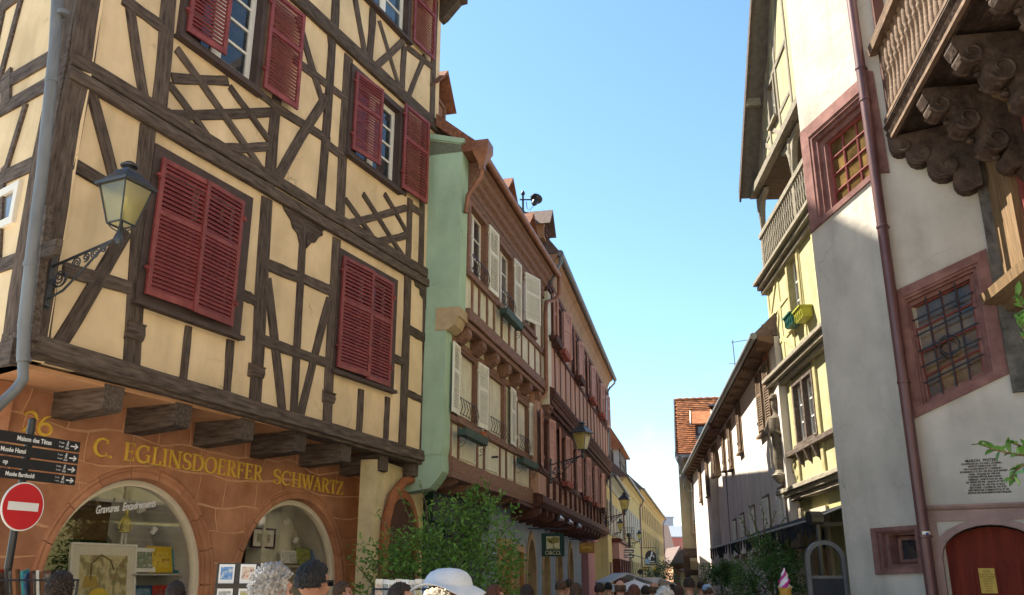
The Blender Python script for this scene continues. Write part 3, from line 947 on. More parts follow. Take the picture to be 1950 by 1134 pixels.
# ------------------------------------------------------------------ house B: cream panelled house with the green party wall
creamB = M('cream_render', (.64, .60, .44), .85, .12, 4, bump=.1, stain=.18)
brownB = M('red_brown_timber', (.19, .098, .062), .7, .3, 5, c2=(.29, .16, .105), bump=.3, bscale=14, stretch=(1, 6, 6), obj_var=.15)
creamsh = M('cream_shutter_paint', (.72, .69, .56), .55, .1, 6, bump=.1, obj_var=.06)
greenB = M('pale_green_render', (.38, .52, .36), .9, .1, 1.4, bump=.2, bscale=18, stain=.22, crack=.5)
Bo = at_y(884, 600, 18.0)
B = Bld('panelled_house', 'narrow cream panelled house with a pale green party wall and brown window surrounds', 'house', Bo, 1425)
pB = B.P
LB = 7.9
b1 = at_y(856, 750, 18.0)
WB1 = (Vector((b1.x, b1.y, 0)) - B.o).dot(B.n)      # lower storey steps back
ZB2, ZB1, ZBE = 6.78, 3.72, 10.55
def wlist(pxs, w):
    out = []
    for (x0, y0, x1, y1) in pxs:
        a, c = pB(x0, y0, w), pB(x1, y1, w)
        out.append((a[0], c[0], c[1], a[1]))
    return out
W2 = [(.25, 1.5, 8.05, 9.6), (2.72, 4.0, 8.08, 9.6), (5.2, 6.5, 8.3, 9.65)]
W1 = [(.4, 1.62, 4.9, 6.28), (2.78, 4.15, 4.9, 6.28), (5.62, 6.75, 4.9, 6.2)]
sheet_solid(B, 'wall', rect(0, LB, ZB2, 10.5), [rect(a - .03, c + .03, d - .03, e + .03) for a, c, d, e in W2], 0, -.3, creamB)
sheet_solid(B, 'wall', rect(-.1, LB, ZB1, ZB2), [rect(a - .03, c + .03, d - .03, e + .03) for a, c, d, e in W1], WB1, WB1 - .3, creamB)
for i, (a, c, d, e) in enumerate(W2):
    f = window(B, a, c, d, e, fw=.16, proud=.05, fmat=brownB, rows=3, leaves=2, depth=.14, pmat=curtain if i else glass, sill=.05)
    if i < 2: rail_iron(B, a, c, d, .36, .09, f)
for i, (a, c, d, e) in enumerate(W1):
    f = window(B, a, c, d, e, fw=.16, proud=.05, fmat=brownB, rows=4, leaves=2, depth=.14, pmat=curtain, sill=.05, w=WB1)
    rail_iron(B, a, c, d, .36, WB1 + .09, f)
shutter(B, 1.62, 2.34, 8.03, 9.66, .06, creamsh, n=(9, 14), hinge='l', ang=.05)
shutter(B, 4.08, 4.72, 8.06, 9.68, .06, creamsh, n=(9, 14), hinge='l', ang=.04)
shutter(B, 5.22, 6.05, 8.3, 9.68, .07, creamsh, n=(9, 14), hinge='l', ang=.30)
for (u0, u1, h, a_) in ((-.2, .34, 'r', .06), (1.75, 2.4, 'l', .08), (4.62, 5.25, 'r', .06), (6.85, 7.5, 'l', .16)):
    shutter(B, u0, u1, 4.86, 6.34, WB1 + .06, creamsh, n=(9, 14), hinge=h, ang=a_)
# timbers: sill rail, thin posts, carved band, heavy jetty beams
beam(B, (0, 7.95), (LB, 7.98), .15, .06, mat=brownB, seg=10)
beam(B, (0, 6.98), (LB, 6.98), .26, .12, mat=brownB, seg=16, name='carved_beam')
beam(B, (0, 6.78), (LB, 6.78), .12, .06, mat=brownB, seg=16, name='carved_beam')
for u in (.5, 1.05, 1.7, 2.3, 3.0, 3.75, 4.4, 5.1, 5.9, 6.7, 7.4, 8.0):
    beam(B, (u, 7.08), (u, 7.9), .09, .03, mat=brownB)
for u in (1.58, 2.45, 4.05, 4.85, 5.05, 6.7, 7.6):
    beam(B, (u, 8.0), (u, 9.9), .12, .03, mat=brownB)
beam(B, (0, 9.8), (LB, 9.8), .16, .05, mat=brownB, seg=8)
for i in range(7):
    u = .3 + i * 1.16
    m = B.mb()
    m.prism_x([(WB1 - .1, 6.42), (WB1 + .12, 6.4), (.0, 6.5), (.05, 6.58), (.03, 6.76), (WB1 - .1, 6.76)], u - .15, u + .15)
    m.obj('corbel', brownB, B.root)
B.mb().box(0, LB, WB1 - .1, -.1, 6.7, 6.78).obj('soffit', brownB, B.root)
beam(B, (-.1, 6.42), (LB, 6.42), .16, WB1 + .05, WB1 - .1, mat=brownB, seg=8)
beam(B, (-.1, 4.76), (LB, 4.76), .14, WB1 + .07, WB1 - .1, mat=brownB, seg=8)
beam(B, (-.06, 3.82), (LB, 3.82), .28, WB1 + .09, WB1 - .2, mat=brownB, seg=16, name='carved_beam')
for u in (-.02, .55, 1.95, 2.5, 3.9, 4.5, 5.35, 7.1, 7.7):
    beam(B, (u, 3.95), (u, 4.7), .1, WB1 + .03, WB1 - .05, mat=brownB)
for a, c in ((.65, 1.85), (2.6, 3.8), (4.6, 5.25), (5.45, 7.0)):
    m = frame_mb(B, B.mb(), a + .07, c - .07, 4.05, 4.62, .025, WB1 - .02, WB1 + .02); m.obj('panel_moulding', creamsh, B.root)
for u in (-.02, 1.72, 2.6, 4.35, 5.35, 6.95, 7.7):
    beam(B, (u, 4.83), (u, 6.22), .13, WB1 + .03, WB1 - .05, mat=brownB)
for u, z in ((1.7, 7.5),): pass
zincbox = M('dark_green_planter', (.05, .085, .07), .6, .2, 6)
planter(B, 2.45, 4.1, 7.68, .12, zincbox)
planter(B, .1, 1.75, 4.42, WB1 + .14, zincbox)
planter(B, 5.1, 6.8, 4.44, WB1 + .14, zincbox)
terra = M('terracotta', (.40, .13, .06), .8, .2, 8)
for u, v, w in ((1.55, 4.48, WB1 + .2), ):
    t = thing('flower_pot', 'small terracotta pot standing at the end of the lower dark window box', 'flower pot', B.W(u, v + .02, w + .05))
    MB().lathe([(.06, 0), (.085, .14), (.095, .14), (.095, .18), (.08, .18), (.06, .05)], n=12).obj('pot', terra, t, smooth=True)
B.mb().tube([(3.2, WB1, 4.35), (3.2, WB1 + .16, 4.36)], .025, 8).obj('pipe_stub', iron, B.root)
# moulded eaves
m = B.mb()
m.prism_x([(0, 9.9), (.06, 9.92), (.08, 10.04), (.16, 10.1), (.18, 10.2), (.26, 10.26), (.29, 10.38), (.36, 10.42), (.36, 10.52), (0, 10.52)], 0.02, LB - .1)
m.obj('eave_cornice', brownB, B.root)
tiles = M('old_brown_tiles', (.20, .085, .05), .85, .3, 9, c2=(.29, .13, .075), bump=.5, bscale=25)
m = B.mb()
m.prism_x([(.4, 10.54), (.4, 10.62), (-1.05, 11.0), (-4.2, 15.6), (-7.8, 10.6), (-7.8, 10.54)], -.5, LB + .3)
m.obj('roof', tiles, B.root)
# green party wall: upper block on a stone corbel, lower pier, tapering foot
m = B.mb(); m.prism_x([(-1.4, 6.98), (.03, 6.98), (.05, 10.55), (.02, 10.75), (-1.4, 11.15)], -.5, -.02); m.obj('party_wall', greenB, B.root)
m = B.mb(); m.prism_x([(-1.2, 3.95), (WB1 - .0, 3.95), (WB1 + .03, 4.15), (WB1 + .04, 6.5), (-.2, 6.6), (-.2, 6.98), (-1.2, 6.98)], -.52, -.04); m.obj('party_wall', greenB, B.root)
m = B.mb(); m.prism_x([(-1.2, 3.2), (-.5, 3.3), (WB1 - .12, 3.42), (WB1 + .03, 3.62), (WB1 + .0, 3.95), (-1.2, 3.95)], -.5, -.06); m.obj('party_wall_foot', greenB, B.root)
m = B.mb(); m.prism_x([(-.45, 6.5), (-.18, 6.5), (-.04, 6.6), (.03, 6.76), (.07, 6.78), (.07, 6.98), (-.45, 6.98)], -.54, .02); m.obj('corbel_stone', M('yellow_sandstone', (.44, .33, .19), .85, .2, 5, bump=.3), B.root)
m = B.mb(); m.prism_x([(-1.6, 11.2), (.02, 10.74), (.1, 10.76), (.1, 10.84), (-1.6, 11.32)], -.54, .0); m.obj('coping', greenB, B.root)
m = B.mb(); m.prism_x([(.0, 10.8), (.25, 10.62), (.42, 10.6), (.44, 10.72), (.1, 11.0), (-.6, 11.6), (-.6, 11.3)], -.45, .35); m.obj('tile_edge', tiles, B.root)
# far pillar of the house
m = B.mb(); m.prism_x([(-.5, 6.45), (.15, 6.45), (.16, 9.95), (-.5, 9.95)], LB - .02, LB + .42); m.obj('end_pillar', creamB, B.root)
m = B.mb(); m.prism_x([(-.5, 6.1), (WB1 + .1, 6.1), (.1, 6.25), (.2, 6.45), (-.5, 6.45)], LB - .06, LB + .46); m.obj('corbel_stone', brownB, B.root)
m = B.mb(); m.prism_x([(-.5, 3.4), (WB1 - .05, 3.4), (WB1 + .08, 3.7), (WB1 + .1, 6.1), (-.5, 6.1)], LB - .0, LB + .4); m.obj('end_pillar', creamB, B.root)
B.mb().prism_z([(-.4, -.31), (LB, -.31), (LB, -7.5), (-.4, -7.5)], 3.7, 10.55).obj('house_core', creamB, B.root)
# ground floor: dark shop, green awning box, arched pale corner
darkgreen = M('dark_green_paint', (.015, .035, .03), .5, .2, 5)
WG = WB1 - .75
B.mb().box(-3.0, -.9, WG - 1.9, WG - 1.6, 0, 3.9).obj('alley_wall', creamB, B.root)
B.mb().box(-1.98, LB, WG - .3, WG, 0, 3.7).obj('shop_wall', M('yellow_cream_wall', (.58, .48, .27), .9, .15, 3), B.root)
B.mb().box(-.1, LB, WG, WB1 + .1, 3.55, 3.69).obj('soffit', brownB, B.root)
m = B.mb(); m.box(.6, 5.2, WG, WG + .22, 2.75, 3.35); m.obj('fascia', darkgreen, B.root)
for u0, u1 in ((.7, 1.9), (2.1, 3.5), (3.7, 5.1)):
    f = frame_mb(B, B.mb(), u0, u1, .5, 2.7, .07, WG - .02, WG + .08).obj('shop_window', darkgreen, B.root)
    unit('pane', glass, f, u0, u1, B.s * (WG + .02), B.s * (WG + .03), .5, 2.7)
for i in range(8):
    u = .4 + i * 1.15
    B.mb().prism_x([(WG, 3.3), (WB1 - .1, 3.42), (WB1 + .04, 3.5), (WB1 + .04, 3.66), (WG, 3.66)], u - .11, u + .11).obj('joist', brownB, B.root)
# timber arch brace at the near end of the shop
m = B.mb(); m.tube([(-1.62, WG + .1, 0), (-1.62, WG + .1, 2.6), (-1.4, WG + .12, 3.1), (-.9, WG + .14, 3.4), (-.3, WG + .14, 3.5)], .085, 8); m.obj('arch_brace', M('orange_brown_wood', (.3, .11, .045), .6, .2, 6), B.root, smooth=True)
# stone door arch at the far end
stoneY = M('warm_stone', (.42, .30, .16), .85, .2, 4, bump=.25)
u0 = 6.9
m = B.mb(); m.ring(arc_pts((7.6, 2.1, .95), .95, 20, 0), arc_pts((7.6, 2.1, .7), .7, 20, .02), WG - .02, WG + .1); m.obj('door_arch', stoneY, B.root)
m = B.mb(); m.prism(arc_pts((7.6, 2.1, .7), .7, 20, 0), WG - .02, WG + .03); m.obj('door', M('brown_door', (.12, .05, .025), .5, .25, 6, stretch=(6, 1, .5)), B.root)
nb_ = B.mb().box(6.05, 6.4, WG, WG + .03, 1.55, 2.0).obj('menu_board', M('dark_bronze', (.06, .05, .035), .4, .2, 5), B.root)
unit('menu_card', M('paper', (.7, .67, .58), .7, .06, 9), nb_, 6.09, 6.36, B.s * (WG + .03), B.s * (WG + .035), 1.6, 1.95)
B.mb().prism(arc_pts((-.72, 2.3, .82), .82, 20, 0), WG - .02, WG + .03).obj('arched_gate', M('dark_brown_gate', (.07, .03, .018), .6, .3, 5, stretch=(6, 1, .5)), B.root)
B.mb().ring(arc_pts((-.72, 2.3, .95), .95, 20, 0), arc_pts((-.72, 2.3, .8), .8, 20, .02), WG - .02, WG + .08).obj('gate_arch', MATS['orange_brown_wood'], B.root)
# dormers
def dormer(b, u, v, w, wd, ht, ln, wallm, roofm, wmat, rows=2):
    """gabled dormer; its front at w, running back ln metres"""
    m = b.mb(); m.prism_x([(w, v), (w, v + ht), (w - ln, v + ht), (w - ln, v)], u - wd / 2, u + wd / 2)
    d = m.obj('dormer', wallm, b.root)
    m = b.mb()
    r = wd * .62
    vs = []
    for ww in (w + .22, w - ln):
        vs += [(u - wd / 2 - .16, ww, v + ht - .08), (u, ww, v + ht + r), (u + wd / 2 + .16, ww, v + ht - .08), (u, ww, v + ht + r - .12), ]
    m.add(vs, [(0, 1, 3), (1, 2, 3), (4, 7, 5), (5, 7, 6), (0, 4, 5, 1), (1, 5, 6, 2), (0, 3, 7, 4), (3, 2, 6, 7)])
    m.obj('dormer_roof', roofm, d)
    f = frame_mb(b, b.mb(), u - wd * .28, u + wd * .28, v + .2, v + ht - .15, .08, w - .03, w + .05).obj('dormer_window', wmat, d)
    return d
dormer(B, .1, 11.0, -.75, 1.1, 1.35, 2.2, brownB, tiles, brownB)
for u in (3.2, 5.6):
    dormer(B, u, 10.75, .05, .7, .4, 1.4, brownB, tiles, brownB)
# gutter, hopper and rain pipe
g = thing('gutter', 'brown copper gutter and rain pipe with a funnel hopper on the cream panelled house', 'gutter', B.W(-.3, 10.44, .45))
g.rotation_euler = (0, 0, B.phi)
MB().tube([(.1, 0, .12), (LB + .62, 0, .08)], .085, 12).obj('gutter_trough', copper, g, smooth=True)
m = MB()
for k, (r, z) in enumerate(((.19, .34), (.19, .14), (.06, -.18), (.06, -.3))):
    m.v += [(.0 + sx * r * 1.1, sy * r, z) for sx, sy in ((-1, -1), (1, -1), (1, 1), (-1, 1))]
for k in range(3):
    for i in range(4): m.f.append((k * 4 + i, k * 4 + (i + 1) % 4, k * 4 + 4 + (i + 1) % 4, k * 4 + 4 + i))
m.f += [(0, 1, 2, 3), (12, 13, 14, 15)]
m.obj('hopper', copper, g)
MB().tube([(0, 0, -.25), (0, .02, -.45), (-.03, .18, -.7), (-.05, .3, -.9), (-.06, .34, -1.3)], .055, 10).obj('swan_neck', copper, g, smooth=True)
MB().tube([(LB + .62, 0, .05), (LB + .62, .0, -.5), (LB + .55, .12, -.7), (LB + .1, .3, -.9), (LB + .05, .32, -1.3), (LB + .05, .32, -3.5), (LB + .03, .36, -3.75), (LB - .25, .55, -3.95), (LB - .3, .6, -4.2), (LB - .3, .62, -6.8)], .062, 10).obj('rain_pipe', copper, g, smooth=True)
# floodlight on its pole above the gutter
p = at_y(996, 396, 24.2)
t = thing('floodlight', 'dark floodlight on a short pole above the copper gutter against the sky', 'floodlight', p)
MB().tube([(0, 0, -1.4), (0, 0, .42)], .03, 8).obj('pole', iron, t)
MB().lathe([(.02, 0), (.06, .03), (.06, .08), (.03, .14), (0.005, .16)], (0, 0, .4), 10).obj('finial', iron, t, smooth=True)
MB().tube([(-.1, 0, .26), (.28, 0, .26)], .022, 6).obj('cross_arm', iron, t)
lm = MB(); lm.lathe([(.04, -.2), (.09, -.12), (.09, .0), (.17, .06), (.19, .12), (.02, .14)], n=14)
lm.obj('lamp_head', iron, t, smooth=True, loc=(.37, 0, .22), rot=(RAD(-25), RAD(18), 0))
MB().tube([(.1, 0, .2), (.12, 0, -.02), (.2, 0, -.08), (.3, 0, .05)], .01, 5).obj('cable', iron, t)

# ------------------------------------------------------------------ house C: red-brown boarded house
Co = B.W(*[0, 0, 0]); 
Cp = B.W(LB + .42, 0, .08)
C = Bld('boarded_house', 'red-brown boarded house with flower boxes above a pale blue shop front', 'house', Cp, 1335)
pC = C.P
LC = 18.0
board = M('salmon_board', (.48, .275, .18), .8, .25, 5, c2=(.56, .35, .24), bump=.25, bscale=12, stretch=(5, 5, .6), obj_var=.14)
darkC = M('dark_red_timber', (.095, .042, .030), .75, .25, 5, bump=.3, bscale=14, obj_var=.15)
shC = M('salmon_shutter_paint', (.52, .28, .20), .6, .12, 6, obj_var=.08)
creamC = M('buff_cornice', (.36, .22, .12), .75, .15, 4, stain=.2)
ZC3, ZC2, ZCE = 6.75, 3.6, 10.75
WC2 = -.18
C3w = [(-.25, .4), (1.6, 2.5), (5.6, 6.5), (9.7, 10.6), (13.4, 14.3), (16.4, 17.2)]
C2w = [(-.6, .35), (2.9, 3.8), (5.7, 6.6), (8.6, 9.5), (11.5, 12.4), (14.4, 15.3)]
sheet_solid(C, 'wall', rect(-.3, LC, ZC3, 11.2), [rect(a - .02, c + .02, 8.62, 10.2) for a, c in C3w], 0, -.3, board)
sheet_solid(C, 'wall', rect(-1.2, LC - .3, ZC2, ZC3), [rect(a - .02, c + .02, 4.6, 6.2) for a, c in C2w], WC2, WC2 - .3, board)
for i, (a, c) in enumerate(C3w): window(C, a, c, 8.66, 10.16, fw=.12, proud=.04, fmat=darkC, cmat=darkC, rows=3, leaves=2, depth=.12, pmat=glass, panes=False)
for i, (a, c) in enumerate(C2w): window(C, a, c, 4.64, 6.16, fw=.12, proud=.04, fmat=darkC, cmat=darkC, rows=3, leaves=2, depth=.12, pmat=glass, panes=False, w=WC2)
for i, (a, c) in enumerate(C3w):
    if i: shutter(C, a - .75, a - .12, 8.62, 10.2, .07, shC, n=(9, 12), hinge='r', ang=(.1, .1, .14, .1, .12, .1)[i], parts=(i < 3))
    shutter(C, c + .12, c + .72, 8.62, 10.2, .07, shC, n=(9, 12), hinge='l', ang=(.06, .34, .2, .2, .18, .15)[i], parts=False)
for i, (a, c) in enumerate(C2w):
    shutter(C, a - .74, a - .12, 4.6, 6.2, WC2 + .07, shC, n=(9, 12), hinge='r', ang=(.1, .12, .1, .14, .1, .12)[i], parts=(i < 2))
    shutter(C, c + .12, c + .72, 4.6, 6.2, WC2 + .07, shC, n=(9, 12), hinge='l', ang=(.16, .1, .14, .18, .12, .12)[i], parts=False)
# vertical boards under the windows, each its own piece
def boards(v0, v1, u0, u1, w, step, mat):
    u = u0
    while u < u1 - .05:
        k = step * rnd.uniform(.8, 1.2)
        e = min(u + k, u1)
        o = unit('board', mat, C.root, u + .008, e - .008, C.s * w, C.s * (w + .022 + rnd.uniform(0, .008)), v0 + rnd.uniform(0, .01), v1)
        u = e
boards(7.05, 8.42, -.28, LC, .0, .30, board)
boards(3.85, 4.42, -1.18, LC - .3, WC2, .32, board)
for a, c in zip([-.1] + [x[1] + .75 for x in C3w], [x[0] - .78 for x in C3w] + [LC]):
    if c - a > .25: boards(8.56, 10.28, a, c, .0, .28, board)
for k in range(15):
    beam(C, (.9 + k * 1.2, 7.0), (.9 + k * 1.2, 8.42), .1, .045, mat=darkC, seg=2)
    beam(C, (.2 + k * 1.2, 3.85), (.2 + k * 1.2, 4.42), .1, WC2 + .045, mat=darkC, seg=2)
beam(C, (-.3, 8.49), (LC, 8.49), .12, .06, mat=darkC, seg=10)
beam(C, (-.3, 10.36), (LC, 10.36), .16, .06, mat=darkC, seg=10)
beam(C, (-1.2, 4.48), (LC - .3, 4.48), .1, WC2 + .06, WC2 - .05, mat=darkC, seg=10)
m = C.mb()
m.prism_x([(-.25, 6.05), (WC2 + .06, 6.1), (WC2 + .1, 6.3), (-.02, 6.36), (.03, 6.5), (.12, 6.56), (.14, 6.72), (.2, 6.76), (.2, 6.95), (.06, 7.03), (-.25, 7.03)], -.3, LC + .02)
m.obj('moulded_band', darkC, C.root)
for k in range(4):
    C.mb().tube([(-.3, .04 + .05 * k, 6.36 + .16 * k), (LC + .02, .04 + .05 * k, 6.36 + .16 * k)], .045, 6).obj('moulding', darkC, C.root, smooth=True)
m = C.mb(); m.prism_x([(-.3, 3.45), (WC2 + .05, 3.5), (WC2 + .16, 3.62), (WC2 + .16, 3.8), (WC2, 3.86), (-.3, 3.86)], -1.2, LC - .28); m.obj('moulded_band', darkC, C.root)
m = C.mb(); m.prism_x([(0, 10.45), (.05, 10.5), (.1, 10.75), (.2, 10.98), (.34, 11.08), (.34, 11.2), (0, 11.2)], -.3, LC + .1); m.obj('eave_cornice', creamC, C.root)
slate = M('grey_roof_tiles', (.14, .10, .085), .8, .25, 9, bump=.5, bscale=25)
m = C.mb(); m.prism_x([(.4, 11.22), (.4, 11.3), (-3.4, 16.3), (-7.6, 11.3), (-7.6, 11.24)], -.3, LC + .2); m.obj('roof', slate, C.root)
C.mb().prism_z([(-.3, -.31), (LC - .02, -.31), (LC - .02, -7.5), (-.3, -7.5)], 3.5, 11.24).obj('house_core', board, C.root)
dormer(C, -.2, 11.6, .0, 1.0, .5, 1.6, creamC, slate, darkC)
g = thing('gutter', 'long dark grey gutter under the roof of the red-brown boarded house', 'gutter', C.W(0, 11.16, .44)); g.rotation_euler = (0, 0, C.phi)
MB().tube([(-.3, 0, .05), (LC + .3, 0, .0)], .1, 12).obj('gutter_trough', zinc, g, smooth=True)
MB().tube([(LC + .2, 0, -.02), (LC + .2, .02, -.2), (LC + .1, .25, -.45), (LC + .05, .36, -.65), (LC + .02, .38, -7)], .055, 8).obj('rain_pipe', zinc, g, smooth=True)
MB().tube([(-.2, 0, .0), (-.2, .0, -.25), (-.25, .15, -.5), (-.25, .3, -.9)], .06, 8).obj('swan_neck', zinc, g, smooth=True)
# flower boxes: troughs of trailing plants
boxmat = M('terracotta_planter', (.30, .085, .055), .8, .2, 8)
for u, v, w in ((-.3, 8.5, .1), (1.4, 8.5, .1), (5.4, 8.5, .1), (9.5, 8.5, .1), (13.2, 8.5, .1), (2.7, 4.46, WC2 + .1), (8.4, 4.46, WC2 + .1), (11.3, 4.46, WC2 + .1), (14.2, 4.46, WC2 + .1)):
    planter(C, u, u + 1.3, v - .05, w, boxmat if rnd.random() < .6 else darkC, d=.22, h=.17)
# shop floor: pale blue rendered arches
WCG = -.95
blue = M('pale_blue_render', (.30, .36, .40), .9, .12, 3, stain=.15)
arches = [(1.9, 1.75, .72), (4.7, 1.9, .62), (7.6, 1.9, .62), (10.6, 1.9, .62)]
def pointed(u, v, r, n=9, foot=0.0):
    pts = [(u - r, foot)]
    R2 = r * 1.55
    a1 = math.acos((R2 - r) / R2)
    pts += [(u - r + R2 - R2 * math.cos(a1 * i / n), v + R2 * math.sin(a1 * i / n)) for i in range(n + 1)]
    pts += [(u + r - R2 + R2 * math.cos(a1 * (n - i) / n), v + R2 * math.sin(a1 * (n - i) / n)) for i in range(1, n + 1)]
    return pts + [(u + r, foot)]
sheet_solid(C, 'shop_wall', rect(-3.4, 14.2, 0, 3.5), [rect(-2.7, -1.2, .02, 2.45), rect(-.9, .6, .02, 2.35)] + [pointed(u, v, r, foot=.5) for u, v, r in arches[1:]] + [pointed(*arches[0], foot=.5)], WCG, WCG - .3, blue)
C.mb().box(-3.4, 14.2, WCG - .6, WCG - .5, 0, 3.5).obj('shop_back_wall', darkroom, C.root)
C.mb().box(-3.4, LC, WCG, WC2 - .1, 3.42, 3.5).obj('soffit', darkC, C.root)
woodD = M('honey_wood', (.42, .20, .07), .5, .3, 5, c2=(.55, .30, .12), stretch=(8, 8, .5), bump=.15, bscale=20)
for u0, u1, z1 in ((-2.7, -1.2, 2.45), (-.9, .6, 2.35)):
    m = C.mb(); m.ring(rect(u0 - .14, u1 + .14, -.1, z1 + .16), rect(u0 + .04, u1 - .04, -.05, z1 - .04), WCG - .2, WCG + .05); f = m.obj('door_frame', woodD, C.root)
    for k in range(3):
        w_ = (u1 - u0 - .08) / 3
        unit('plank', woodD, C.root, u0 + .04 + k * w_ + .01, u0 + .04 + (k + 1) * w_ - .01, C.s * (WCG - .15), C.s * (WCG - .1 + .01 * k), .02, z1 - .04)
for u, v, r in arches:
    m = C.mb(); m.ring(pointed(u, v, r + .13, foot=.4), pointed(u, v, r - .02, foot=.52), WCG - .2, WCG + .05); m.obj('arch_frame', stoneY, C.root)
    m = C.mb(); m.prism(pointed(u, v, r - .01, foot=.51), WCG - .22, WCG - .2); m.obj('pane', glass, C.root)
    m = C.mb(); m.box(u - .04, u + .04, WCG - .2, WCG - .14, .5, v + r); m.box(u - r, u + r, WCG - .2, WCG - .142, v - .1, v - .02); m.obj('window_bar', darkC, C.root)
for i in range(15):
    u = -1.0 + i * 1.12
    C.mb().prism_x([(WCG, 3.12), (WC2 - .1, 3.2), (WC2 + .06, 3.3), (WC2 + .06, 3.46), (WCG, 3.46)], u - .1, u + .1).obj('joist', darkC, C.root)
pinkpil = M('pink_paint', (.42, .21, .21), .8, .1, 4)
C.mb().box(14.2, 16.8, WCG - .3, WCG + .3, 0, 3.3).obj('corner_pier', pinkpil, C.root)
C.mb().box(13.9, 17.0, WCG - .3, WCG + .45, 3.15, 3.42).obj('pier_capital', pinkpil, C.root)
# spot lights under the jetty
for u in (2.1, 4.2, 6.5):
    t = thing('spot_lamp', '%s of three small silver spot lamps under the jetty of the boarded house' % {2.1: 'nearest', 4.2: 'middle', 6.5: 'furthest'}[u], 'spot lamp', C.W(u, 3.36, WC2 + .15), group='spot lamps under the jetty')
    MB().lathe([(.04, -.1), (.07, -.02), (.09, .08), (.085, .09), (.02, .06)], n=12).obj('lamp_head', M('silver', (.5, .5, .52), .3, .1, 5, metal=.8), t, smooth=True, rot=(RAD(70), 0, RAD(-60)))
    MB().tube([(0, 0, .12), (0, 0, 0)], .012, 5).obj('bracket', iron, t)

# ------------------------------------------------------------------ turret house: octagonal stair turret, carved gallery
tplaster = M('warm_grey_roughcast', (.48, .435, .37), .95, .14, 1.6, bump=.55, bscale=9, stain=.25, crack=.5)
pinkstone = M('purple_pink_sandstone', (.18, .085, .075), .88, .25, 5, c2=(.26, .135, .115), bump=.2, bscale=25, obj_var=.08, stain=.15)
ptc = at_y(1775, 1060, 11.0)
PHI_R = RAD(90 + 60.8)
TR = Bld('turret_house', 'old stone house with an octagonal stair turret, carved wooden gallery and red-framed slanting windows', 'house', ptc, None, 'R', PHI_R)
T_M = TR.face(TR.o, RAD(90 + 15.8), 'R')
def on(bf, m, name, mat, parent=None, smooth=False):
    """part of the turret house modelled in another facade's frame"""
    root = parent or TR.root
    o = m.obj(name, mat, root, smooth)
    M_ = Matrix.Translation(bf.o) @ Matrix.Rotation(bf.phi, 4, 'Z')
    R_ = Matrix.Translation(TR.o) @ Matrix.Rotation(TR.phi, 4, 'Z')
    if parent is None or parent is TR.root:
        o.matrix_local = R_.inverted() @ M_
    return o
pR, pM = TR.P, T_M.P
SM = 1.64
V1 = T_M.W(SM, 0, 0)
T_L = T_M.face(V1, RAD(90 - 29.2), 'R')
V2 = T_L.W(1.63, 0, 0)
VH = TR.W(-1.33, 0, 0)
H = TR.face(VH, RAD(90 - 8.7), 'R')
ZT = 14.5
def slab(bf, u0, u1, v0, v1, holes, mat=tplaster, th=.3, name='turret_wall'):
    m_ = sheet_solid(bf, name, rect(u0, u1, v0, v1), holes, 0, -th, mat, TR.root)
    M_ = Matrix.Translation(bf.o) @ Matrix.Rotation(bf.phi, 4, 'Z')
    R_ = Matrix.Translation(TR.o) @ Matrix.Rotation(TR.phi, 4, 'Z')
    m_.matrix_local = R_.inverted() @ M_
    return m_
qR = lambda *pp: [pR(*p) for p in pp]
qM = lambda *pp: [pM(*p) for p in pp]
w2o = qR((1705, 555), (1740, 798), (1922, 712), (1878, 475)); w2i = qR((1733, 580), (1768, 758), (1874, 704), (1846, 526))
w2o[0] = (-.012, w2o[0][1]); w2o[1] = (-.012, w2o[1][1])
w1o = qM((1526, 254), (1544, 446)); w1o = [(SM - .02, w1o[0][1]), (SM - .02, w1o[1][1]), (-.0, pM(1660, 344)[1] + .02), (-.0, pM(1628, 160)[1])]
w1i = qM((1559, 272), (1574, 399), (1649, 332), (1634, 205))
def inset(q, d):
    c = (sum(p[0] for p in q) / len(q), sum(p[1] for p in q) / len(q))
    return [(p[0] + (c[0] - p[0]) * d, p[1] + (c[1] - p[1]) * d) for p in q]
def lerpq(a, b_, t): return [(p[0] + (q[0] - p[0]) * t, p[1] + (q[1] - p[1]) * t) for p, q in zip(a, b_)]
# door opening
DU, DR, DV = -.66, .56, 1.7
def segarch(u, r, vs, rise, n=12, foot=0.0):
    return [(u - r, foot)] + [(u - r * math.cos(math.pi * i / n), vs + rise * math.sin(math.pi * i / n)) for i in range(n + 1)] + [(u + r, foot)]
door_o = segarch(DU, DR, 1.86, .38)
swo = qM((1660, 1007), (1670, 1095), (1763, 1092), (1752, 1000)); swi = qM((1684, 1020), (1690, 1076), (1745, 1073), (1738, 1018))
slab(TR, -1.33, 0, 0, ZT, [inset(w2o, .06), door_o])
slab(T_M, 0, SM, 0, ZT, [inset(w1o, .08), inset(swo, .1)])
slab(T_L, 0, 1.63, 0, ZT, [])
for bf, a, c in ((T_L.face(V2, RAD(90 - 29.2 - 45), 'R'), 0, 1.63),): slab(bf, a, c, 0, ZT, [])
def stone_frame(bf, o, i, nm, steps, root=None):
    """moulded stone surround in pieces: sill, lintel, jambs; then stepped inner mouldings"""
    parts = []
    e = lerpq(o, i, .5)
    n = 4
    for k, lab in ((0, 'jamb_stone'), (1, 'sill_stone'), (2, 'jamb_stone'), (3, 'lintel_stone')):
        a, c, d, f = o[k], o[(k + 1) % 4], e[(k + 1) % 4], e[k]
        m = MB(bf.s); m.prism([a, c, d, f], -.18, .028 + .002 * k)
        parts.append(on(bf, m, lab, pinkstone))
    first = None
    for j, (t0, t1, ww) in enumerate(steps):
        m = MB(bf.s); m.ring(lerpq(o, i, t0), lerpq(o, i, t1), -.24, ww)
        q = on(bf, m, nm, pinkstone)
        first = first or q
    return first
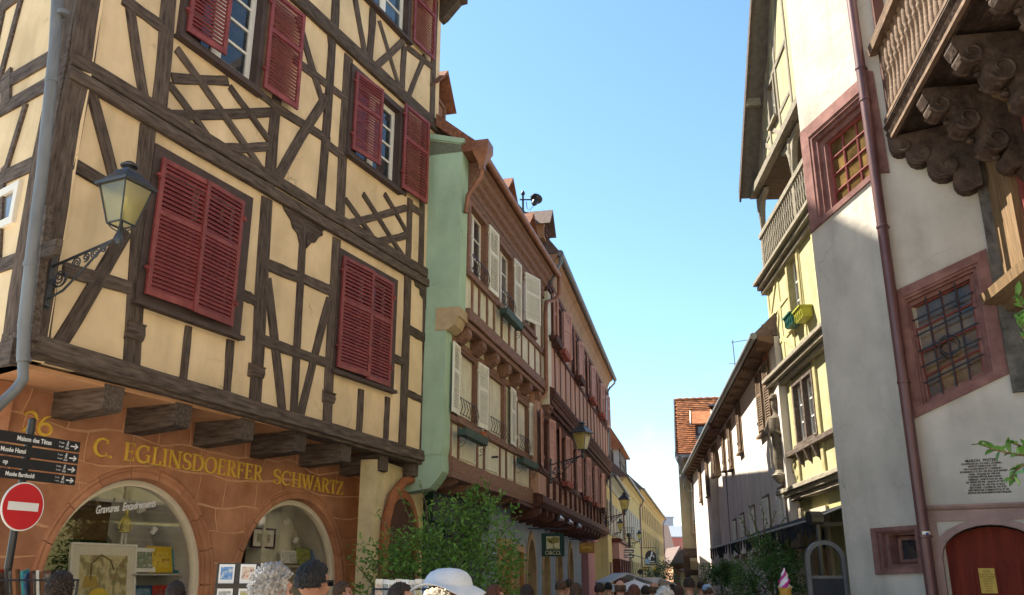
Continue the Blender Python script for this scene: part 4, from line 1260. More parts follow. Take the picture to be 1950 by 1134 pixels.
amber_reflection = M('leaded_glass_painted_reflection', (.05, .03, .012), .16, .6, 3.2, c2=(.17, .105, .035), spec=.5, bump=.1, bscale=6, obj_var=.5)  # amber tone paints in the golden reflection of the ochre house opposite
f2 = stone_frame(TR, w2o, w2i, 'window_moulding', ((.5, .64, .012), (.63, .8, -.03), (.79, 1.02, -.09)))
f1 = stone_frame(T_M, w1o, w1i, 'window_moulding', ((.5, .64, .012), (.63, .8, -.03), (.79, 1.02, -.09)))
fs_ = stone_frame(T_M, swo, swi, 'window_moulding', ((.5, .72, .0), (.7, 1.0, -.06)))
# jamb of the upper window wrapping round the corner
m = TR.mb(); z0, z1 = pR(1669, 335)[1], pR(1637, 138)[1]
m.prism([(-.13, z0), (.0, z0 + .02), (.0, z1), (-.10, z1 - .05)], -.1, .03); m.obj('jamb_stone', pinkstone, TR.root)
def grid_panes(bf, i, cols, rows, w, barm, panem, bw=.02, holder=None, ring=False, iron_w=None):
    P_ = lambda s, t: ((i[0][0] * (1 - s) + i[3][0] * s) * (1 - t) + (i[1][0] * (1 - s) + i[2][0] * s) * t,
                       (i[0][1] * (1 - s) + i[3][1] * s) * (1 - t) + (i[1][1] * (1 - s) + i[2][1] * s) * t)
    for r in range(rows):
        for c in range(cols):
            q = [P_(c / cols, r / rows), P_(c / cols, (r + 1) / rows), P_((c + 1) / cols, (r + 1) / rows), P_((c + 1) / cols, r / rows)]
            m = MB(bf.s); t = [w + rnd.uniform(-.004, .004) for _ in range(4)]
            m.add([(p[0], ww, p[1]) for p, ww in zip(q, t)] + [(p[0], w - .02, p[1]) for p in q],
                  [(0, 1, 2, 3), (4, 7, 6, 5), (0, 4, 5, 1), (1, 5, 6, 2), (2, 6, 7, 3), (3, 7, 4, 0)])
            on(bf, m, 'pane', panem)
    for c in range(cols + 1):
        a, b_ = P_(c / cols, 0), P_(c / cols, 1)
        m = MB(bf.s); m.tube([(a[0], w + .012, a[1]), (b_[0], w + .012, b_[1])], bw if c in (0, cols) else bw * .6, 6); on(bf, m, 'glazing_bar', barm)
    for r in range(rows + 1):
        a, b_ = P_(0, r / rows), P_(1, r / rows)
        m = MB(bf.s); m.tube([(a[0], w + .014, a[1]), (b_[0], w + .014, b_[1])], bw if r in (0, rows) else bw * .6, 6); on(bf, m, 'glazing_bar', barm)
    if iron_w is not None:
        for r in range(1, 6):
            a, b_ = P_(-.02, r / 6), P_(1.02, r / 6)
            m = MB(bf.s); m.tube([(a[0], iron_w, a[1]), (b_[0], iron_w, b_[1])], .011, 6); on(bf, m, 'iron_bar', iron)
        for c in (1, 2, 3):
            a, b_ = P_(c / 4, -.02), P_(c / 4, 1.02)
            m = MB(bf.s); m.tube([(a[0], iron_w - .015, a[1]), (b_[0], iron_w - .015, b_[1])], .011, 6); on(bf, m, 'iron_bar', iron)
        c = P_(.5, .58)
        m = MB(bf.s); m.tube([(c[0] + .12 * math.cos(k * math.pi / 12), iron_w + .01, c[1] + .12 * math.sin(k * math.pi / 12)) for k in range(24)], .012, 6, closed=True); on(bf, m, 'iron_ring', iron)
redbar = M('dull_red_paint', (.20, .05, .045), .5, .15, 6)
grid_panes(TR, w2i, 4, 4, -.2, redbar, amber_reflection, .022, iron_w=-.07)
grid_panes(T_M, w1i, 3, 4, -.2, redbar, amber_reflection, .03)
m = T_M.mb(); 
grid_panes(T_M, inset(swi, .2), 1, 1, -.2, pinkstone, glass, .03)
# door, stone surround, notice
dm = M('red_brown_door_paint', (.13, .014, .006), .6, .25, 3, c2=(.17, .022, .010), stretch=(5, 5, .5), bump=.12, bscale=18, spec=.15)
m = TR.mb(); m.ring(segarch(DU, DR + .09, 1.88, .42), segarch(DU, DR - .012, 1.86, .37, foot=.01), -.25, .03); m.obj('door_surround', M('grey_pink_stone', (.30, .20, .17), .85, .2, 4, bump=.2), TR.root)
m = TR.mb(); m.prism([(-.0, 2.28), (-.0, 2.46), (-1.32, 2.46), (-1.32, 2.28)], -.1, .02); m.obj('lintel_stone', MATS['grey_pink_stone'], TR.root)
m = TR.mb(); m.prism_x([(.0, 2.40), (.05, 2.42), (.075, 2.45), (.075, 2.47), (.0, 2.47)], -1.32, -.0); m.obj('lintel_moulding', MATS['grey_pink_stone'], TR.root)
for z0, z1 in ((0, .8), (.805, 1.5), (1.505, 2.275)):
    m = TR.mb(); m.box(-.1, -.005, -.1, .024, z0, z1); m.obj('jamb_stone', MATS['grey_pink_stone'], TR.root)
dr = TR.mb(); dr.prism(segarch(DU, DR - .0, 1.85, .36, foot=.02), -.2, -.15); d_ = dr.obj('door', dm, TR.root)
for k in range(4):
    a = DU - DR + .06 + k * (2 * DR - .12) / 4; e = a + (2 * DR - .12) / 4 - .03
    TR.mb().box(a, e, -.15, -.135, .15, 1.8).obj('door_panel', dm, d_)
nb = thing('notice', 'yellowed paper notice pinned on the red-brown turret door', 'notice', TR.W(*[sum(x) / 2 for x in zip(pR(1866, 1083, -.13), pR(1897, 1130, -.13))], -.13))
nb.rotation_euler = (0, 0, PHI_R)
MB().box(-.085, .085, .0, .006, -.14, .14).obj('paper', M('ochre_paper', (.50, .33, .075), .8, .12, 7), nb)
ink = M('black_ink', (.02, .02, .02), .7, .1, 9)
ink2 = M('brown_ink', (.2, .11, .03), .7, .1, 9)
for k in range(9):
    me = text_mesh(('AVIS', 'propriete privee', 'entree interdite', 'au public', 'merci de', 'respecter', 'les lieux', 'privat', 'private')[k], .026 if k else .04, ink2, .0005, 'CENTER')
    link('lettering', me, nb, loc=(0, .008, .09 - k * .026), rot=(RAD(90), 0, RAD(180)))
# painted inscription
lines = ['MAISON  PFISTER', 'CONSTRUITE EN 1537 PAR L. SCHERER -', 'VENTE ET REVENTE EN 1567', 'PAR CLAUDE SISON ET J. LUDMANN -', 'BOURGEOIS D ICI EN 1596 PAR LEUR ENFANT', 'PASSE - ACQUISE EN 1698 PAR', 'CHRETIEN PFISTER MARCHAND -', 'HEBERGE L HABITATION EN 1841',
         'LES FRERES PFISTER - MAISON ET VENTE', 'LE RECUEIL EN 1892 PAR LA VILLE', 'RESTAUREE - CLASSEE EN 1927 PUIS', 'BIEN PRIVE SUR CHEMIN ROYAL ET DE', 'SERVICE DES MONUMENTS HISTORIQUES']
sx0, sz0 = pR(1862, 878); sx1, sz1 = pR(1880, 938)
c0 = pR(1872, 905)[0]
for k, t_ in enumerate(lines):
    v_ = sz0 - .012 - (sz0 - sz1) * k / (len(lines) - 1)
    s_ = .046 if k == 0 else .030
    me = text_mesh(t_, s_, ink, .0006, 'CENTER', bold=.001, sx=.82 if k else .95)
    o = link('lettering', me, TR.root, loc=(c0 - .003 * k, .004, v_), rot=(RAD(90), 0, RAD(180)))
# rain pipe on the turret corner
tp = thing('drain_pipe', 'tall purple-brown rain pipe running down the corner of the stair turret', 'drain pipe', TR.W(0.0, 0, 0) + Vector((-.1, -.09, 0)))
pipem = M('purple_brown_pipe', (.115, .052, .05), .38, .15, 4, metal=.25, spec=.5)
MB().tube([(0, 0, 0), (0, 0, 6), (0, 0, ZT)], .068, 16).obj('pipe', pipem, tp, smooth=True)
for y in (130, 190, 432, 728, 1022):
    z = pR(1700, y)[1] * 1.0
    z = 1.65 + (ray(1608 + .156 * y, y).z / ray(1608 + .156 * y, y).y) * 10.9
    MB().lathe([(.07, -.02), (.078, -.015), (.078, .015), (.07, .02)], (0, 0, z), 16).obj('collar', pipem, tp, smooth=True)
    MB().box(-.02, .1, .0, .1, z - .012, z + .012).obj('clip', pipem, tp)
zs = 1.65 + ray(1760, 1018).z / ray(1760, 1018).y * 10.85
st = thing('sticker', 'small white sticker with a blue mark stuck on the purple-brown pipe', 'sticker', tp.location + Vector((0, 0, zs)))
m = MB()
for k in range(6):
    a0 = RAD(-130 + k * 16); a1 = RAD(-130 + (k + 1) * 16)
    m.quad((.0695 * math.cos(a0), .0695 * math.sin(a0), -.035), (.0695 * math.cos(a1), .0695 * math.sin(a1), -.035), (.0695 * math.cos(a1), .0695 * math.sin(a1), .035), (.0695 * math.cos(a0), .0695 * math.sin(a0), .035))
m.obj('sticker_face', whitepaint, st, fix=False)
m = MB()
for k in (2, 3):
    a0 = RAD(-130 + k * 16); a1 = RAD(-130 + (k + 1) * 16)
    m.quad((.071 * math.cos(a0), .071 * math.sin(a0), -.012), (.071 * math.cos(a1), .071 * math.sin(a1), -.012), (.071 * math.cos(a1), .071 * math.sin(a1), .018), (.071 * math.cos(a0), .071 * math.sin(a0), .018))
m.obj('sticker_mark', M('blue_print', (.05, .08, .3), .6, .1, 9), st, fix=False)
# main facade running towards the viewer: carved pilaster, window jamb, sill
greystone = M('dark_carved_stone', (.085, .075, .066), .9, .4, 7, c2=(.16, .145, .125), bump=.9, bscale=16)
m = TR.mb(); m.prism([(-1.13, 3.75), (-1.33, 3.75), (-1.33, 7.45), (-1.13, 7.45)], -.05, .07); m.obj('carved_pilaster', greystone, TR.root)
gold = M('golden_oak', (.15, .092, .046), .75, .3, 4, c2=(.24, .155, .08), stretch=(6, 6, .6), bump=.25, bscale=14)
hw_in = rect(-3.2, -.75, 5.0, 6.9)
slab(H, -9, 0, 0, 13.5, [hw_in], tplaster, .35, 'facade_wall')
on(H, H.mb().box(-.62, -.02, -.0, .1, 5.0, 7.0), 'window_jamb', gold)
m = H.mb(); m.ring(rect(-3.32, -.6, 4.9, 7.02), hw_in, -.2, .14); on(H, m, 'window_frame', gold)
m = H.mb(); m.ring(hw_in, inset(hw_in, .06), -.15, .05); on(H, m, 'casement', redbar)
for k in range(3):
    on(H, H.mb().box(-2.6 + k * .7, -2.52 + k * .7, -.14, .04, 5.05, 6.85), 'glazing_bar', redbar)
on(H, H.mb().box(-3.15, -.8, -.12, -.1, 5.05, 6.85), 'pane', glass)
m = H.mb(); m.prism_x([(0, 4.72), (.12, 4.74), (.16, 4.82), (.34, 4.88), (.36, 5.0), (0, 5.0)], -3.5, .12); on(H, m, 'window_sill', gold)
m = H.mb(); m.prism_x([(0, 7.02), (.18, 7.04), (.3, 7.12), (.3, 7.3), (0, 7.3)], -3.5, -.25); on(H, m, 'window_hood', gold)
# gallery on carved brackets
GW, GZ, GR = 1.08, 7.42, 8.72
GU1 = .32
wood = M('weathered_oak', (.135, .085, .055), .75, .35, 5, c2=(.24, .16, .105), bump=.4, bscale=12, stretch=(1, 5, 5), obj_var=.1)
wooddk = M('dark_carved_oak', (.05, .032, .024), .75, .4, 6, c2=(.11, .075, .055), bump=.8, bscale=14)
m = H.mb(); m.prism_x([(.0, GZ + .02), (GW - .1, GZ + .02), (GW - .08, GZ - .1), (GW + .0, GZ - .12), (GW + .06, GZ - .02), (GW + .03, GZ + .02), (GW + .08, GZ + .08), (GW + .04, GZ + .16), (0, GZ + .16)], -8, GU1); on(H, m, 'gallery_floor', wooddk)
for z, w_ in ((GZ + .17, .05), (GZ - .13, .035)):
    on(H, H.mb().box(-8, GU1 + .02, GW - .02, GW + w_, z, z + .05), 'moulding', wood)
m = H.mb(); m.prism_x([(GW - .14, GR), (GW + .1, GR - .02), (GW + .12, GR + .1), (GW + .05, GR + .16), (GW - .1, GR + .16)], -8, GU1 + .1); on(H, m, 'gallery_rail', wood)
m = H.mb(); m.box(GU1 - .02, GU1 + .12, GW - .16, GW - .02, GZ, GR + 2.2); on(H, m, 'gallery_post', M('red_brown_oak', (.10, .045, .036), .75, .3, 5, bump=.3, bscale=14))
bal = MB().lathe([(.03, 0), (.045, .03), (.03, .07), (.05, .12), (.055, .22), (.04, .36), (.028, .52), (.026, .6), (.042, .64), (.042, .68), (.028, .72), (.05, .8), (.045, .95), (.03, 1.06), (.045, 1.1), (.04, 1.14)], n=10)
bme = bal.mesh('baluster', wood, True)
R_ = Matrix.Translation(TR.o) @ Matrix.Rotation(TR.phi, 4, 'Z')
for k in range(44):
    u = GU1 - .12 - k * .178
    p = R_.inverted() @ H.W(u, GZ + .16, GW - .03)
    link('baluster', bme, TR.root, loc=p)
def scroll_bracket(u, th=.24, w1=1.05, mat=wooddk):
    """carved console seen from the side: two big scrolls stepping back to the wall"""
    zt = GZ - .12
    pts = [(0, zt), (w1, zt), (w1 + .02, zt - .1), (w1 - .03, zt - .2)]
    for cx, cz, r in ((w1 - .17, zt - .22, .13), (w1 - .45, zt - .42, .17), (w1 - .72, zt - .72, .17), (w1 - .88, zt - 1.0, .12)):
        for a in range(20, -160, -30):
            pts.append((max(cx + r * math.cos(RAD(a)), .02), cz + r * math.sin(RAD(a))))
    pts += [(0.02, zt - 1.2), (0, zt - 1.2)]
    m = H.mb(); m.prism_x(pts, u - th / 2, u + th / 2)
    return m
pts = [(-.17, GZ - .1), (-.17, GZ - .2)]
for cx, cz, r in ((-.30, GZ - .24, .13), (-.52, GZ - .42, .16), (-.78, GZ - .66, .19), (-1.02, GZ - .92, .16)):
    for a in range(-10, -150, -28): pts.append((cx + r * math.cos(RAD(a)) , cz + r * math.sin(RAD(a))))
pts += [(-1.2, GZ - 1.02), (-1.2, GZ - .1)]
pts = [(min(p[0], -.16), p[1]) for p in pts]
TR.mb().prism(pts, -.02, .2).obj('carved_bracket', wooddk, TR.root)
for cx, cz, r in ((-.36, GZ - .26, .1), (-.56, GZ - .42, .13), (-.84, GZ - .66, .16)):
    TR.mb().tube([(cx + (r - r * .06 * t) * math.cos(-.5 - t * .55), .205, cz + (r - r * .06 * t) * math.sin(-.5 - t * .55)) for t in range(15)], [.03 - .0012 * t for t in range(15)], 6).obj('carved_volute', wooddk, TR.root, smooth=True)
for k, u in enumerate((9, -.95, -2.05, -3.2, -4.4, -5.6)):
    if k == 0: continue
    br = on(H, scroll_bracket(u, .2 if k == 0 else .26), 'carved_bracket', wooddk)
    for cx, cz, r in ((GW - .2, GZ - .34, .135), (GW - .48, GZ - .55, .175), (GW - .75, GZ - .85, .175)):
        for e in (-1, 1):
            hw_ = .11 if k == 0 else .14
            m = H.mb(); m.tube([(u + e * hw_, cx + (r * .98 - r * .06 * t) * math.cos(-.5 - t * .55), cz + (r * .98 - r * .06 * t) * math.sin(-.5 - t * .55)) for t in range(15)], [.03 - .0012 * t for t in range(15)], 6); on(H, m, 'carved_volute', wooddk, smooth=True)
    m = H.mb()
    for j in range(12):
        a_ = j / 11
        x_, z_ = GW - .1 - .85 * a_, GZ - .25 - .95 * a_
        m.lathe([(.0, -.045), (.04, -.03), (.055, .0), (.035, .035), (.0, .05)], (u + .08 * math.sin(j * 2.4), x_ + .02, z_), 7)
    on(H, m, 'carved_foliage', wooddk, smooth=True)['kind'] = 'stuff'
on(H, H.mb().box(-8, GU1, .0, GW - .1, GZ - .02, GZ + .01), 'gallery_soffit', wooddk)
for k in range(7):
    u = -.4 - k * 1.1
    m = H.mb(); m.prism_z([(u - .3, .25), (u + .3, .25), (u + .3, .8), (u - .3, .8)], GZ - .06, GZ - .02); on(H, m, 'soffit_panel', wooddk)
# turret roof above the picture, back of the house
on(H, H.mb().prism_z([(-9, -.36), (-.1, -.36), (1.9, -.6), (1.9, -7), (-9, -7)], 0, 13.3), 'house_core', tplaster)
m = TR.mb(); cx_, cy_ = -.2, -1.8
TRc = [TR.o, V1, V2, V2 + Vector((1.63 * math.cos(RAD(90 - 29.2 - 45)), 1.63 * math.sin(RAD(90 - 29.2 - 45)), 0)), VH]
inv = R_.inverted()
loc = [inv @ p for p in TRc]; ctr = sum(loc, Vector()) / len(loc)
vs = [tuple(p + (p - ctr).normalized() * .25 + Vector((0, 0, ZT - .02))) for p in loc] + [tuple(ctr + Vector((0, 0, ZT + 4)))]
MB().add(vs, [(0, 1, 5), (1, 2, 5), (2, 3, 5), (3, 4, 5), (4, 0, 5), (4, 3, 2, 1, 0)]).obj('roof', tiles, TR.root)

# ------------------------------------------------------------------ yellow gabled timber house behind the turret
Yo = at_y(1512, 880, 20.0)
Y = Bld('yellow_gabled_house', 'narrow yellow timbered house with an open balustraded loggia under its gable', 'house', Yo, 1080, 'R')
pY = Y.P
yel = M('yellow_render', (.36, .33, .18), .9, .15, 3, bump=.15, stain=.2)
oliveY = M('olive_timber', (.30, .26, .12), .8, .25, 5, c2=(.38, .33, .17), bump=.25, bscale=14, obj_var=.12)
oldwood = M('weathered_grey_wood', (.19, .165, .125), .85, .3, 5, c2=(.30, .26, .19), bump=.4, bscale=12, stretch=(1, 6, 6), obj_var=.15)
U1, U0 = 1.05, -7.2
yw = [(-1.95, -1.15, 7.0, 8.4)]
sheet_solid(Y, 'wall', rect(U0, U1, 6.2, 8.8), [rect(-1.98, -1.12, 6.98, 8.42)], 0, -.3, yel)
window(Y, -1.95, -1.15, 7.0, 8.4, fw=.14, proud=.05, fmat=oliveY, rows=3, leaves=2, depth=.14)
sheet_solid(Y, 'wall', rect(U0, U1 - .25, 3.55, 6.2), [rect(-2.05, -.45, 4.4, 5.75)], -.05, -.35, yel)
for a, c in ((-2.0, -1.3), (-1.18, -.5)):
    window(Y, a, c, 4.45, 5.7, fw=.09, proud=.06, fmat=timberA, rows=3, leaves=1, depth=.1, w=-.05, cols=2, pmat=glass)
for u, w_ in ((.7, .22), (-.3, .18), (-2.25, .2), (-3.5, .2)): beam(Y, (u, 3.6), (u, 6.1), w_, -.01, mat=oliveY)
beam(Y, (U0, 4.28), (U1 - .25, 4.28), .12, .1, mat=timberA, seg=6); 
for a in (-.6, -1.25, -1.9): Y.mb().prism_x([(-.06, 3.95), (.02, 4.0), (.1, 4.22), (-.06, 4.22)], a - .05, a + .05).obj('bracket', timberA, Y.root)
beam(Y, (-.1, 3.75), (.55, 4.2), .1, -.01, mat=oliveY); beam(Y, (-.1, 4.2), (.55, 3.75), .1, -.012, mat=oliveY)
for u in (.95, -.1, -1.05, -2.05, -3.2): beam(Y, (u, 6.4), (u, 8.7), .15, .02, mat=M('pale_olive_timber', (.40, .35, .17), .8, .2, 5, obj_var=.1))
for t in ((.95, 7.7, -1.05, 7.75), (.95, 6.9, -.1, 6.95), (-.1, 6.9, -1.05, 6.95), (.9, 6.45, .0, 7.7), (-.15, 8.6, .85, 7.75), (-1.1, 6.5, -.2, 6.9)):
    beam(Y, t[:2], t[2:], .12, .016, mat=MATS['pale_olive_timber'])
for zc, s_, ue in ((6.18, 1.0, .1), (8.72, 1.05, .12), (3.5, .8, -.12)):
    for k, (dz, w_, h) in enumerate(((0, .26, .1), (-.12, .18, .1), (-.24, .1, .1))):
        beam(Y, (U0, zc + dz * s_), (U1 + ue + w_ * .6, zc + dz * s_), h, w_ * s_, -.3, mat=oldwood, seg=14, name='moulded_cornice')
# loggia: floor, back wall, balustrade, corner post with bracket
Y.mb().box(U0, U1, -1.6, -.0, 8.78, 8.84).obj('loggia_floor', oldwood, Y.root)
Y.mb().box(U0, U1 - 2.2, -1.9, -1.6, 8.8, 11.4).obj('loggia_back_wall', M('loggia_boards', (.10, .075, .05), .85, .3, 5, stretch=(4, 1, .5)), Y.root)
Y.mb().box(U0, U1 + .1, -1.8, .02, 11.0, 11.12).obj('loggia_ceiling', MATS['loggia_boards'], Y.root)
Y.mb().box(U0, U1 + .04, -.04, .08, 9.86, 9.98).obj('hand_rail', oldwood, Y.root)
Y.mb().box(U1 - .1, U1 + .02, -1.6, .04, 9.86, 9.97).obj('hand_rail', oldwood, Y.root)
Y.mb().box(U0, U1 + .0, -.03, .06, 8.9, 8.98).obj('foot_rail', oldwood, Y.root)
bm2 = MB().lathe([(.03, 0), (.04, .08), (.028, .14), (.05, .25), (.035, .4), (.05, .55), (.03, .68), (.04, .78), (.035, .88)], n=8).mesh('baluster', oldwood, True)
for k in range(34): link('baluster', bm2, Y.root, loc=(U1 - .16 - k * .17, .01, 8.98))
for u in (U1 - .06, -2.3, -4.9):
    m = Y.mb(); m.lathe([(.09, 0), (.09, .9), (.075, .95), (.11, 1.0), (.08, 1.05), (.06, 1.3), (.075, 1.7), (.1, 1.75), (.1, 2.1)], (u, -.03, 8.85), 10); m.obj('loggia_post', oldwood, Y.root, smooth=True)
    for sg in ((-1,) if u > 0 else (-1, 1)):
        pts = [(u + sg * .08, 10.95), (u + sg * .75, 10.95)] + [(u + sg * (.75 - .67 * math.sin(RAD(a))) , 10.9 - .75 * (1 - math.cos(RAD(a))) - .05 * math.sin(RAD(a * 6))) for a in range(10, 91, 16)]
        Y.mb().prism(pts, -.09, .03).obj('curved_bracket', oldwood, Y.root)
# timbered gable and its deep verge
apx = -3.2
gz0 = 11.12
gl = [(U0 + .4, gz0), (U1, gz0), (apx, gz0 + (U1 - apx) * 1.22)]
sheet_solid(Y, 'gable_wall', gl, [rect(-1.55, -.95, 12.0, 13.0)], 0, -.25, yel)
window(Y, -1.52, -.98, 12.03, 12.97, fw=.08, fmat=oldwood, rows=2, leaves=1, depth=.1)
for t in ((U0 + .5, 11.3, U1 - .1, 11.3, .25), (U1 - .9, 11.3, U1 - .9, 12.3, .13), (-.8, 11.3, -.8, 13.6, .14), (-1.75, 11.3, -1.75, 14.6, .14), (-2.8, 11.3, -2.8, 15.8, .14),
          (.8, 11.4, -.8, 13.4, .12), (.1, 11.4, -.2, 12.6, .12), (-.8, 11.4, .2, 12.3, .12), (-1.7, 11.4, -.85, 12.0, .12), (-.8, 13.1, -2.8, 13.15, .13), (.3, 11.9, -2.8, 11.92, .12), (-1.7, 13.2, -2.7, 15.3, .12), (-1.0, 13.2, -1.9, 14.9, .12)):
    beam(Y, t[:2], t[2:4], t[4], .02, mat=oldwood)
Y.mb().box(U0, U1 + .1, .0, .2, 11.02, 11.2).obj('moulded_cornice', oldwood, Y.root)
sl = 1.22
ov = .12
def verge(sgn):
    ue = U1 + ov if sgn > 0 else U0 - ov
    ze = gz0 + (U1 - apx) * sl + .3
    z_low = ze - abs(ue - apx) * sl
    return [(apx, ze), (ue, z_low), (ue, z_low - .22), (apx, ze - .22)]
slr = M('dark_slate_boards', (.11, .098, .085), .8, .25, 6, bump=.4, bscale=15)
for sgn in (1, -1):
    Y.mb().prism(verge(sgn), -9, .42).obj('roof', slr, Y.root)
    q = verge(sgn); Y.mb().prism([(a, z - .02) for a, z in q[:2]] + [(a, z - .1) for a, z in q[2:]], .42, .47).obj('barge_board', timberA, Y.root)
Y.mb().box(U1 + .0, U1 + .5, -.2, .1, 13.2, 13.4) if False else None
m = Y.mb(); m.box(-.5, -.35, .1, .44, 12.85, 13.05); m.obj('purlin_end', oldwood, Y.root)
Y.mb().prism_z([(U0, -.36), (U1 - .3, -.36), (U1 - .3, -8), (U0, -8)], 0, 8.75).obj('house_core', yel, Y.root)
Y.mb().prism_z([(U0, -1.95), (U1 - 2.3, -1.95), (U1 - .3, -8), (U0, -8)], 8.75, 11.1).obj('house_core', yel, Y.root)
# ground floor
oliveg = M('olive_render', (.33, .31, .14), .9, .12, 3, stain=.12)
sheet_solid(Y, 'wall', rect(U0, U1 - .25, 0, 3.4), [rect(-1.75, -.65, .02, 2.75)], -.1, -.4, oliveg)
m = Y.mb(); m.ring(rect(-1.98, -.42, -.1, 3.0), rect(-1.72, -.68, -.05, 2.7), -.3, -.03); m.obj('door_surround', M('pale_sandstone', (.42, .35, .25), .85, .15, 5, bump=.2, obj_var=.1), Y.root)
for z in range(5): Y.mb().box(.0, .75, -.2, -.04, z * .62 + .006, z * .62 + .614).obj('quoin_stone', MATS['pale_sandstone'], Y.root)
m = Y.mb(); m.box(-1.75, -.65, -.35, -.28, 0, 2.72); dd = m.obj('door', woodD, Y.root)
for k in range(2): unit('pane', glass, dd, -1.6 + k * .55, -1.2 + k * .55, -.275, -.27, 2.2, 2.6)
gt = pY(1530, 962, -.1)
me = text_mesh('Zum Kragen', .2, M('brown_lettering', (.14, .11, .05), .8, .1, 9), .001, 'LEFT', shear=.1)
link('lettering', me, Y.root, loc=(.2, -.096, 3.12), rot=(RAD(90), 0, RAD(180)))
# carved figure on the corner post
sg_ = thing('carved_figure', 'weathered carved wooden figure of a merchant on the corner of the yellow house', 'carving', Y.W(U1 - .32, 3.7, .12))
sg_.rotation_euler = (0, 0, Y.phi + RAD(50))
MB().lathe([(.1, 0), (.2, .1), (.24, .18), (.16, .24), (.14, .3)], n=10).obj('pedestal', oldwood, sg_, smooth=True)
cloth = M('dark_carved_robe', (.13, .105, .075), .85, .35, 7, bump=.6, bscale=14)
MB().lathe([(.13, .3), (.17, .5), (.15, .8), (.16, 1.05), (.2, 1.3), (.19, 1.5), (.08, 1.6), (.06, 1.68), (.1, 1.76), (.11, 1.86), (.09, 1.96), (.14, 1.98), (.13, 2.05), (.06, 2.1)], n=14).obj('body', cloth, sg_, smooth=True)
for s_ in (-1, 1):
    MB().tube([(s_ * .19, 0, 1.48), (s_ * .25, .05, 1.25), (s_ * .16, .2, 1.1), (s_ * .05, .24, 1.18)], [.07, .065, .05, .04], 8).obj('arm', cloth, sg_, smooth=True)
MB().tube([(.12, .22, .35), (.1, .25, 1.2)], .02, 6).obj('staff', oldwood, sg_)
# two window boxes of plants hung on the yellow wall
for (x, y), nm, lab, c in (((1500, 612), 'window_box', 'dark green plastic flower trough hanging on the yellow timbered house', (.02, .09, .07)), ((1519, 600), 'window_box', 'lime yellow flower trough hanging under the yellow house window', (.30, .29, .04))):
    u, v = pY(x, y, .25)
    t = thing(nm, lab, 'flower trough', Y.W(u, v, .02)); t.rotation_euler = (0, 0, Y.phi)
    mm = M(nm + lab[:4].strip(), c, .5, .1, 6)
    MB().prism_x([(0, -.11), (.2, -.11), (.25, .12), (.0, .12)], -.28, .28).obj('trough', mm, t)
    MB().box(-.3, .3, -.01, .27, .1, .135).obj('rim', mm, t)
    for k in range(4):
        MB().box(-.22 + k * .14, -.2 + k * .14, .22, .245, -.1, .1).obj('rib', mm, t)

# ------------------------------------------------------------------ long rendered house with the big pointed arch
Zo = at_y(1500, 880, 20.0)
Z = Bld('long_rendered_house', 'long pale rendered house with brown shutters, deep eaves and a tall blind pointed arch', 'house', Zo, 1200, 'R')
pZ = Z.P
zpl = M('pale_beige_render', (.60, .53, .46), .95, .14, 1.2, bump=.2, bscale=12, stain=.32)
ZL = 29.5
blind = pointed(16.6, 3.3, 2.9, 12, foot=.02)
dark1, dark2 = pointed(13.9, 2.4, .75, 8, foot=.5), pointed(19.6, 2.4, .9, 8, foot=.5)
zwin = [(1.25, 2.25, 5.25, 6.75), (2.5, 3.5, 5.25, 6.75), (7.35, 8.1, 5.4, 6.75), (10.1, 10.9, 5.2, 6.7), (12.3, 12.9, 5.4, 6.7), (16.2, 17.0, 5.6, 6.75), (19.5, 20.5, 5.1, 6.8), (23.5, 24.5, 5.2, 6.8)]
zlow = [(.62, 1.55, 2.3, 3.6), (3.1, 4.1, 2.3, 3.6), (5.9, 6.8, 2.3, 3.55), (8.4, 9.3, 2.3, 3.5), (10.6, 11.4, 2.3, 3.45)]
sheet_solid(Z, 'wall', rect(.3, ZL, 0, 7.1), [rect(*q) for q in zwin] + [rect(*q) for q in zlow] + [blind], 0, -.35, zpl)
sheet_solid(Z, 'blind_arch_wall', rect(13.2, 21.0, 0, 7.0), [dark1, dark2], -.3, -.5, zpl)
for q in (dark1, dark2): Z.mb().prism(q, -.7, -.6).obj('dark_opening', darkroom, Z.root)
zsh = M('brown_grey_shutter', (.17, .115, .075), .7, .15, 6, obj_var=.1)
for u0, u1, v0, v1 in zwin:
    f = window(Z, u0, u1, v0, v1, fw=.09, proud=.03, fmat=zsh, rows=2, leaves=2, depth=.15, panes=False, sill=.1)
    wd = (u1 - u0) * .45
    for sgn, x in ((1, u0 + .05), (-1, u1 - .05)):
        shutter(Z, x if sgn > 0 else x - wd, x + wd if sgn > 0 else x, v0, v1, .04, zsh, n=(9, 12), hinge='l' if sgn > 0 else 'r', ang=.12, parts=False)
for u0, u1, v0, v1 in zlow:
    f = window(Z, u0, u1, v0, v1, fw=.07, proud=.03, fmat=zsh, rows=2, leaves=2, depth=.15, panes=False, sill=.04)
    for x0, x1, h in ((u0 + .01, (u0 + u1) / 2 - .01, 'l'), ((u0 + u1) / 2 + .01, u1 - .01, 'r')):
        shutter(Z, x0, x1, v0 + .02, v1 - .02, .03, whitepaint, n=(12, 12), hinge=h, ang=.06, parts=False)
m = Z.mb(); m.prism_x([(0, 6.92), (.06, 6.94), (.38, 7.04), (.38, 7.12), (0, 7.3)], .35, ZL + .2); m.obj('eave_boards', M('brown_eave_boards', (.14, .085, .055), .8, .25, 5, stretch=(.4, 6, 6)), Z.root)
for k in range(24):
    u = .9 + k * 1.22; Z.mb().box(u - .06, u + .06, .02, .35, 6.9, 7.0).obj('rafter_end', MATS['brown_eave_boards'], Z.root)
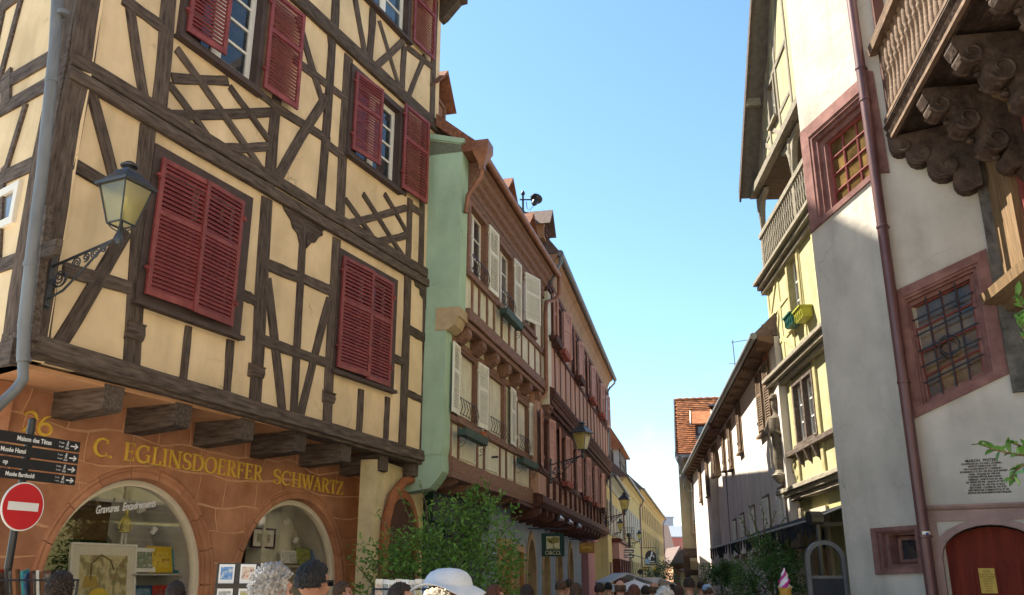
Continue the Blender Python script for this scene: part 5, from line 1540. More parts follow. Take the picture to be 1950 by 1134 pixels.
m = Z.mb(); m.prism_x([(.42, 7.14), (.42, 7.22), (-3.8, 11.2), (-8.2, 7.2), (-8.2, 7.14)], .35, ZL + .3); m.obj('roof', slate, Z.root)
Z.mb().prism_z([(.4, -.72), (ZL - .05, -.72), (ZL - .05, -8), (.4, -8)], 0, 7.1).obj('house_core', zpl, Z.root)
g = thing('gutter', 'grey gutter along the eaves of the long pale rendered house with a brown rain pipe', 'gutter', Z.W(0, 7.12, .47)); g.rotation_euler = (0, 0, Z.phi)
MB().tube([(.3, 0, 0), (ZL + .3, 0, 0)], .085, 10).obj('gutter_trough', zinc, g, smooth=True)
MB().tube([(12.7, 0, -.05), (12.7, -.1, -.3), (12.7, -.5, -.6), (12.7, -.52, -7)], .06, 8).obj('rain_pipe', pipem, g, smooth=True)
MB().tube([(ZL - .1, -.2, -.3), (ZL - .1, -.5, -.6), (ZL - .1, -.52, -7)], .06, 8).obj('rain_pipe', pipem, g, smooth=True)
MB().tube([(.5, -.52, -.9), (.5, -.52, -5.5)], .05, 8).obj('rain_pipe', iron, g, smooth=True)
t = thing('chimney', 'red brick chimney with a stepped cap rising behind the yellow timbered house', 'chimney', at_y(1466, 655, 21.5) + Vector((.05, 0, -.5)))
bk = M('red_brick', (.30, .115, .07), .9, .25, 9, bump=.4, bscale=20, obj_var=.15)
for k in range(9):
    for j in range(2):
        MB().box(-.2 + j * .2 + .004, j * .2 - .004, -.2, .2, k * .085 + .003, k * .085 + .082).obj('brick', bk, t)
MB().box(-.27, .27, -.27, .27, .77, .83).obj('cap', bk, t)
for j in (-.16, 0, .16): MB().lathe([(.05, 0), (.05, .14), (.065, .16)], (j, 0, .83), 8).obj('pot', bk, t)
t = thing('antenna', 'thin grey television antenna standing above the eaves of the long pale house', 'antenna', at_y(1404, 735, 36) + Vector((0, 0, -.4)))
MB().tube([(0, 0, 0), (-.05, 0, 2.35)], .022, 5).obj('mast', zinc, t)
MB().tube([(-.1, 0, 2.25), (.95, 0, 2.42)], .016, 5).obj('boom', zinc, t)
for z in (.75, 1.35): MB().tube([(-.25, .1, z + .02), (.2, -.1, z - .03)], .013, 5).obj('rod', zinc, t)

# ------------------------------------------------------------------ tall house with the red tiled roof, facing up the street
Wo = at_y(1303, 1090, 50.0)
W = Bld('tiled_roof_house', 'tall yellowish house with a steep red tiled roof and small dormers facing up the street', 'house', Wo, None, 'L', RAD(-12.5))
wy = M('buff_render', (.34, .30, .2), .9, .12, 2, stain=.15)
WE, WRZ = 8.15, 11.65
sheet_solid(W, 'wall', rect(.0, 6, 3.1, WE), [rect(.55, 1.25, 3.9, 5.0), rect(.6, 1.3, 6.3, 7.3)], 0, -.3, wy)
for v0, v1 in ((3.93, 4.97), (6.33, 7.27)): window(W, .6, 1.22, v0, v1, fw=.06, fmat=stoneY, rows=2, leaves=1, depth=.15)
W.mb().box(.3, 6, -4, -.31, 0, WE).obj('house_core', wy, W.root)
W.mb().prism_x([(-1.2, 1.6), (-.3, 1.7), (.0, 2.5), (.12, 2.7), (.12, 3.1), (-1.2, 3.1)], .0, 2.2).obj('oriel_corbel', timberA, W.root)
W.mb().prism_x([(-1.0, 1.9), (-.1, 2.0), (.15, 2.45), (.15, 2.6), (-1.0, 2.6)], .35, 1.9).obj('oriel_moulding', wy, W.root)
pitch = (WRZ - WE) / 2.1
W.mb().prism_x([(.3, WE), (.3, WE + .06), (-1.9, WRZ - .05), (-4.2, WE), ], -.08, 6).obj('roof', M('roof_underlay', (.2, .07, .035), .9, .2, 6), W.root)
tilem = M('orange_red_tiles', (.30, .105, .042), .85, .25, 3, c2=(.38, .15, .065), bump=.2, bscale=25, island=.35)
m = W.mb()
nr = 27
sd_ = Vector((0, -2.2, WRZ - .05 - (WE + .06))); ln = sd_.length; sd_.normalize()
nrm = Vector((0, sd_.z, -sd_.y))
for r in range(nr):
    b0 = Vector((0, .32, WE + .06)) + sd_ * (ln * r / nr)
    for k in range(29):
        x0 = -.08 + k * .2 + (.1 if r % 2 else 0)
        j = rnd.uniform(0, .012)
        a = b0 + nrm * (.035 + j); c = b0 + sd_ * (ln / nr * 1.2) + nrm * .006
        m.add([(x0 + .004, a.y, a.z), (x0 + .196, a.y, a.z), (x0 + .196, c.y, c.z), (x0 + .004, c.y, c.z),
               (x0 + .004, b0.y, b0.z), (x0 + .196, b0.y, b0.z)], [(0, 1, 2, 3), (4, 5, 1, 0)])
to = m.obj('roof_tile', tilem, W.root, fix=False); to['kind'] = 'stuff'
for k in range(15):
    W.mb().tube([(-.08 + k * .4, -1.95, WRZ - .02), (.34 + k * .4, -1.95, WRZ + .015)], [.1, .12], 8).obj('ridge_tile', tilem, W.root, smooth=True)
W.mb().box(-.14, 6, .2, .42, WE - .2, WE - .0).obj('eave_board', M('grey_eave_board', (.2, .2, .2), .7, .1, 5), W.root)
W.mb().prism([(-.14, WE), (-.08, WE), (-.08, WRZ), (-.14, WRZ)], -2.2, .3) if False else None
m = W.mb(); m.add([(-.14, .36, WE), (-.14, .36, WE + .16), (-.14, -1.9, WRZ + .06), (-.14, -1.9, WRZ - .12), (-.08, .36, WE), (-.08, .36, WE + .16), (-.08, -1.9, WRZ + .06), (-.08, -1.9, WRZ - .12)],
                  [(0, 1, 2, 3), (7, 6, 5, 4), (0, 4, 5, 1), (1, 5, 6, 2), (2, 6, 7, 3), (3, 7, 4, 0)]); m.obj('verge_board', zinc, W.root)
def wdormer(u0, u1, v0, v1, tiled=True):
    wa = .3 - (v0 - WE) / pitch; wb = .3 - (v1 - WE) / pitch
    m = W.mb(); m.prism_x([(wa + .05, v0), (wa + .05, v1), (wb - 1.2 if tiled else wb - .8, v1)], u0, u1); d = m.obj('dormer', timber_frame, W.root)
    m = W.mb(); m.prism_x([(wa + .3, v1 - .02), (wa + .3, v1 + .05), (wb - .45, v1 + .95), (wb - .45, v1 + .88)] if tiled else [(wa + .25, v1 - .02), (wa + .25, v1 + .08), (wb - .8, v1 + .3), (wb - .8, v1 + .2)], u0 - .25, u1 + .25)
    m.obj('dormer_roof', tilem if tiled else zinc, d)
    unit('pane', glass_blue, d, u0 + .16, u1 - .16, W.s * (wa + .055), W.s * (wa + .065), v0 + .22, v1 - .1)
    W.mb().box(u0 - .02, u1 + .02, wa - .1, wa + .1, v0 - .1, v0 + .1).obj('sill', zinc, d)
    if tiled:
        for x in (u0 - .27, u1 + .22):
            m = W.mb(); m.prism_x([(wa + .32, v1 - .02), (wa + .32, v1 + .1), (wb - .45, v1 + 1.0), (wb - .45, v1 + .88)], x, x + .05); m.obj('verge', whitepaint, d)
wdormer(1.05, 1.75, 9.15, 9.85); wdormer(2.1, 2.8, 10.45, 11.05, False)
for (x, y), k in (((1295, 878), 1), ((1302, 912), 1)):
    p = at_y(x, y, 49.2)
    t = thing('rain_hopper', 'grey rain hopper ' + ('at the upper left eave of the red tiled house' if y < 900 else 'lower down the left edge of the red tiled house'), 'rain hopper', p)
    MB().lathe([(.05, -.45), (.06, -.3), (.2, .0), (.24, .1), (.24, .22), (.18, .22)], n=8).obj('funnel', zinc, t)
    MB().tube([(.0, 0, -.4), (.08, 0, -.62), (.55, .1, -.75), (.62, .2, -1.2), (.62, .2, -3.2)], .05, 7).obj('pipe', zinc, t, smooth=True)
    MB().tube([(0, .1, .18), (.45, .3, .25)], .07, 7).obj('spout', zinc, t)

# ------------------------------------------------------------------ the yellow houses further down on the left
def row_house(name, label, o, vx, ln, eave, mat, shmat, nw, roofm, pitch=1.1, floors=((1.0, 2.5), (4.0, 5.6)), depth=7, ov=.35, wd=.9, cm=None):
    b = Bld(name, label, 'house', o, vx)
    step = ln / nw
    hs = []
    for f0, f1 in floors:
        for i in range(nw):
            u = step * (i + .5); hs.append((u - wd / 2, u + wd / 2, f0, f1))
    sheet_solid(b, 'wall', rect(0, ln, 0, eave), [rect(*h) for h in hs], 0, -.3, mat)
    for h in hs:
        window(b, *h, fw=.08, proud=.03, fmat=cm or stoneY, rows=2, leaves=2, depth=.14, panes=False, sill=.04)
        if h[2] > 3 and shmat:
            for sgn, x in ((1, h[1] + .06), (-1, h[0] - .06)):
                b.mb().box(min(x, x + sgn * .45), max(x, x + sgn * .45), .02, .06, h[2], h[3]).obj('shutter', shmat, b.root)
    m = b.mb(); m.prism_x([(0, eave - .45), (.06, eave - .42), (.12, eave - .2), (ov, eave - .06), (ov, eave), (0, eave)], 0, ln); m.obj('eave_cornice', cm or mat, b.root)
    m = b.mb(); m.prism_x([(ov + .05, eave + .01), (ov + .05, eave + .1), (-depth / 2, eave + depth / 2 * pitch), (-depth, eave + .05), (-depth, eave + .01)], 0, ln); m.obj('roof', roofm, b.root)
    b.mb().prism_z([(0, -.31), (ln, -.31), (ln, -depth), (0, -depth)], 0, eave).obj('house_core', mat, b.root)
    m = b.mb(); m.tube([(0, ov + .12, eave + .02), (ln, ov + .12, eave)], .08, 8); m.obj('gutter', zinc, b.root)
    m = b.mb(); m.tube([(ln - .1, ov + .1, eave), (ln - .1, .1, eave - .6), (ln - .1, .08, 0)], .06, 6); m.obj('rain_pipe', pipem, b.root)
    return b
yellowD = M('lemon_render', (.43, .37, .18), .9, .1, 2, stain=.12)
ochreD = M('ochre_render', (.42, .31, .13), .9, .1, 2, stain=.12)
orangeD = M('orange_ochre_render', (.42, .275, .1), .9, .1, 2, stain=.12)
greyD = M('grey_white_shutter', (.40, .38, .33), .7, .1, 5)
greycove = M('grey_green_cornice', (.30, .31, .26), .8, .12, 4)
Ce = C.W(LC + .1, 0, -.15)
D1 = row_house('lemon_house', 'lemon yellow house with closed grey shutters beside the red-brown boarded house', Ce, 1300, 11.5, 6.35, yellowD, greyD, 5, slate, floors=((3.7, 5.2),), cm=greycove)
m = D1.mb(); m.prism_x([(.35, 6.36), (.45, 6.4), (.2, 6.6), (-.5, 7.35), (-.6, 7.35), (-.6, 6.36)], -.05, 11.5); m.obj('coved_roof_edge', greycove, D1.root)
# timbered dormer with its own tiled roof
tt = D1.mb(); tt.box(1.0, 6.6, -2.2, -.35, 6.9, 8.35); d = tt.obj('dormer', M('white_infill', (.55, .53, .46), .85, .08, 4), D1.root)
for u in (1.0, 2.4, 3.8, 5.2, 6.5): D1.mb().box(u, u + .22, -.4, -.3, 6.9, 8.35).obj('timber_beam', timberA, d)
for z in (7.0, 7.6, 8.25): D1.mb().box(1.0, 6.72, -.4, -.31, z - .08, z + .08).obj('timber_beam', timberA, d)
for y_ in (-2.0, -1.4, -.8): D1.mb().box(.94, 1.02, y_, y_ + .2, 6.9, 8.35).obj('timber_beam', timberA, d)
for z in (7.0, 7.6, 8.25): D1.mb().box(.95, 1.01, -2.2, -.33, z - .08, z + .08).obj('timber_beam', timberA, d)
m = D1.mb(); m.prism_x([(-.05, 8.3), (-.05, 8.4), (-1.9, 9.9), (-4, 8.4), (-4, 8.3)], .7, 6.9); m.obj('dormer_roof', slate, d)
m = D1.mb(); m.prism_x([(-.9, 9.0), (-.9, 9.1), (-2.6, 10.9), (-4.4, 9.0)], 5.0, 9.5); m.obj('roof', tilem, D1.root)
# shop front of the lemon house
shopwood = M('dark_red_shopfront', (.09, .028, .024), .5, .2, 6)
pinkish = M('pink_fascia', (.38, .22, .2), .7, .1, 5)
D1.mb().box(2.6, 11.3, 0, .35, 2.5, 3.3).obj('shop_fascia', pinkish, D1.root)
m = D1.mb(); m.prism_x([(0, 3.3), (.5, 3.3), (.55, 3.42), (.4, 3.5), (0, 3.5)], 2.5, 11.4); m.obj('shop_cornice', shopwood, D1.root)
for u in (2.6, 4.4, 6.2, 8.0, 9.8, 11.1): D1.mb().box(u, u + .25, 0, .4, 0, 2.5).obj('shop_pilaster', shopwood, D1.root)
for u in (2.85, 4.65, 6.45, 8.25, 10.05): 
    unit('pane', glass, D1.root, u, u + 1.5, -.1, -.12, .4, 2.45)
    D1.mb().box(u + .4, u + .8, .1, .3, .4, 2.3).obj('display_panel', whitepaint, D1.root)
D1.mb().box(.6, 1.6, 0, .04, 0, 2.3).obj('door', shopwood, D1.root)
De = D1.W(11.6, 0, 0)
D2 = row_house('ochre_house', 'ochre house with pale shutters and a red-roofed timber dormer', De, 1325, 18, 7.5, ochreD, greyD, 8, slate, floors=((4.2, 5.9), (1.0, 2.6)))
tt = D2.mb(); tt.box(2.5, 8, -2.4, -.2, 7.7, 9.6); d = tt.obj('dormer', MATS['white_infill'], D2.root)
for u in (2.5, 3.6, 4.7, 5.8, 6.9, 7.8): D2.mb().box(u, u + .2, -.25, -.15, 7.7, 9.6).obj('timber_beam', timberA, d)
for z in (7.8, 8.7, 9.5): D2.mb().box(2.5, 8, -.25, -.16, z - .08, z + .08).obj('timber_beam', timberA, d)
for y_ in (-2.2, -1.5, -.8): D2.mb().box(2.44, 2.52, y_, y_ + .2, 7.7, 9.6).obj('timber_beam', timberA, d)
m = D2.mb(); m.prism_x([(.1, 9.55), (.1, 9.65), (-1.6, 12.4), (-3.6, 9.6)], 2.2, 8.3); m.obj('dormer_roof', tilem, d)
De2 = D2.W(18.1, 0, 0)
D3 = row_house('orange_house', 'long orange ochre house at the far end of the left row', De2, 1350, 40, 8.4, orangeD, None, 14, slate, floors=((1.0, 2.8), (4.0, 5.4), (6.2, 7.5)))
D4 = Bld('shop_awning', 'blue-grey shop awning on the ochre house front beyond the lemon house', 'awning', D2.W(1, 0, 0), None, 'L', D2.phi)
m = D4.mb(); m.prism_x([(0, 3.1), (1.2, 2.7), (1.2, 2.4), (1.17, 2.4), (1.17, 2.66), (0, 3.05)], .2, 6); m.obj('canopy', M('blue_grey_awning', (.12, .17, .2), .8, .15, 5), D4.root)
# ------------------------------------------------------------------ houses closing the view
pinkE = M('dusty_pink_render', (.40, .21, .17), .9, .12, 1, stain=.15)
redE = M('brick_red_render', (.36, .13, .11), .9, .1, .6)
def end_house(name, label, x0, x1, ytop, yeave, dist, mat, roofm, depth=8, gable=False, wins=(), beams=False):
    a = at_y(x0, 1098, dist); c = at_y(x1, 1098, dist)
    b = Bld(name, label, 'house', (a.x, dist, 0), None, 'L', 0.0)
    wdt = c.x - a.x
    k = dist / (ray(x0, yeave).y) 
    ze = EYE + ray(x0, yeave).z / ray(x0, yeave).y * dist; zt = EYE + ray(x0, ytop).z / ray(x0, ytop).y * (dist + (0 if gable else depth / 2))
    b.mb().box(0, wdt, -depth, 0, 0, ze).obj('wall', mat, b.root)
    if gable:
        b.mb().prism([(0, ze), (wdt, ze), (wdt / 2, zt)], -depth, 0).obj('gable_wall', mat, b.root)
        for sg, xa in ((0, -.3), (1, wdt + .3)):
            b.mb().prism([(xa, ze - .1), (wdt / 2, zt), (wdt / 2, zt + .3), (xa, ze + .2)], -depth, .25).obj('roof', roofm, b.root)
    else:
        b.mb().prism_x([(.4, ze), (.4, ze + .15), (-depth / 2, zt), (-depth - .3, ze)], -.3, wdt + .3).obj('roof', roofm, b.root)
    for (wx0, wy0, wx1, wy1) in wins:
        p, q = at_y(wx0, wy0, dist), at_y(wx1, wy1, dist)
        f = frame_mb(b, b.mb(), p.x - a.x, q.x - a.x, q.z, p.z, .12, -.02, .08).obj('window', whitepaint, b.root)
        unit('pane', glass_blue, f, p.x - a.x, q.x - a.x, -.04, -.03, q.z, p.z)
    if beams:
        for z in (ze - .3, ze - 1.7, ze - 3.2):
            if z > 1: b.mb().box(0, wdt, 0, .04, z - .12, z + .12).obj('timber_beam', timberA, b.root)
        for i in range(6):
            x = wdt * i / 5; b.mb().box(max(x - .1, 0), min(x + .1, wdt), 0, .05, 1, ze).obj('timber_beam', timberA, b.root)
    return b
end_house('pink_timbered_house', 'pink timbered house with a grey roof and dormers closing the left end of the street', 1246, 1283, 1000, 1052, 128, pinkE, slate, wins=((1258, 1062, 1263, 1072), (1268, 1064, 1273, 1074)), beams=True)
end_house('dark_red_house', 'big windowless dusty red house with a grey roof at the end of the street', 1279, 1330, 1002, 1024, 165, redE, M('blue_grey_roof', (.22, .24, .28), .8, .1, 3))
end_house('grey_block', 'flat grey-blue block rising far behind the pink timbered house', 1262, 1288, 980, 986, 210, M('grey_blue_render', (.30, .31, .37), .9, .1, 1), MATS['blue_grey_roof'])
end_house('gabled_orange_house', 'small orange house with a pale gabled front below the dark red house', 1283, 1312, 1045, 1074, 118, M('peach_render', (.50, .28, .16), .9, .1, 2), slate, gable=True, depth=10, wins=((1286, 1088, 1294, 1100),))
end_house('small_timbered_house', 'small pink timbered gable house tucked under the oriel of the tiled house', 1309, 1340, 1050, 1076, 92, pinkE, slate, gable=True, depth=8, beams=True)
end_house('cream_wall', 'low cream garden building below the small pink timbered gable', 1308, 1340, 1084, 1090, 80, M('cream_wall_render', (.50, .46, .34), .9, .1, 2), slate, depth=3)
# ------------------------------------------------------------------ pale houses added unseen behind the viewer to bounce sunlight onto the shaded fronts
paleS = M('pale_limewash', (.62, .55, .42), .9, .1, 2, stain=.12)
N1 = row_house('pale_bounce_house', 'added pale limewashed house, unseen at the right behind the viewer, bouncing sunlight onto the fronts', Vector((7.2, 1.2, 0)), None, 17, 10.5, paleS, None, 6, tiles, floors=((.9, 2.6), (4.0, 5.6), (7.0, 8.6))) if False else None
def back_house(name, label, o, phi, ln, eave):
    b = Bld(name, label, 'house', o, None, 'L', phi)
    hs = [(u, u + 1.0, z, z + 1.6) for u in [1.2 + k * 2.6 for k in range(int((ln - 1.5) // 2.6))] for z in (1.0, 4.2, 7.4)]
    sheet_solid(b, 'wall', rect(0, ln, 0, eave), [rect(*h) for h in hs], 0, -.3, paleS)
    for h in hs: window(b, *h, fw=.1, proud=.03, fmat=stoneY, rows=2, leaves=2, depth=.14, panes=False, sill=.04)
    b.mb().prism_x([(.4, eave), (.4, eave + .1), (-3.5, eave + 4), (-7.4, eave)], -.2, ln + .2).obj('roof', tiles, b.root)
    b.mb().prism_z([(0, -.31), (ln, -.31), (ln, -7), (0, -7)], 0, eave).obj('house_core', paleS, b.root)
    return b
back_house('pale_bounce_house', 'added pale limewashed house, unseen at the right behind the viewer, bouncing sunlight onto the fronts', Vector((5.6, -2.0, 0)), RAD(-95), 18, 10.5)
back_house('pale_bounce_house', 'added pale limewashed house, unseen straight behind the viewer, bouncing sunlight onto the fronts', Vector((4.5, -24, 0)), RAD(178), 26, 10.0)

# ------------------------------------------------------------------ wrought iron wall lanterns
lampglass = bpy.data.materials.new('lantern_glass'); lampglass.use_nodes = True
_n, _l = lampglass.node_tree.nodes, lampglass.node_tree.links
_n.clear()
_o = _n.new('ShaderNodeOutputMaterial'); _m1 = _n.new('ShaderNodeMixShader'); _m2 = _n.new('ShaderNodeMixShader')
_t = _n.new('ShaderNodeBsdfTransparent'); _t.inputs[0].default_value = (.9, .86, .66, 1)
_d = _n.new('ShaderNodeBsdfTranslucent'); _d.inputs[0].default_value = (.85, .76, .36, 1)
_g = _n.new('ShaderNodeBsdfGlossy'); _g.inputs['Roughness'].default_value = .08
_m1.inputs[0].default_value = .6; _m2.inputs[0].default_value = .1
_l.new(_t.outputs[0], _m1.inputs[1]); _l.new(_d.outputs[0], _m1.inputs[2]); _l.new(_m1.outputs[0], _m2.inputs[1]); _l.new(_g.outputs[0], _m2.inputs[2])
_l.new(_m2.outputs[0], _o.inputs[0])
ironblue = M('blue_black_iron', (.045, .05, .058), .42, .3, 9, metal=.3, spec=.5, bump=.2, bscale=30)
def spiral(cx, cz, r0, turns, a0, sgn=1, n=22):
    return [(cx + r0 * (1 - .85 * i / n) * math.cos(a0 + sgn * turns * 2 * math.pi * i / n), 0, cz + r0 * (1 - .85 * i / n) * math.sin(a0 + sgn * turns * 2 * math.pi * i / n)) for i in range(n + 1)]
def lantern(label, loc, rz, L=1.05):
    t = thing('wall_lantern', label, 'street lamp', loc, rz, 'wrought iron wall lanterns')
    MB().box(-.0, .03, -.035, .035, -.42, .28).obj('wall_plate', ironblue, t)
    for z in (.24, -.38): MB().lathe([(.0, -.02), (.03, -.01), (.03, .01), (0, .02)], (.035, 0, z), 8).obj('rivet', ironblue, t)
    MB().tube([(.02, 0, .1), (L * .5, 0, .2), (L - .02, 0, .3)], .017, 8).obj('bracket_arm', ironblue, t, smooth=True)
    MB().tube([(.02, 0, -.3), (L * .25, 0, -.22), (L * .5, 0, -.02), (L * .75, 0, .2), (L * .9, 0, .27)], .014, 8).obj('brace', ironblue, t, smooth=True)
    for cx, cz, r, tu, a0, sg in ((.17, -.06, .12, 2.2, RAD(180), 1), (.17, -.06, .13, 1.2, RAD(20), -1), (.42, .09, .07, 1.8, RAD(200), -1), (.56, .14, .055, 1.7, RAD(250), 1), (.70, .17, .075, 2, RAD(60), 1), (.82, .2, .05, 1.6, RAD(180), -1)):
        MB().tube(spiral(cx * L / 1.05, cz, r, tu, a0, sg), .0095, 6).obj('scroll', ironblue, t, smooth=True)
    x = L
    MB().lathe([(.03, .22), (.045, .26), (.045, .31), (.03, .34), (.026, .44)], (x, 0, 0), 10).obj('socket', ironblue, t, smooth=True)
    zb, zt, wb, wt = .46, .92, .105, .2
    for sx, sy in ((1, 1), (1, -1), (-1, 1), (-1, -1)):
        MB().tube([(x, 0, .36), (x + sx * .06, sy * .06, .4), (x + sx * .085, sy * .085, .43), (x + sx * wb * .9, sy * wb * .9, zb)], .008, 6).obj('cradle', ironblue, t)
        MB().tube([(x + sx * wb, sy * wb, zb), (x + sx * wt, sy * wt, zt)], .010, 6).obj('frame_bar', ironblue, t)
    for k in range(4):
        a = k * math.pi / 2
        c, s_ = math.cos(a), math.sin(a)
        def rt(px_, py_, z): return (x + px_ * c - py_ * s_, px_ * s_ + py_ * c, z)
        m = MB(); m.add([rt(wb - .006, -wb + .01, zb), rt(wb - .006, wb - .01, zb), rt(wt - .006, wt - .01, zt), rt(wt - .006, -wt + .01, zt)], [(0, 1, 2, 3)])
        m.obj('glass_pane', lampglass, t, fix=False)
        MB().tube([rt(wb, -wb, zb), rt(wb, wb, zb)], .012, 6).obj('frame_bar', ironblue, t)
    MB().tube([(x, 0, .44), (x, 0, .62)], .02, 8).obj('lamp_holder', iron, t)
    MB().lathe([(.02, .62), (.045, .66), (.05, .74), (.03, .8), (.0, .81)], (x, 0, 0), 10).obj('bulb', M('frosted_bulb', (.6, .56, .42), .4, .05, 5), t, smooth=True)
    m = MB()
    for z, w_ in ((zt - .015, wt + .035), (zt + .015, wt + .04), (zt + .05, wt + .0), (zt + .17, .1), (zt + .19, .1)):
        m.v += [(x + sx * w_, sy * w_, z) for sx, sy in ((-1, -1), (1, -1), (1, 1), (-1, 1))]
    for r in range(4):
        for k in range(4): m.f.append((r * 4 + k, r * 4 + (k + 1) % 4, r * 4 + 4 + (k + 1) % 4, r * 4 + 4 + k))
    m.f += [(0, 3, 2, 1), (16, 17, 18, 19)]
    m.obj('lamp_roof', ironblue, t)
    MB().lathe([(.085, zt + .19), (.07, zt + .22), (.06, zt + .24), (.095, zt + .25), (.1, zt + .27), (.06, zt + .3), (.05, zt + .31), (.0, zt + .315)], (x, 0, 0), 14).obj('vent_cap', ironblue, t, smooth=True)
    return t
phin = math.atan2(A.n.y, A.n.x)
lamp0 = lantern('big black lantern on a scrolled bracket at the corner of the ochre half-timbered house', A.W(-.16, 4.97, .03), phin, 1.02)
def lampcopy(label, loc, rz, k=1.0):
    c = dup(lamp0); c.location = loc; c.rotation_euler = (0, 0, rz); c.scale = (k, k, k); c['label'] = label
    return c
p = at_y(1048, 893, 25.0)
lampcopy('black lantern on the far end of the cream panelled house, above its shop', Vector((p.x, 25.0, p.z)), math.atan2(C.n.y, C.n.x) - .35)
p = at_y(1152, 992, 41.0)
lampcopy('black lantern at the far corner of the red-brown boarded house', Vector((p.x - .1, 41.0, p.z)), math.atan2(C.n.y, C.n.x) - .1)
p = at_y(1155, 1022, 47.0)
lampcopy('small yellowish lantern on the lemon house, just beneath a larger lantern', Vector((p.x, 47, p.z)), math.atan2(D1.n.y, D1.n.x), .72)
p = at_y(1196, 1038, 58.0)
lampcopy('smallest lantern, far down the row on the ochre house', Vector((p.x, 58, p.z)), math.atan2(D2.n.y, D2.n.x), .72)

# ------------------------------------------------------------------ signs at the left edge
sp = at_y(16, 1080, 8.5)
SB = Bld(None, None, None, (sp.x, sp.y), None, 'L', A.phi)
post = thing('sign_post', 'black round post carrying finger boards and the no entry disc', 'sign post', (sp.x, sp.y, 0))
blackp = M('black_paint', (.012, .012, .014), .35, .2, 8, spec=.5)
whites = M('sign_white', (.72, .72, .70), .5, .03, 8)
ztop = SB.P(57, 798)[1]
MB().lathe([(.034, 0), (.034, ztop), (.02, ztop + .012)], n=14).obj('pole', blackp, post, smooth=True)
MB().lathe([(.038, ztop - .12), (.038, ztop - .09)], n=14).obj('collar', blackp, post, smooth=True)
wf = .06
tops = [(152, 843), (149, 865.5), (146, 887), (143, 908)]
bots = [(150, 862), (148, 884), (145, 905), (142, 925)]
texts = [('Maison des Têtes', 97, '7 min', '3 min'), ('Musée Hansi', 47, '7 min', '3 min'), ('op', 12, '5 min', '2 min'), ('Musée Bartholdi', 64, '1 min', '1 min')]
for k, (tp_, bt_, (tx, ex, m1, m2)) in enumerate(zip(tops, bots, texts)):
    ue, v1 = SB.P(*tp_, wf); _, v0 = SB.P(*bt_, wf)
    nm = ('Maison des Tetes', 'Musee Hansi', 'op', 'Musee Bartholdi')[k]
    fb = thing('finger_board', ('topmost black finger board reading Maison des Têtes', 'black finger board reading Hansi, second from the top', 'black finger board ending in op, third from the top', 'lowest black finger board reading Bartholdi, just above the no entry disc')[k],
               'direction sign', SB.W(0, (v0 + v1) / 2, wf), A.phi, 'finger boards on the post')
    h = (v1 - v0) / 2
    MB().box(-1.15, ue, -.012, .012, -h, h).obj('board', blackp, fb)
    ut, _ = SB.P(ex, tp_[1], wf)
    me = text_mesh(tx, h * 1.25, whites, .0005, 'RIGHT', bold=.0012, sx=.86)
    link('lettering', me, fb, loc=(ut, -.0135, -h * .42), rot=(RAD(90), 0, 0))
    m = MB(); 
    for q in ([(ue - .11, -h * .05), (ue - .03, -h * .05)], [(ue - .06, h * .45), (ue - .025, -h * .05), (ue - .06, -h * .55)]):
        stroke(m, q, .012, -.0135, -.0125)
    m.obj('arrow', whites, fb)
    for j, mm_ in enumerate((m1, m2)):
        me = text_mesh(mm_, h * .52, whites, .0004, 'RIGHT'); link('lettering', me, fb, loc=(ue - .19, -.0135, h * (.2 - .75 * j)), rot=(RAD(90), 0, 0))
    m = MB()
    uc, vc, q_ = ue - .15, h * .1, h * .55
    for pts_ in ([(uc, vc), (uc + .004, vc + q_ * .8)], [(uc, vc), (uc - .012, vc - q_ * .6)], [(uc, vc), (uc + .012, vc - q_ * .5)], [(uc - .014, vc + q_ * .3), (uc + .016, vc + q_ * .4)]):
        stroke(m, pts_, .006, -.0135, -.0125)
    stroke(m, [(uc - .002, vc + q_ * 1.05), (uc + .010, vc + q_ * 1.05)], .012, -.0135, -.0125)
    m.obj('walker_symbol', whites, fb)
    m = MB()
    for cx in (-.012, .012): m.ring([(uc + cx + .009 * math.cos(a * .785), -h * .62 + .009 * math.sin(a * .785)) for a in range(8)], [(uc + cx + .006 * math.cos(a * .785), -h * .62 + .006 * math.sin(a * .785)) for a in range(8)], -.0135, -.0125)
    stroke(m, [(uc - .01, -h * .6), (uc + .002, -h * .4), (uc + .012, -h * .6)], .004, -.0136, -.0126)
    m.obj('bicycle_symbol', whites, fb)
uc, vc = SB.P(44, 965, .075)
hz = (SB.P(44, 918, .075)[1] - SB.P(44, 1012, .075)[1]) / 2
ne = thing('no_entry_sign', 'round red no entry sign with a white bar on the black post', 'traffic sign', SB.W(uc, vc, .075), A.phi)
circ = lambda r, n=40: [(r * math.cos(2 * math.pi * i / n), r * math.sin(2 * math.pi * i / n)) for i in range(n)]
MB().prism(circ(hz), -.0, .012).obj('disc', whites, ne)
MB().prism(circ(hz * .945), -.003, .0).obj('red_face', M('sign_red', (.52, .012, .018), .4, .05, 5, spec=.5), ne)
MB().box(-hz * .72, hz * .72, -.006, -.003, -hz * .17, hz * .17).obj('white_bar', whites, ne)
MB().box(-uc - .04, -uc + .04, .012, .06, -.03, .03).obj('clamp', blackp, ne)

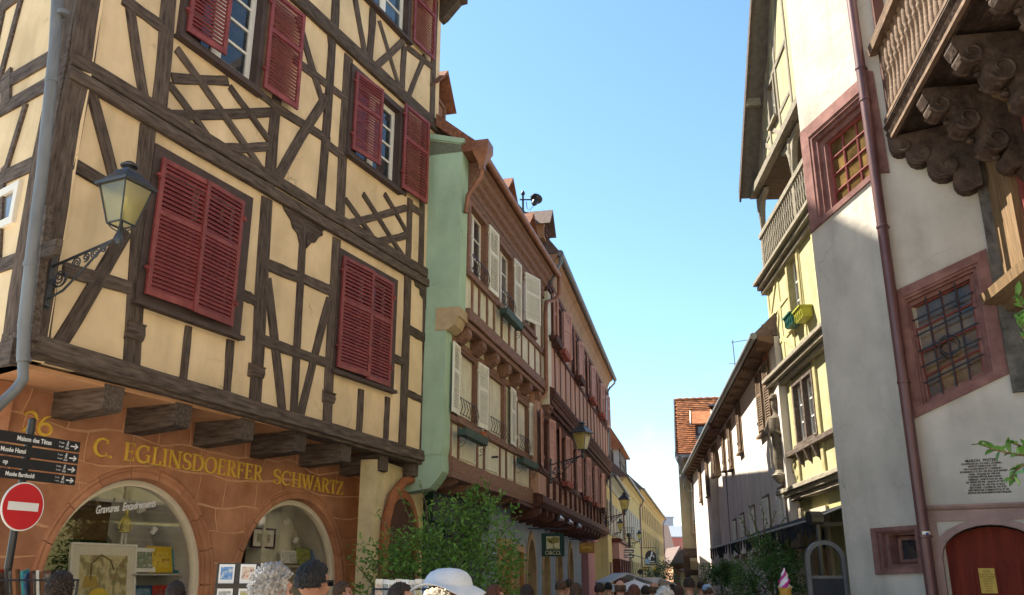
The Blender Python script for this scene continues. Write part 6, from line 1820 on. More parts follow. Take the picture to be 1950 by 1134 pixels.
# ------------------------------------------------------------------ shop window displays
def print_mat(name, cols, scale=9):
    m = bpy.data.materials.new(name); m.use_nodes = True
    N, L = m.node_tree.nodes, m.node_tree.links
    tc = N.new('ShaderNodeTexCoord'); no = N.new('ShaderNodeTexNoise'); no.inputs['Scale'].default_value = scale; no.inputs['Detail'].default_value = 3
    cr = N.new('ShaderNodeValToRGB'); cr.color_ramp.interpolation = 'EASE'
    e = cr.color_ramp.elements
    while len(e) < len(cols): e.new(.5)
    for i, c in enumerate(cols):
        e[i].position = .3 + .4 * i / max(1, len(cols) - 1); e[i].color = (*c, 1)
    L.new(tc.outputs['Object'], no.inputs['Vector']); L.new(no.outputs['Fac'], cr.inputs[0]); L.new(cr.outputs[0], N['Principled BSDF'].inputs['Base Color'])
    N['Principled BSDF'].inputs['Roughness'].default_value = .4
    return m
paper = MATS['paper']
def picture(name, label, cat, x0, y0, x1, y1, w, board, img, margin=.12, lean=8, group=None, frame=None, extra=None, z=.012):
    """a flat print, book or picture leaning in the shop window"""
    a, c = pA(x0, y0, w), pA(x1, y1, w)
    wd, ht = abs(c[0] - a[0]), abs(a[1] - c[1])
    t = thing(name, label, cat, A.W((a[0] + c[0]) / 2, min(a[1], c[1]), w), A.phi, group)
    t.rotation_euler = (RAD(-lean), 0, A.phi)
    MB().box(-wd / 2, wd / 2, 0, z, 0, ht).obj('cover' if not frame else 'mount', board, t)
    mg = margin * min(wd, ht)
    if img: MB().box(-wd / 2 + mg, wd / 2 - mg, -.002, 0, mg, ht - mg).obj('image', img, t)
    if frame: MB().ring(rect(-wd / 2 - .03, wd / 2 + .03, -.03, ht + .03), rect(-wd / 2, wd / 2, 0, ht), -.015, .02).obj('frame', frame, t)
    if extra: extra(t, wd, ht)
    return t
WD = WS - .5
def lampscape(t, wd, ht):
    k = wd
    MB().prism([(-.38 * k, .12 * ht), (.38 * k, .12 * ht), (.38 * k, .3 * ht), (.2 * k, .38 * ht), (.02 * k, .3 * ht), (-.2 * k, .42 * ht), (-.38 * k, .34 * ht)], -.004, -.001).obj('printed_hills', M('print_blue', (.06, .14, .2), .5, .2, 9), t)
    MB().prism([(-.06 * k + .16 * k * math.cos(a * .4), .44 * ht + .12 * k * math.sin(a * .4)) for a in range(16)], -.003, -.0005).obj('printed_sun', M('print_yellow', (.62, .42, .05), .5, .1, 9), t)
    m = MB(); m.tube([(-.2 * k, -.005, .62 * ht), (-.2 * k, -.005, .8 * ht), (-.05 * k, -.005, .9 * ht), (.1 * k, -.005, .84 * ht), (.16 * k, -.005, .74 * ht)], .01, 5); m.obj('printed_branch', M('print_brown', (.14, .09, .04), .5, .2, 9), t)
    MB().prism([(-.32 * k, .55 * ht), (-.08 * k, .55 * ht), (-.11 * k, .67 * ht), (-.29 * k, .67 * ht)], -.006, -.002).obj('printed_vase', M('print_gold', (.36, .24, .06), .5, .2, 9), t)
picture('framed_poster', 'large poster with a mounted landscape print in the left shop window', 'poster', 152, 1036, 249, 1215, WD + .1, M('cream_mount', (.62, .56, .42), .6, .05, 5), print_mat('landscape_print', [(.42, .32, .12), (.5, .42, .22), (.24, .2, .08), (.3, .12, .05)], 7), .12, 6, None, M('white_frame', (.66, .62, .53), .5, .05, 5), lampscape)
G = 'books and prints in the shop windows'
redm = M('book_red', (.36, .03, .02), .4, .2, 7)
picture('print', 'white booklet with a scooter picture, left of the yellow one in the window', 'booklet', 260, 1042, 296, 1090, WD, paper, print_mat('scooter_print', [(.6, .6, .55), (.16, .2, .13), (.35, .3, .2)], 16), .16, 12, G)
picture('print', 'bright yellow booklet on the upper shelf of the left shop window', 'booklet', 288, 1039, 330, 1091, WD, M('book_yellow', (.62, .42, .03), .4, .12, 6), print_mat('yellow_print', [(.62, .4, .03), (.66, .46, .05), (.2, .1, .02)], 14), .2, 12, G)
picture('print', 'teal and red booklet at the right of the upper shelf', 'booklet', 334, 1043, 366, 1091, WD, M('book_teal', (.03, .22, .25), .4, .2, 6), print_mat('teal_print', [(.03, .25, .28), (.5, .45, .35), (.45, .06, .04)], 16), .1, 12, G)
picture('print', 'dark blue book on the lower shelf of the left shop window', 'book', 256, 1114, 292, 1170, WD, M('book_blue', (.02, .05, .1), .4, .2, 6), print_mat('blue_print', [(.02, .05, .1), (.08, .2, .28), (.3, .25, .2)], 16), .12, 12, G)
picture('print', 'red book beside the dark blue one on the lower shelf', 'book', 297, 1114, 330, 1170, WD, redm, print_mat('red_print', [(.36, .03, .02), (.2, .02, .02), (.5, .35, .2)], 16), .14, 12, G)
picture('portfolio', 'brown cardboard portfolio leaning high in the left shop window', 'portfolio', 108, 948, 203, 1030, WS - .8, M('brown_card', (.10, .045, .02), .8, .3, 3), None, .1, 0)
picture('framed_print', 'dark framed print with two small views on a white mount', 'framed print', 483, 1008, 520, 1042, WS - .6, M('white_mount', (.66, .62, .52), .6, .05, 5), None, .1, 0, None, M('dark_frame', (.06, .02, .015), .4, .2, 6),
        lambda t, wd, ht: [MB().box(x * wd - .11 * wd, x * wd + .11 * wd, -.004, 0, .25 * ht, .75 * ht).obj('image', print_mat('sepia_view%d' % (x > 0), [(.3, .24, .12), (.42, .36, .22), (.12, .09, .05)], 22), t) for x in (-.2, .2)])
picture('print', 'gilded picture of figures below the dark framed print', 'picture', 494, 1046, 534, 1073, WS - .7, M('gilt', (.5, .38, .14), .4, .2, 9), print_mat('gilt_print', [(.5, .38, .14), (.6, .5, .25), (.18, .1, .04)], 18), .1, 8, G)
picture('print', 'pale grey engraving on white paper in the right shop window', 'engraving', 538, 1048, 565, 1073, WD, paper, print_mat('grey_engraving', [(.6, .6, .54), (.5, .5, .45), (.2, .2, .18)], 20), .1, 10, G)
picture('print', 'colourful green and blue village print in the right shop window', 'print', 567, 1043, 592, 1076, WD, M('book_green', (.1, .2, .06), .4, .2, 6), print_mat('village_print', [(.05, .3, .45), (.4, .35, .06), (.12, .25, .05), (.3, .12, .04)], 14), .05, 10, G)
picture('print', 'bright blue booklet with three dark figures', 'booklet', 597, 1046, 628, 1078, WD, M('book_bright_blue', (.03, .16, .36), .4, .15, 6), print_mat('blue_booklet', [(.03, .18, .4), (.05, .22, .45), (.4, .5, .6)], 12), .08, 10, G,
        extra=lambda t, wd, ht: [MB().prism([(x * wd - .1 * wd, .1 * ht), (x * wd + .1 * wd, .1 * ht), (x * wd + .05 * wd, .45 * ht), (x * wd, .58 * ht), (x * wd - .05 * wd, .45 * ht)], -.006, -.002).obj('printed_figure', ink, t) for x in (-.27, 0, .27)])
for x0, x1, y, c in ((250, 372, 1092, 0), (250, 372, 1160, 0), (535, 640, 1078, 1)):
    a, e = pA(x0, y, WD), pA(x1, y, WD)
    A.mb().box(a[0], min(e[0], ARC[c][0] + 1.36), WD - .3, WD + .1, e[1] - .03, e[1] - .01).obj('shelf', MATS['reveal_plaster'], A.root)
# stacked stock behind the poster
for k in range(3):
    t = thing('book', ('thick brown book at the foot of the dim stack behind the poster', 'cream book in the middle of the dim stack behind the poster', 'grey book lying on top of the dim stack behind the poster')[k], 'book', A.W(1.62 + rnd.uniform(-.03, .03), 1.3 + k * .1, WS - 1.4), A.phi, 'books stacked behind the poster')
    MB().box(-.22, .2, -.15, .15, 0, .09).obj('cover', (MATS['brown_card'], paper, M('book_grey', (.25, .24, .2), .6, .2, 6))[k % 3], t)
pu = pA(243, 968, WS - .75)
t = thing('puppet', 'small yellow jointed puppet hanging in the left shop window', 'puppet', A.W(pu[0], pu[1] - .0, WS - .75), A.phi)
yw_ = M('puppet_yellow', (.55, .46, .12), .6, .3, 9)
MB().lathe([(.0, -.0), (.03, -.02), (.035, -.06), (.02, -.09), (.03, -.11), (.07, -.16), (.06, -.28), (.09, -.34), (.02, -.35)], n=10).obj('body', yw_, t, smooth=True)
for s_ in (-1, 1):
    MB().tube([(s_ * .05, 0, -.14), (s_ * .1, 0, -.22), (s_ * .12, 0, -.3)], .016, 6).obj('arm', yw_, t)
    MB().tube([(s_ * .03, 0, -.33), (s_ * .035, 0, -.45), (s_ * .045, -.01, -.56), (s_ * .06, -.03, -.57)], .018, 6).obj('leg', whitepaint, t)
MB().tube([(0, 0, 0), (0, 0, .45)], .004, 4).obj('string', iron, t)
for i, (x, y, lab) in enumerate(((268, 972, 'round white spotlight near the lettering in the left shop window'), (292, 1012, 'tilted white spotlight above the yellow booklet'), (545, 995, 'round ceiling spotlight at the top of the right shop window'), (563, 1030, 'tilted white spotlight in the right shop window'))):
    q = pA(x, y, WS - .62)
    t = thing('spotlight', lab, 'spotlight', A.W(q[0], q[1], WS - .62), A.phi, 'spotlights in the shop windows')
    MB().lathe([(.03, -.05), (.045, -.03), (.045, .06), (.02, .07)], n=12).obj('lamp_head', whitepaint, t, smooth=True, rot=(RAD(60 if i % 2 == 0 else 25), RAD(20), 0))
    MB().tube([(0, .02, 0), (.02, .1, .06)], .008, 5).obj('stalk', whitepaint, t)
# white script on the glass
p0, p1 = pA(181, 979, WS - .17), pA(297, 965, WS - .17)
me = text_mesh('Gravures  Encadrements', .125, whites, .0006, 'LEFT', shear=.38, bold=.003, sx=1)
wtx = max(v.co.x for v in me.vertices)
sc_ = math.hypot(p1[0] - p0[0], p1[1] - p0[1]) / wtx
me.transform(Matrix.Diagonal((sc_, 1.15, 1, 1)))
o = link('lettering', me, A.root, loc=(p0[0], A.s * (WS - .17), p0[1]), rot=(RAD(90), -math.atan2(p1[1] - p0[1], p1[0] - p0[0]), 0))

# ------------------------------------------------------------------ hanging shop signs
def hang_sign(name, label, x0, y0, x1, y1, d, mat, rz=0.0, th=.05, bracket=True, side=-1, shape=None, cat='shop sign'):
    a, c = at_y(x0, y0, d), at_y(x1, y1, d)
    wd, ht = c.x - a.x, a.z - c.z
    t = thing(name, label, cat, ((a.x + c.x) / 2, d, c.z), rz)
    poly = shape(wd, ht) if shape else rect(-wd / 2, wd / 2, 0, ht)
    MB().prism(poly, -th / 2, th / 2).obj('board', mat, t)
    if bracket:
        MB().tube([(-wd / 2 - .35, 0, ht + .12), (wd / 2 + .05, 0, ht + .12)], .018, 6).obj('bracket', iron, t)
        for s_ in (-.3, .3): MB().tube([(s_ * wd, 0, ht - .02), (s_ * wd, 0, ht + .12)], .008, 5).obj('hanger', iron, t)
    return t, wd, ht
oc, wd, ht = hang_sign('shop_sign', 'dark green square hanging sign with an olive tree and the letters O&CO.', 1031, 1016, 1075, 1060, 24.6, M('sign_green', (.008, .035, .028), .45, .15, 6))
cr_ = M('sign_cream', (.50, .46, .27), .6, .1, 7)
MB().box(-wd * .29, wd * .29, -.035, -.024, ht * .31, ht * .86).obj('picture_panel', cr_, oc)
me = text_mesh('O&CO.', ht * .255, cr_, .001, 'CENTER', sx=.95, space=.9); link('lettering', me, oc, loc=(0, -.027, ht * .075), rot=(RAD(90), 0, 0))
olv = M('sign_olive', (.19, .17, .045), .6, .25, 14); 
for cx, cz, r in ((-.12, .68, .13), (.04, .73, .15), (.15, .66, .12), (-.02, .62, .13), (.2, .76, .09), (-.2, .75, .07)):
    MB().prism([(cx * wd + r * wd * math.cos(a * .63) * (1 + .12 * math.sin(a * 3.1)), cz * ht + r * ht * .75 * math.sin(a * .63)) for a in range(10)], -.039 - r * .01, -.034).obj('tree_emblem', olv, oc)
m = MB(); stroke(m, [(.08 * wd, .33 * ht), (.0, .45 * ht), (.03 * wd, .6 * ht)], [.08 * wd, .045 * wd, .04 * wd], -.0385, -.034); stroke(m, [(-.2 * wd, .34 * ht), (.22 * wd, .34 * ht)], .02 * wd, -.0375, -.034); m.obj('tree_emblem', olv, oc)
gs, wd, ht = hang_sign('shop_sign', 'small gilded brown hanging sign beside the pink corner pier', 1103, 1034, 1132, 1054, 33, M('sign_gilt_frame', (.34, .17, .05), .5, .2, 6), bracket=True)
MB().box(-wd * .42, wd * .42, -.04, -.024, ht * .14, ht * .86).obj('panel', M('sign_brown_gold', (.40, .21, .035), .4, .3, 5), gs)
m = MB(); stroke(m, [(wd * .3 * math.cos(RAD(160 - a * 14)), ht * .35 + ht * .25 * math.sin(RAD(160 - a * 14))) for a in range(11)], ht * .07, -.043, -.039); m.obj('scroll_mark', goldpaint, gs)
bs_, wd, ht = hang_sign('shop_sign', 'black round-topped hanging sign with a white figure, far down the left row', 1228, 1047, 1250, 1073, 62, blackp,
                        shape=lambda w, h: [(-w / 2, 0), (w / 2, 0)] + [(w / 2 * math.cos(RAD(a)), h * .45 + h * .5 * math.sin(RAD(a))) for a in range(0, 181, 20)])
for pts_, w_ in (([(-.1, .2), (-.05, .45), (.08, .6), (.15, .85)], .14), ([(.0, .5), (.28, .55), (.3, .4)], .08), ([(-.35, .12), (.35, .12)], .08), ([(-.25, .2), (-.2, .45)], .07)):
    m = MB(); stroke(m, [(x * wd, z * ht) for x, z in pts_], w_ * wd, -.04, -.03); m.obj('figure_mark', whites, bs_)
MB().box(-wd * .5, wd * .5, -.03, .03, -.12, -.05).obj('bar', blackp, bs_)
for k, (y0, tx, lab) in enumerate(((1047, 'Restaurant', 'upper of two narrow black signs with white lettering on the lemon house'), (1056.5, 'la Chapelle', 'lower of two narrow black signs with white lettering on the lemon house'))):
    t, wd, ht = hang_sign('shop_sign', lab, 1185, y0, 1207, y0 + 6.3, 50, blackp, bracket=False)
    me = text_mesh(tx, ht * .8, whites, .001, 'CENTER', bold=.004, sx=.82); link('lettering', me, t, loc=(0, -.03, ht * .22), rot=(RAD(90), 0, 0))
t, wd, ht = hang_sign('wrought_iron_sign', 'tall wrought iron hanging sign with a dark figure in a lattice', 1187, 1010, 1208, 1045, 50.5, iron, bracket=True, shape=lambda w, h: rect(-w * .08, w * .16, h * .08, h * .62))
for x in (-.5, -.3, .3, .5): MB().tube([(x * wd, 0, 0), (x * wd, 0, ht)], .014, 5).obj('bar', iron, t)
for z in (.05, .3, .55, .8, 1): MB().tube([(-wd / 2, 0, z * ht), (wd / 2, 0, z * ht)], .012, 5).obj('bar', iron, t)
MB().lathe([(.0, .0), (.11, .03), (.12, .15), (.05, .24)], (.04 * wd, 0, ht * .6), 8).obj('figure_head', iron, t)
t, wd, ht = hang_sign('shop_sign', 'small brown board sign left of the half-round yellow sign', 1222, 1080, 1236, 1088, 66, M('sign_brown', (.2, .12, .04), .6, .2, 6), bracket=False)
MB().box(-wd * .4, wd * .4, -.035, -.024, ht * .25, ht * .7).obj('panel', M('sign_ochre', (.4, .28, .08), .6, .2, 6), t)
t, wd, ht = hang_sign('shop_sign', 'half-round yellow hanging sign far down the left row', 1243, 1080, 1256, 1089, 70, M('sign_yellow', (.6, .36, .03), .5, .1, 6), bracket=False, shape=lambda w, h: [(w / 2 * math.cos(RAD(a)), h * math.sin(RAD(a))) for a in range(0, 181, 20)])
MB().box(-wd * .5, wd * .5, -.03, .03, -.06, 0).obj('bar', iron, t)
t, wd, ht = hang_sign('shop_sign', 'round black disc sign on the ochre house, above the white parasols', 1214, 1084, 1225, 1095, 60, blackp, bracket=False, shape=lambda w, h: [(w / 2 * math.cos(RAD(a)), h / 2 + h / 2 * math.sin(RAD(a))) for a in range(0, 360, 24)])
MB().ring([(wd * .46 * math.cos(RAD(a)), ht / 2 + ht * .46 * math.sin(RAD(a))) for a in range(0, 360, 24)], [(wd * .38 * math.cos(RAD(a)), ht / 2 + ht * .38 * math.sin(RAD(a))) for a in range(0, 360, 24)], -.035, -.024).obj('rim', M('sign_grey', (.1, .1, .1), .5, .1, 6), t)

# ------------------------------------------------------------------ racks in front of the shops
cards = [print_mat('card_blue', [(.03, .08, .35), (.1, .25, .5), (.6, .6, .55)], 25), print_mat('card_red', [(.5, .1, .05), (.6, .5, .4), (.2, .05, .05)], 25), print_mat('card_grey', [(.5, .5, .5), (.25, .27, .25), (.6, .6, .58)], 25), print_mat('card_green', [(.08, .2, .05), (.4, .35, .15), (.3, .4, .5)], 25)]
ra = at_y(452, 1098, 7.6)
rk = thing('card_rack', 'tall black rack of white-bordered cards in front of the print shop', 'card rack', (ra.x, 7.6, 0), RAD(6))
ztop = EYE + .105
MB().box(-.17, .17, .0, .03, .25, ztop).obj('panel', blackp, rk)
for s_ in (-1, 1): MB().tube([(s_ * .15, .015, 0), (s_ * .15, .015, .3)], .015, 6).obj('leg', blackp, rk)
for r in range(7):
    MB().box(-.17, .17, -.04, .0, ztop - .175 - r * .19, ztop - .165 - r * .19).obj('ledge', blackp, rk)
names = ('blue sea', 'red figures', 'grey town', 'green garden')
for r in range(3):
    for c in range(2):
        k = (r * 2 + c) % 4
        p_ = Matrix.Rotation(RAD(6), 4, 'Z') @ Vector((-.085 + c * .17, -.012, ztop - .16 - r * .19))
        t = thing('postcard', 'white-bordered card with a %s picture in the %s row, %s column of the black rack' % (names[k].split()[0], ('top', 'middle', 'bottom')[r], ('left', 'right')[c]), 'postcard', (ra.x + p_.x, 7.6 + p_.y, p_.z), RAD(6), 'cards in the black rack')
        MB().box(-.062, .062, -.004, .0, 0, .15).obj('card', whites, t); MB().box(-.048, .048, -.006, -.004, .03, .13).obj('image', cards[k], t)
def stand(name, label, px, d, wd, ztop, rz):
    p = at_y(px, 1098, d)
    t = thing(name, label, 'book stand', (p.x, d, 0), rz)
    for s_ in (-1, 1):
        for y in (-.15, .15): MB().tube([(s_ * wd / 2, y, 0), (s_ * wd / 2, y, ztop - .12)], .012, 6).obj('leg', iron, t)
    MB().box(-wd / 2, wd / 2, -.17, .17, ztop - .32, ztop - .30).obj('tray', iron, t)
    for y in (-.17, .17): MB().tube([(-wd / 2, y, ztop - .12), (wd / 2, y, ztop - .12)], .008, 5).obj('wire', iron, t)
    return t
stand('book_stand', 'wire stand of upright prints at the lower left corner', 40, 7.9, .85, 1.74, A.phi - .2)
covers = [MATS['white_mount'], MATS['book_red'], M('book_black', (.03, .025, .025), .4, .2, 6), MATS['brown_card'], MATS['book_teal'], MATS['dark_frame'], paper, M('book_brown', (.16, .07, .03), .5, .2, 6)]
cn = ('white', 'red', 'black', 'brown', 'teal', 'dark', 'cream', 'chestnut')
for k, (x, h) in enumerate(((2, 1084), (18, 1083), (35, 1080), (51, 1083), (67, 1084), (80, 1086), (92, 1086), (104, 1085))):
    p = at_y(x, h, 7.75 + .045 * k)
    t = thing('print', '%s covered print standing in the wire stand at the lower left' % cn[k], 'print', (p.x, p.y, p.z - .34), A.phi + .9 + rnd.uniform(-.2, .2), 'prints in the lower left stand')
    t.rotation_euler = (RAD(-10), RAD(rnd.uniform(-9, 3)), A.phi + .75 + rnd.uniform(-.25, .25))
    MB().box(-.09, .09, 0, .02, 0, .34).obj('cover', covers[k], t); MB().box(-.075, .075, -.002, 0, .05, .31).obj('image', cards[(k * 3) % 4] if k % 2 == 0 else print_mat('cover%d' % k, [(.3, .12, .05), (.12, .08, .06), (.45, .38, .25)], 12), t)
stand('book_stand', 'wire stand of cards and guide books behind the sun hat', 764, 8.6, .5, 1.66, .1)
for k in range(8):
    p = at_y(722 + k * 12.5, 1103 + (k % 3), 8.45 + .02 * (k % 2))
    t = thing('guide_book', '%s guide book in the wire stand behind the sun hat' % ('white', 'green', 'pale', 'grey', 'striped', 'yellow', 'brown', 'cream')[k], 'book', (p.x, p.y, p.z - .2), rnd.uniform(-.35, .35), 'guide books in the stand')
    MB().box(-.032, .032, 0, .012, 0, .2).obj('cover', whites if k % 3 else paper, t); MB().box(-.026, .026, -.002, 0, .02, .16).obj('image', cards[(k + 1) % 4], t)

# ------------------------------------------------------------------ foliage
leafM = leaf_mat('leaf_green', (.075, .18, .038), (.17, .32, .065))
leafD = leaf_mat('leaf_dark_green', (.05, .125, .035), (.10, .20, .055))
leafO = M('leaf_olive_green', (.05, .085, .035), .6, .3, 3, c2=(.10, .14, .06), island=.4, spec=.3)
bark = M('grey_brown_bark', (.12, .085, .055), .9, .3, 8, bump=.6, bscale=25)
def leaf_add(vs, fs, c, d, L, wd, r):
    d = d.normalized(); s_ = d.cross(Vector((r.uniform(-1, 1), r.uniform(-1, 1), r.uniform(-.2, 1.4)))).normalized(); nn = s_.cross(d)
    n = len(vs)
    vs += [tuple(c), tuple(c + d * L * .45 + s_ * wd / 2 + nn * L * .08), tuple(c + d * L - nn * L * .05), tuple(c + d * L * .45 - s_ * wd / 2 + nn * L * .08)]
    fs += [(n, n + 1, n + 2), (n, n + 2, n + 3)]
def plant(name, label, cat, loc, clumps, sprigs, nleaf, L, mat, stems, r=None, group=None, trunk=True):
    r = r or random.Random(len(label))
    t = thing(name, label, cat, loc, 0, group)
    vs, fs = [], []
    tot = sum(c[1] ** 2 for c in clumps)
    for c, rad in clumps:
        c = Vector(c)
        sub = [c + Vector((r.gauss(0, 1), r.gauss(0, 1), r.gauss(0, .9))).normalized() * rad * r.uniform(.35, 1) for _ in range(int(14 + rad * 40))]
        k = int(nleaf * rad ** 2 / tot)
        for i in range(k):
            b_ = r.choice(sub); q = b_ + Vector((r.gauss(0, 1), r.gauss(0, 1), r.gauss(0, 1))) * rad * .17
            d = (q - c).normalized() * .7 + Vector((r.uniform(-1, 1), r.uniform(-1, 1), r.uniform(-.8, .8)))
            leaf_add(vs, fs, q, d, L * r.uniform(.6, 1.25), L * .42, r)
    m = MB()
    for pts in sprigs:
        pts = [Vector(p) for p in pts]
        m.tube(pts, [.012 * (1 - .7 * i / (len(pts) - 1)) for i in range(len(pts))], 5)
        for a, c in zip(pts, pts[1:]):
            for i in range(9):
                q = a.lerp(c, (i + r.random()) / 9)
                d = (c - a).normalized() * .6 + Vector((r.uniform(-1, 1), r.uniform(-1, 1), r.uniform(-.4, .6)))
                leaf_add(vs, fs, q, d, L * r.uniform(.7, 1.2), L * .42, r)
    if sprigs: m.obj('twig', bark, t)
    me = bpy.data.meshes.new('crown'); me.from_pydata(vs, [], fs); me.materials.append(mat)
    o = link('crown', me, t); o['kind'] = 'stuff'
    for pts, rr in stems:
        MB().tube(pts, [rr * (1 - .55 * i / (len(pts) - 1)) for i in range(len(pts))], 8).obj('trunk' if trunk else 'stem', bark, t, smooth=True)
    return t
# big pot shrub in front of the cream house
bp = at_y(838, 1098, 13.6)
rr = random.Random(5)
cl = [((-.75, .1, 1.75), .5), ((-.3, -.1, 2.05), .55), ((.2, .1, 2.2), .58), ((.65, 0, 2.35), .5), ((.95, .1, 1.9), .4), ((.4, -.2, 1.65), .6), ((-.3, -.15, 1.45), .6), ((.8, 0, 1.45), .4), ((-.95, 0, 1.35), .35), ((.0, 0, 1.0), .55), ((.55, 0, 2.7), .3)]
sp_ = []
for x, y, d in ((757, 932, -.1), (800, 918, 0), (840, 952, .1), (935, 915, 0), (700, 1050, -.1), (716, 975, 0), (985, 985, 0), (900, 930, .1), (870, 945, -.1), (665, 1060, 0), (985, 1030, 0), (960, 940, .1), (925, 960, -.2), (780, 960, 0), (690, 1085, .1)):
    e = at_y(x, y, 13.6 + d) - Vector((bp.x, 13.6, 0)); b_ = Vector((e.x * .55, 0, e.z - .75))
    sp_.append([tuple(b_), tuple(b_.lerp(e, .5) + Vector((rr.uniform(-.05, .05), 0, .03))), tuple(e)])
plant('shrub', 'big loose green shrub with upright sprigs before the cream panelled house', 'shrub', (bp.x, 13.6, 0), cl, sp_, 6400, .085, leafM,
      [([(0, 0, .4), (-.2, 0, 1.0), (-.4, 0, 1.7)], .03), ([(.1, 0, .4), (.2, .05, 1.1), (.3, 0, 2.0)], .03), ([(.15, 0, .4), (.5, 0, 1.2), (.7, 0, 2.1)], .025)], rr, trunk=False)
t = thing('plant_pot', 'large terracotta pot holding the big green shrub', 'plant pot', (bp.x, 13.6, 0))
MB().lathe([(.25, 0), (.36, .5), (.4, .52), (.4, .6), (.34, .6), (.32, .5), (.0, .48)], n=20).obj('pot', terra, t, smooth=True)
# dark round-headed trees on the right
t1 = at_y(1462, 1098, 17.2)
cl = [((-.35, 0, 1.75), .33), ((.1, -.1, 1.8), .38), ((.45, 0, 1.85), .3), ((.0, .1, 2.05), .33), ((.4, .1, 2.15), .26), ((-.4, .1, 1.45), .26), ((.2, 0, 1.5), .34), ((.5, .1, 1.5), .24)]
sp_ = []
for x, y in ((1450, 958), (1410, 985), (1425, 962), (1478, 975), (1440, 1000), (1520, 1010), (1495, 985), (1460, 990), (1418, 1012), (1400, 1040)):
    e = at_y(x, y, 17.2) - Vector((t1.x, 17.2, 0)); b_ = Vector((e.x * .4, 0, e.z - .6))
    sp_.append([tuple(b_), tuple(b_.lerp(e, .5) + Vector((rr.uniform(-.06, .06), 0, .04))), tuple(e)])
plant('tree', 'dark clipped tree with wild upright shoots beside the ice cream cone', 'tree', (t1.x, 17.2, 0), cl, sp_, 5200, .066, leafD, [([(.15, 0, 0), (.12, 0, .8), (.05, 0, 1.6)], .05), ([(.12, 0, .7), (-.1, 0, 1.1), (-.35, 0, 1.6)], .04), ([(.13, 0, .8), (.3, 0, 1.2), (.45, 0, 1.7)], .035)], rr)
t2 = at_y(1372, 1098, 22.5)
cl = [((-.25, 0, 1.75), .24), ((.05, -.1, 1.8), .28), ((.35, 0, 1.72), .25), ((.1, 0, 1.55), .25), ((-.3, 0, 1.55), .2)]
plant('tree', 'small dark round-headed tree at the left of the right-hand pair', 'tree', (t2.x, 22.5, 0), cl, [], 3200, .06, leafD, [([(.1, 0, 0), (.05, 0, .7), (0, 0, 1.5)], .045)], rr)
t3 = at_y(1256, 1098, 62)
cl = [((-.4, 0, 1.6), .6), ((.3, 0, 2.0), .7), ((.7, 0, 1.4), .6)]
plant('tree', 'pale feathery green tree far down the street before the pink houses', 'tree', (t3.x, 62, 0), cl, [[(0, 0, 1.8), (-.2, 0, 2.6)], [(.3, 0, 2), (.5, 0, 2.9)]], 1500, .16, leafO, [([(0, 0, 0), (0, 0, 1.5)], .07)], rr)
for x, d, s_ in ((1382, 16.5, .25), (1405, 16.8, .3), (1430, 17.5, .25)):
    q = at_y(x, 1098, d)
    plant('flowering_plant', ('low leafy potted plant at the left of the three under the awning', 'middle low leafy potted plant under the awning', 'low leafy potted plant below the dark clipped tree')[(x > 1390) + (x > 1420)], 'potted plant', (q.x, d, 0), [((0, 0, 1.2), s_), ((.1, 0, 1.35), s_ * .7)], [], 500, .07, leafO, [([(0, 0, .3), (0, 0, 1.2)], .02)], rr, 'low plants under the awning', trunk=False)
# near branches reaching in at the right edge: every leaf its own part
nearleaf = M('near_leaf_green', (.05, .15, .025), .4, .25, 12, c2=(.12, .27, .05), obj_var=.4, spec=.5)
nb_ = Vector((3.15, 4.2, 0))
t = thing('shrub', 'bright green leafy branches reaching in from the right edge', 'shrub', nb_)
lm_ = MB()
for i in range(6):
    pass
lv = []
for i in range(7):
    x = i / 6; w_ = .5 * math.sin(math.pi * min(1, x * .93 + .04)) * (1 - .25 * x)
    lv.append((x, w_, .1 * math.sin(x * 3)))
lmesh = MB()
lmesh.v = [(x, w_ * .5, z + .06 * w_) for x, w_, z in lv] + [(x, 0, z - .03) for x, w_, z in lv] + [(x, -w_ * .5, z + .06 * w_) for x, w_, z in lv]
for r_ in range(2):
    for i in range(6): lmesh.f.append((r_ * 7 + i, r_ * 7 + i + 1, r_ * 7 + 8 + i, r_ * 7 + 7 + i))
leafme = lmesh.mesh('leaf', nearleaf, True, False)
rl = random.Random(3)
for pts in ([(2010, 870), (1950, 868), (1915, 862), (1890, 856), (1866, 846)], [(1990, 872), (1950, 885), (1935, 897), (1925, 915)], [(1980, 860), (1945, 850), (1930, 845)],
            [(2010, 640), (1965, 605), (1945, 580), (1938, 560)], [(1990, 660), (1955, 630), (1940, 612)], [(2010, 610), (1975, 590), (1950, 600)], [(1990, 680), (1965, 660), (1944, 640)]):
    w3 = [at_y(x, y, 4.2 - .05 * i) - nb_ for i, (x, y) in enumerate(pts)]
    base = w3[0] + Vector((.35, .1, -.3))
    MB().tube([base] + w3, [.009] + [.006 - .001 * i for i in range(len(w3))], 6).obj('twig', bark, t)
    for a, c in zip(w3, w3[1:]):
        for j in range(5):
            q = a.lerp(c, (j + rl.random()) / 5)
            o = link('leaf', leafme, t, loc=q)
            d = (c - a).normalized() + Vector((rl.uniform(-1, 1), rl.uniform(-.9, .5), rl.uniform(-1, .7))) * .9
            o.rotation_euler = (d.to_track_quat('X', 'Z').to_matrix() @ Matrix.Rotation(rl.uniform(-.9, .9), 3, 'X')).to_euler()
            s_ = rl.uniform(.055, .085); o.scale = (s_, s_ * .85, s_)
MB().tube([(.4, .1, 0), (.42, .1, .9), (.38, .1, 1.6)], [.03, .025, .015], 8).obj('stem', bark, t)

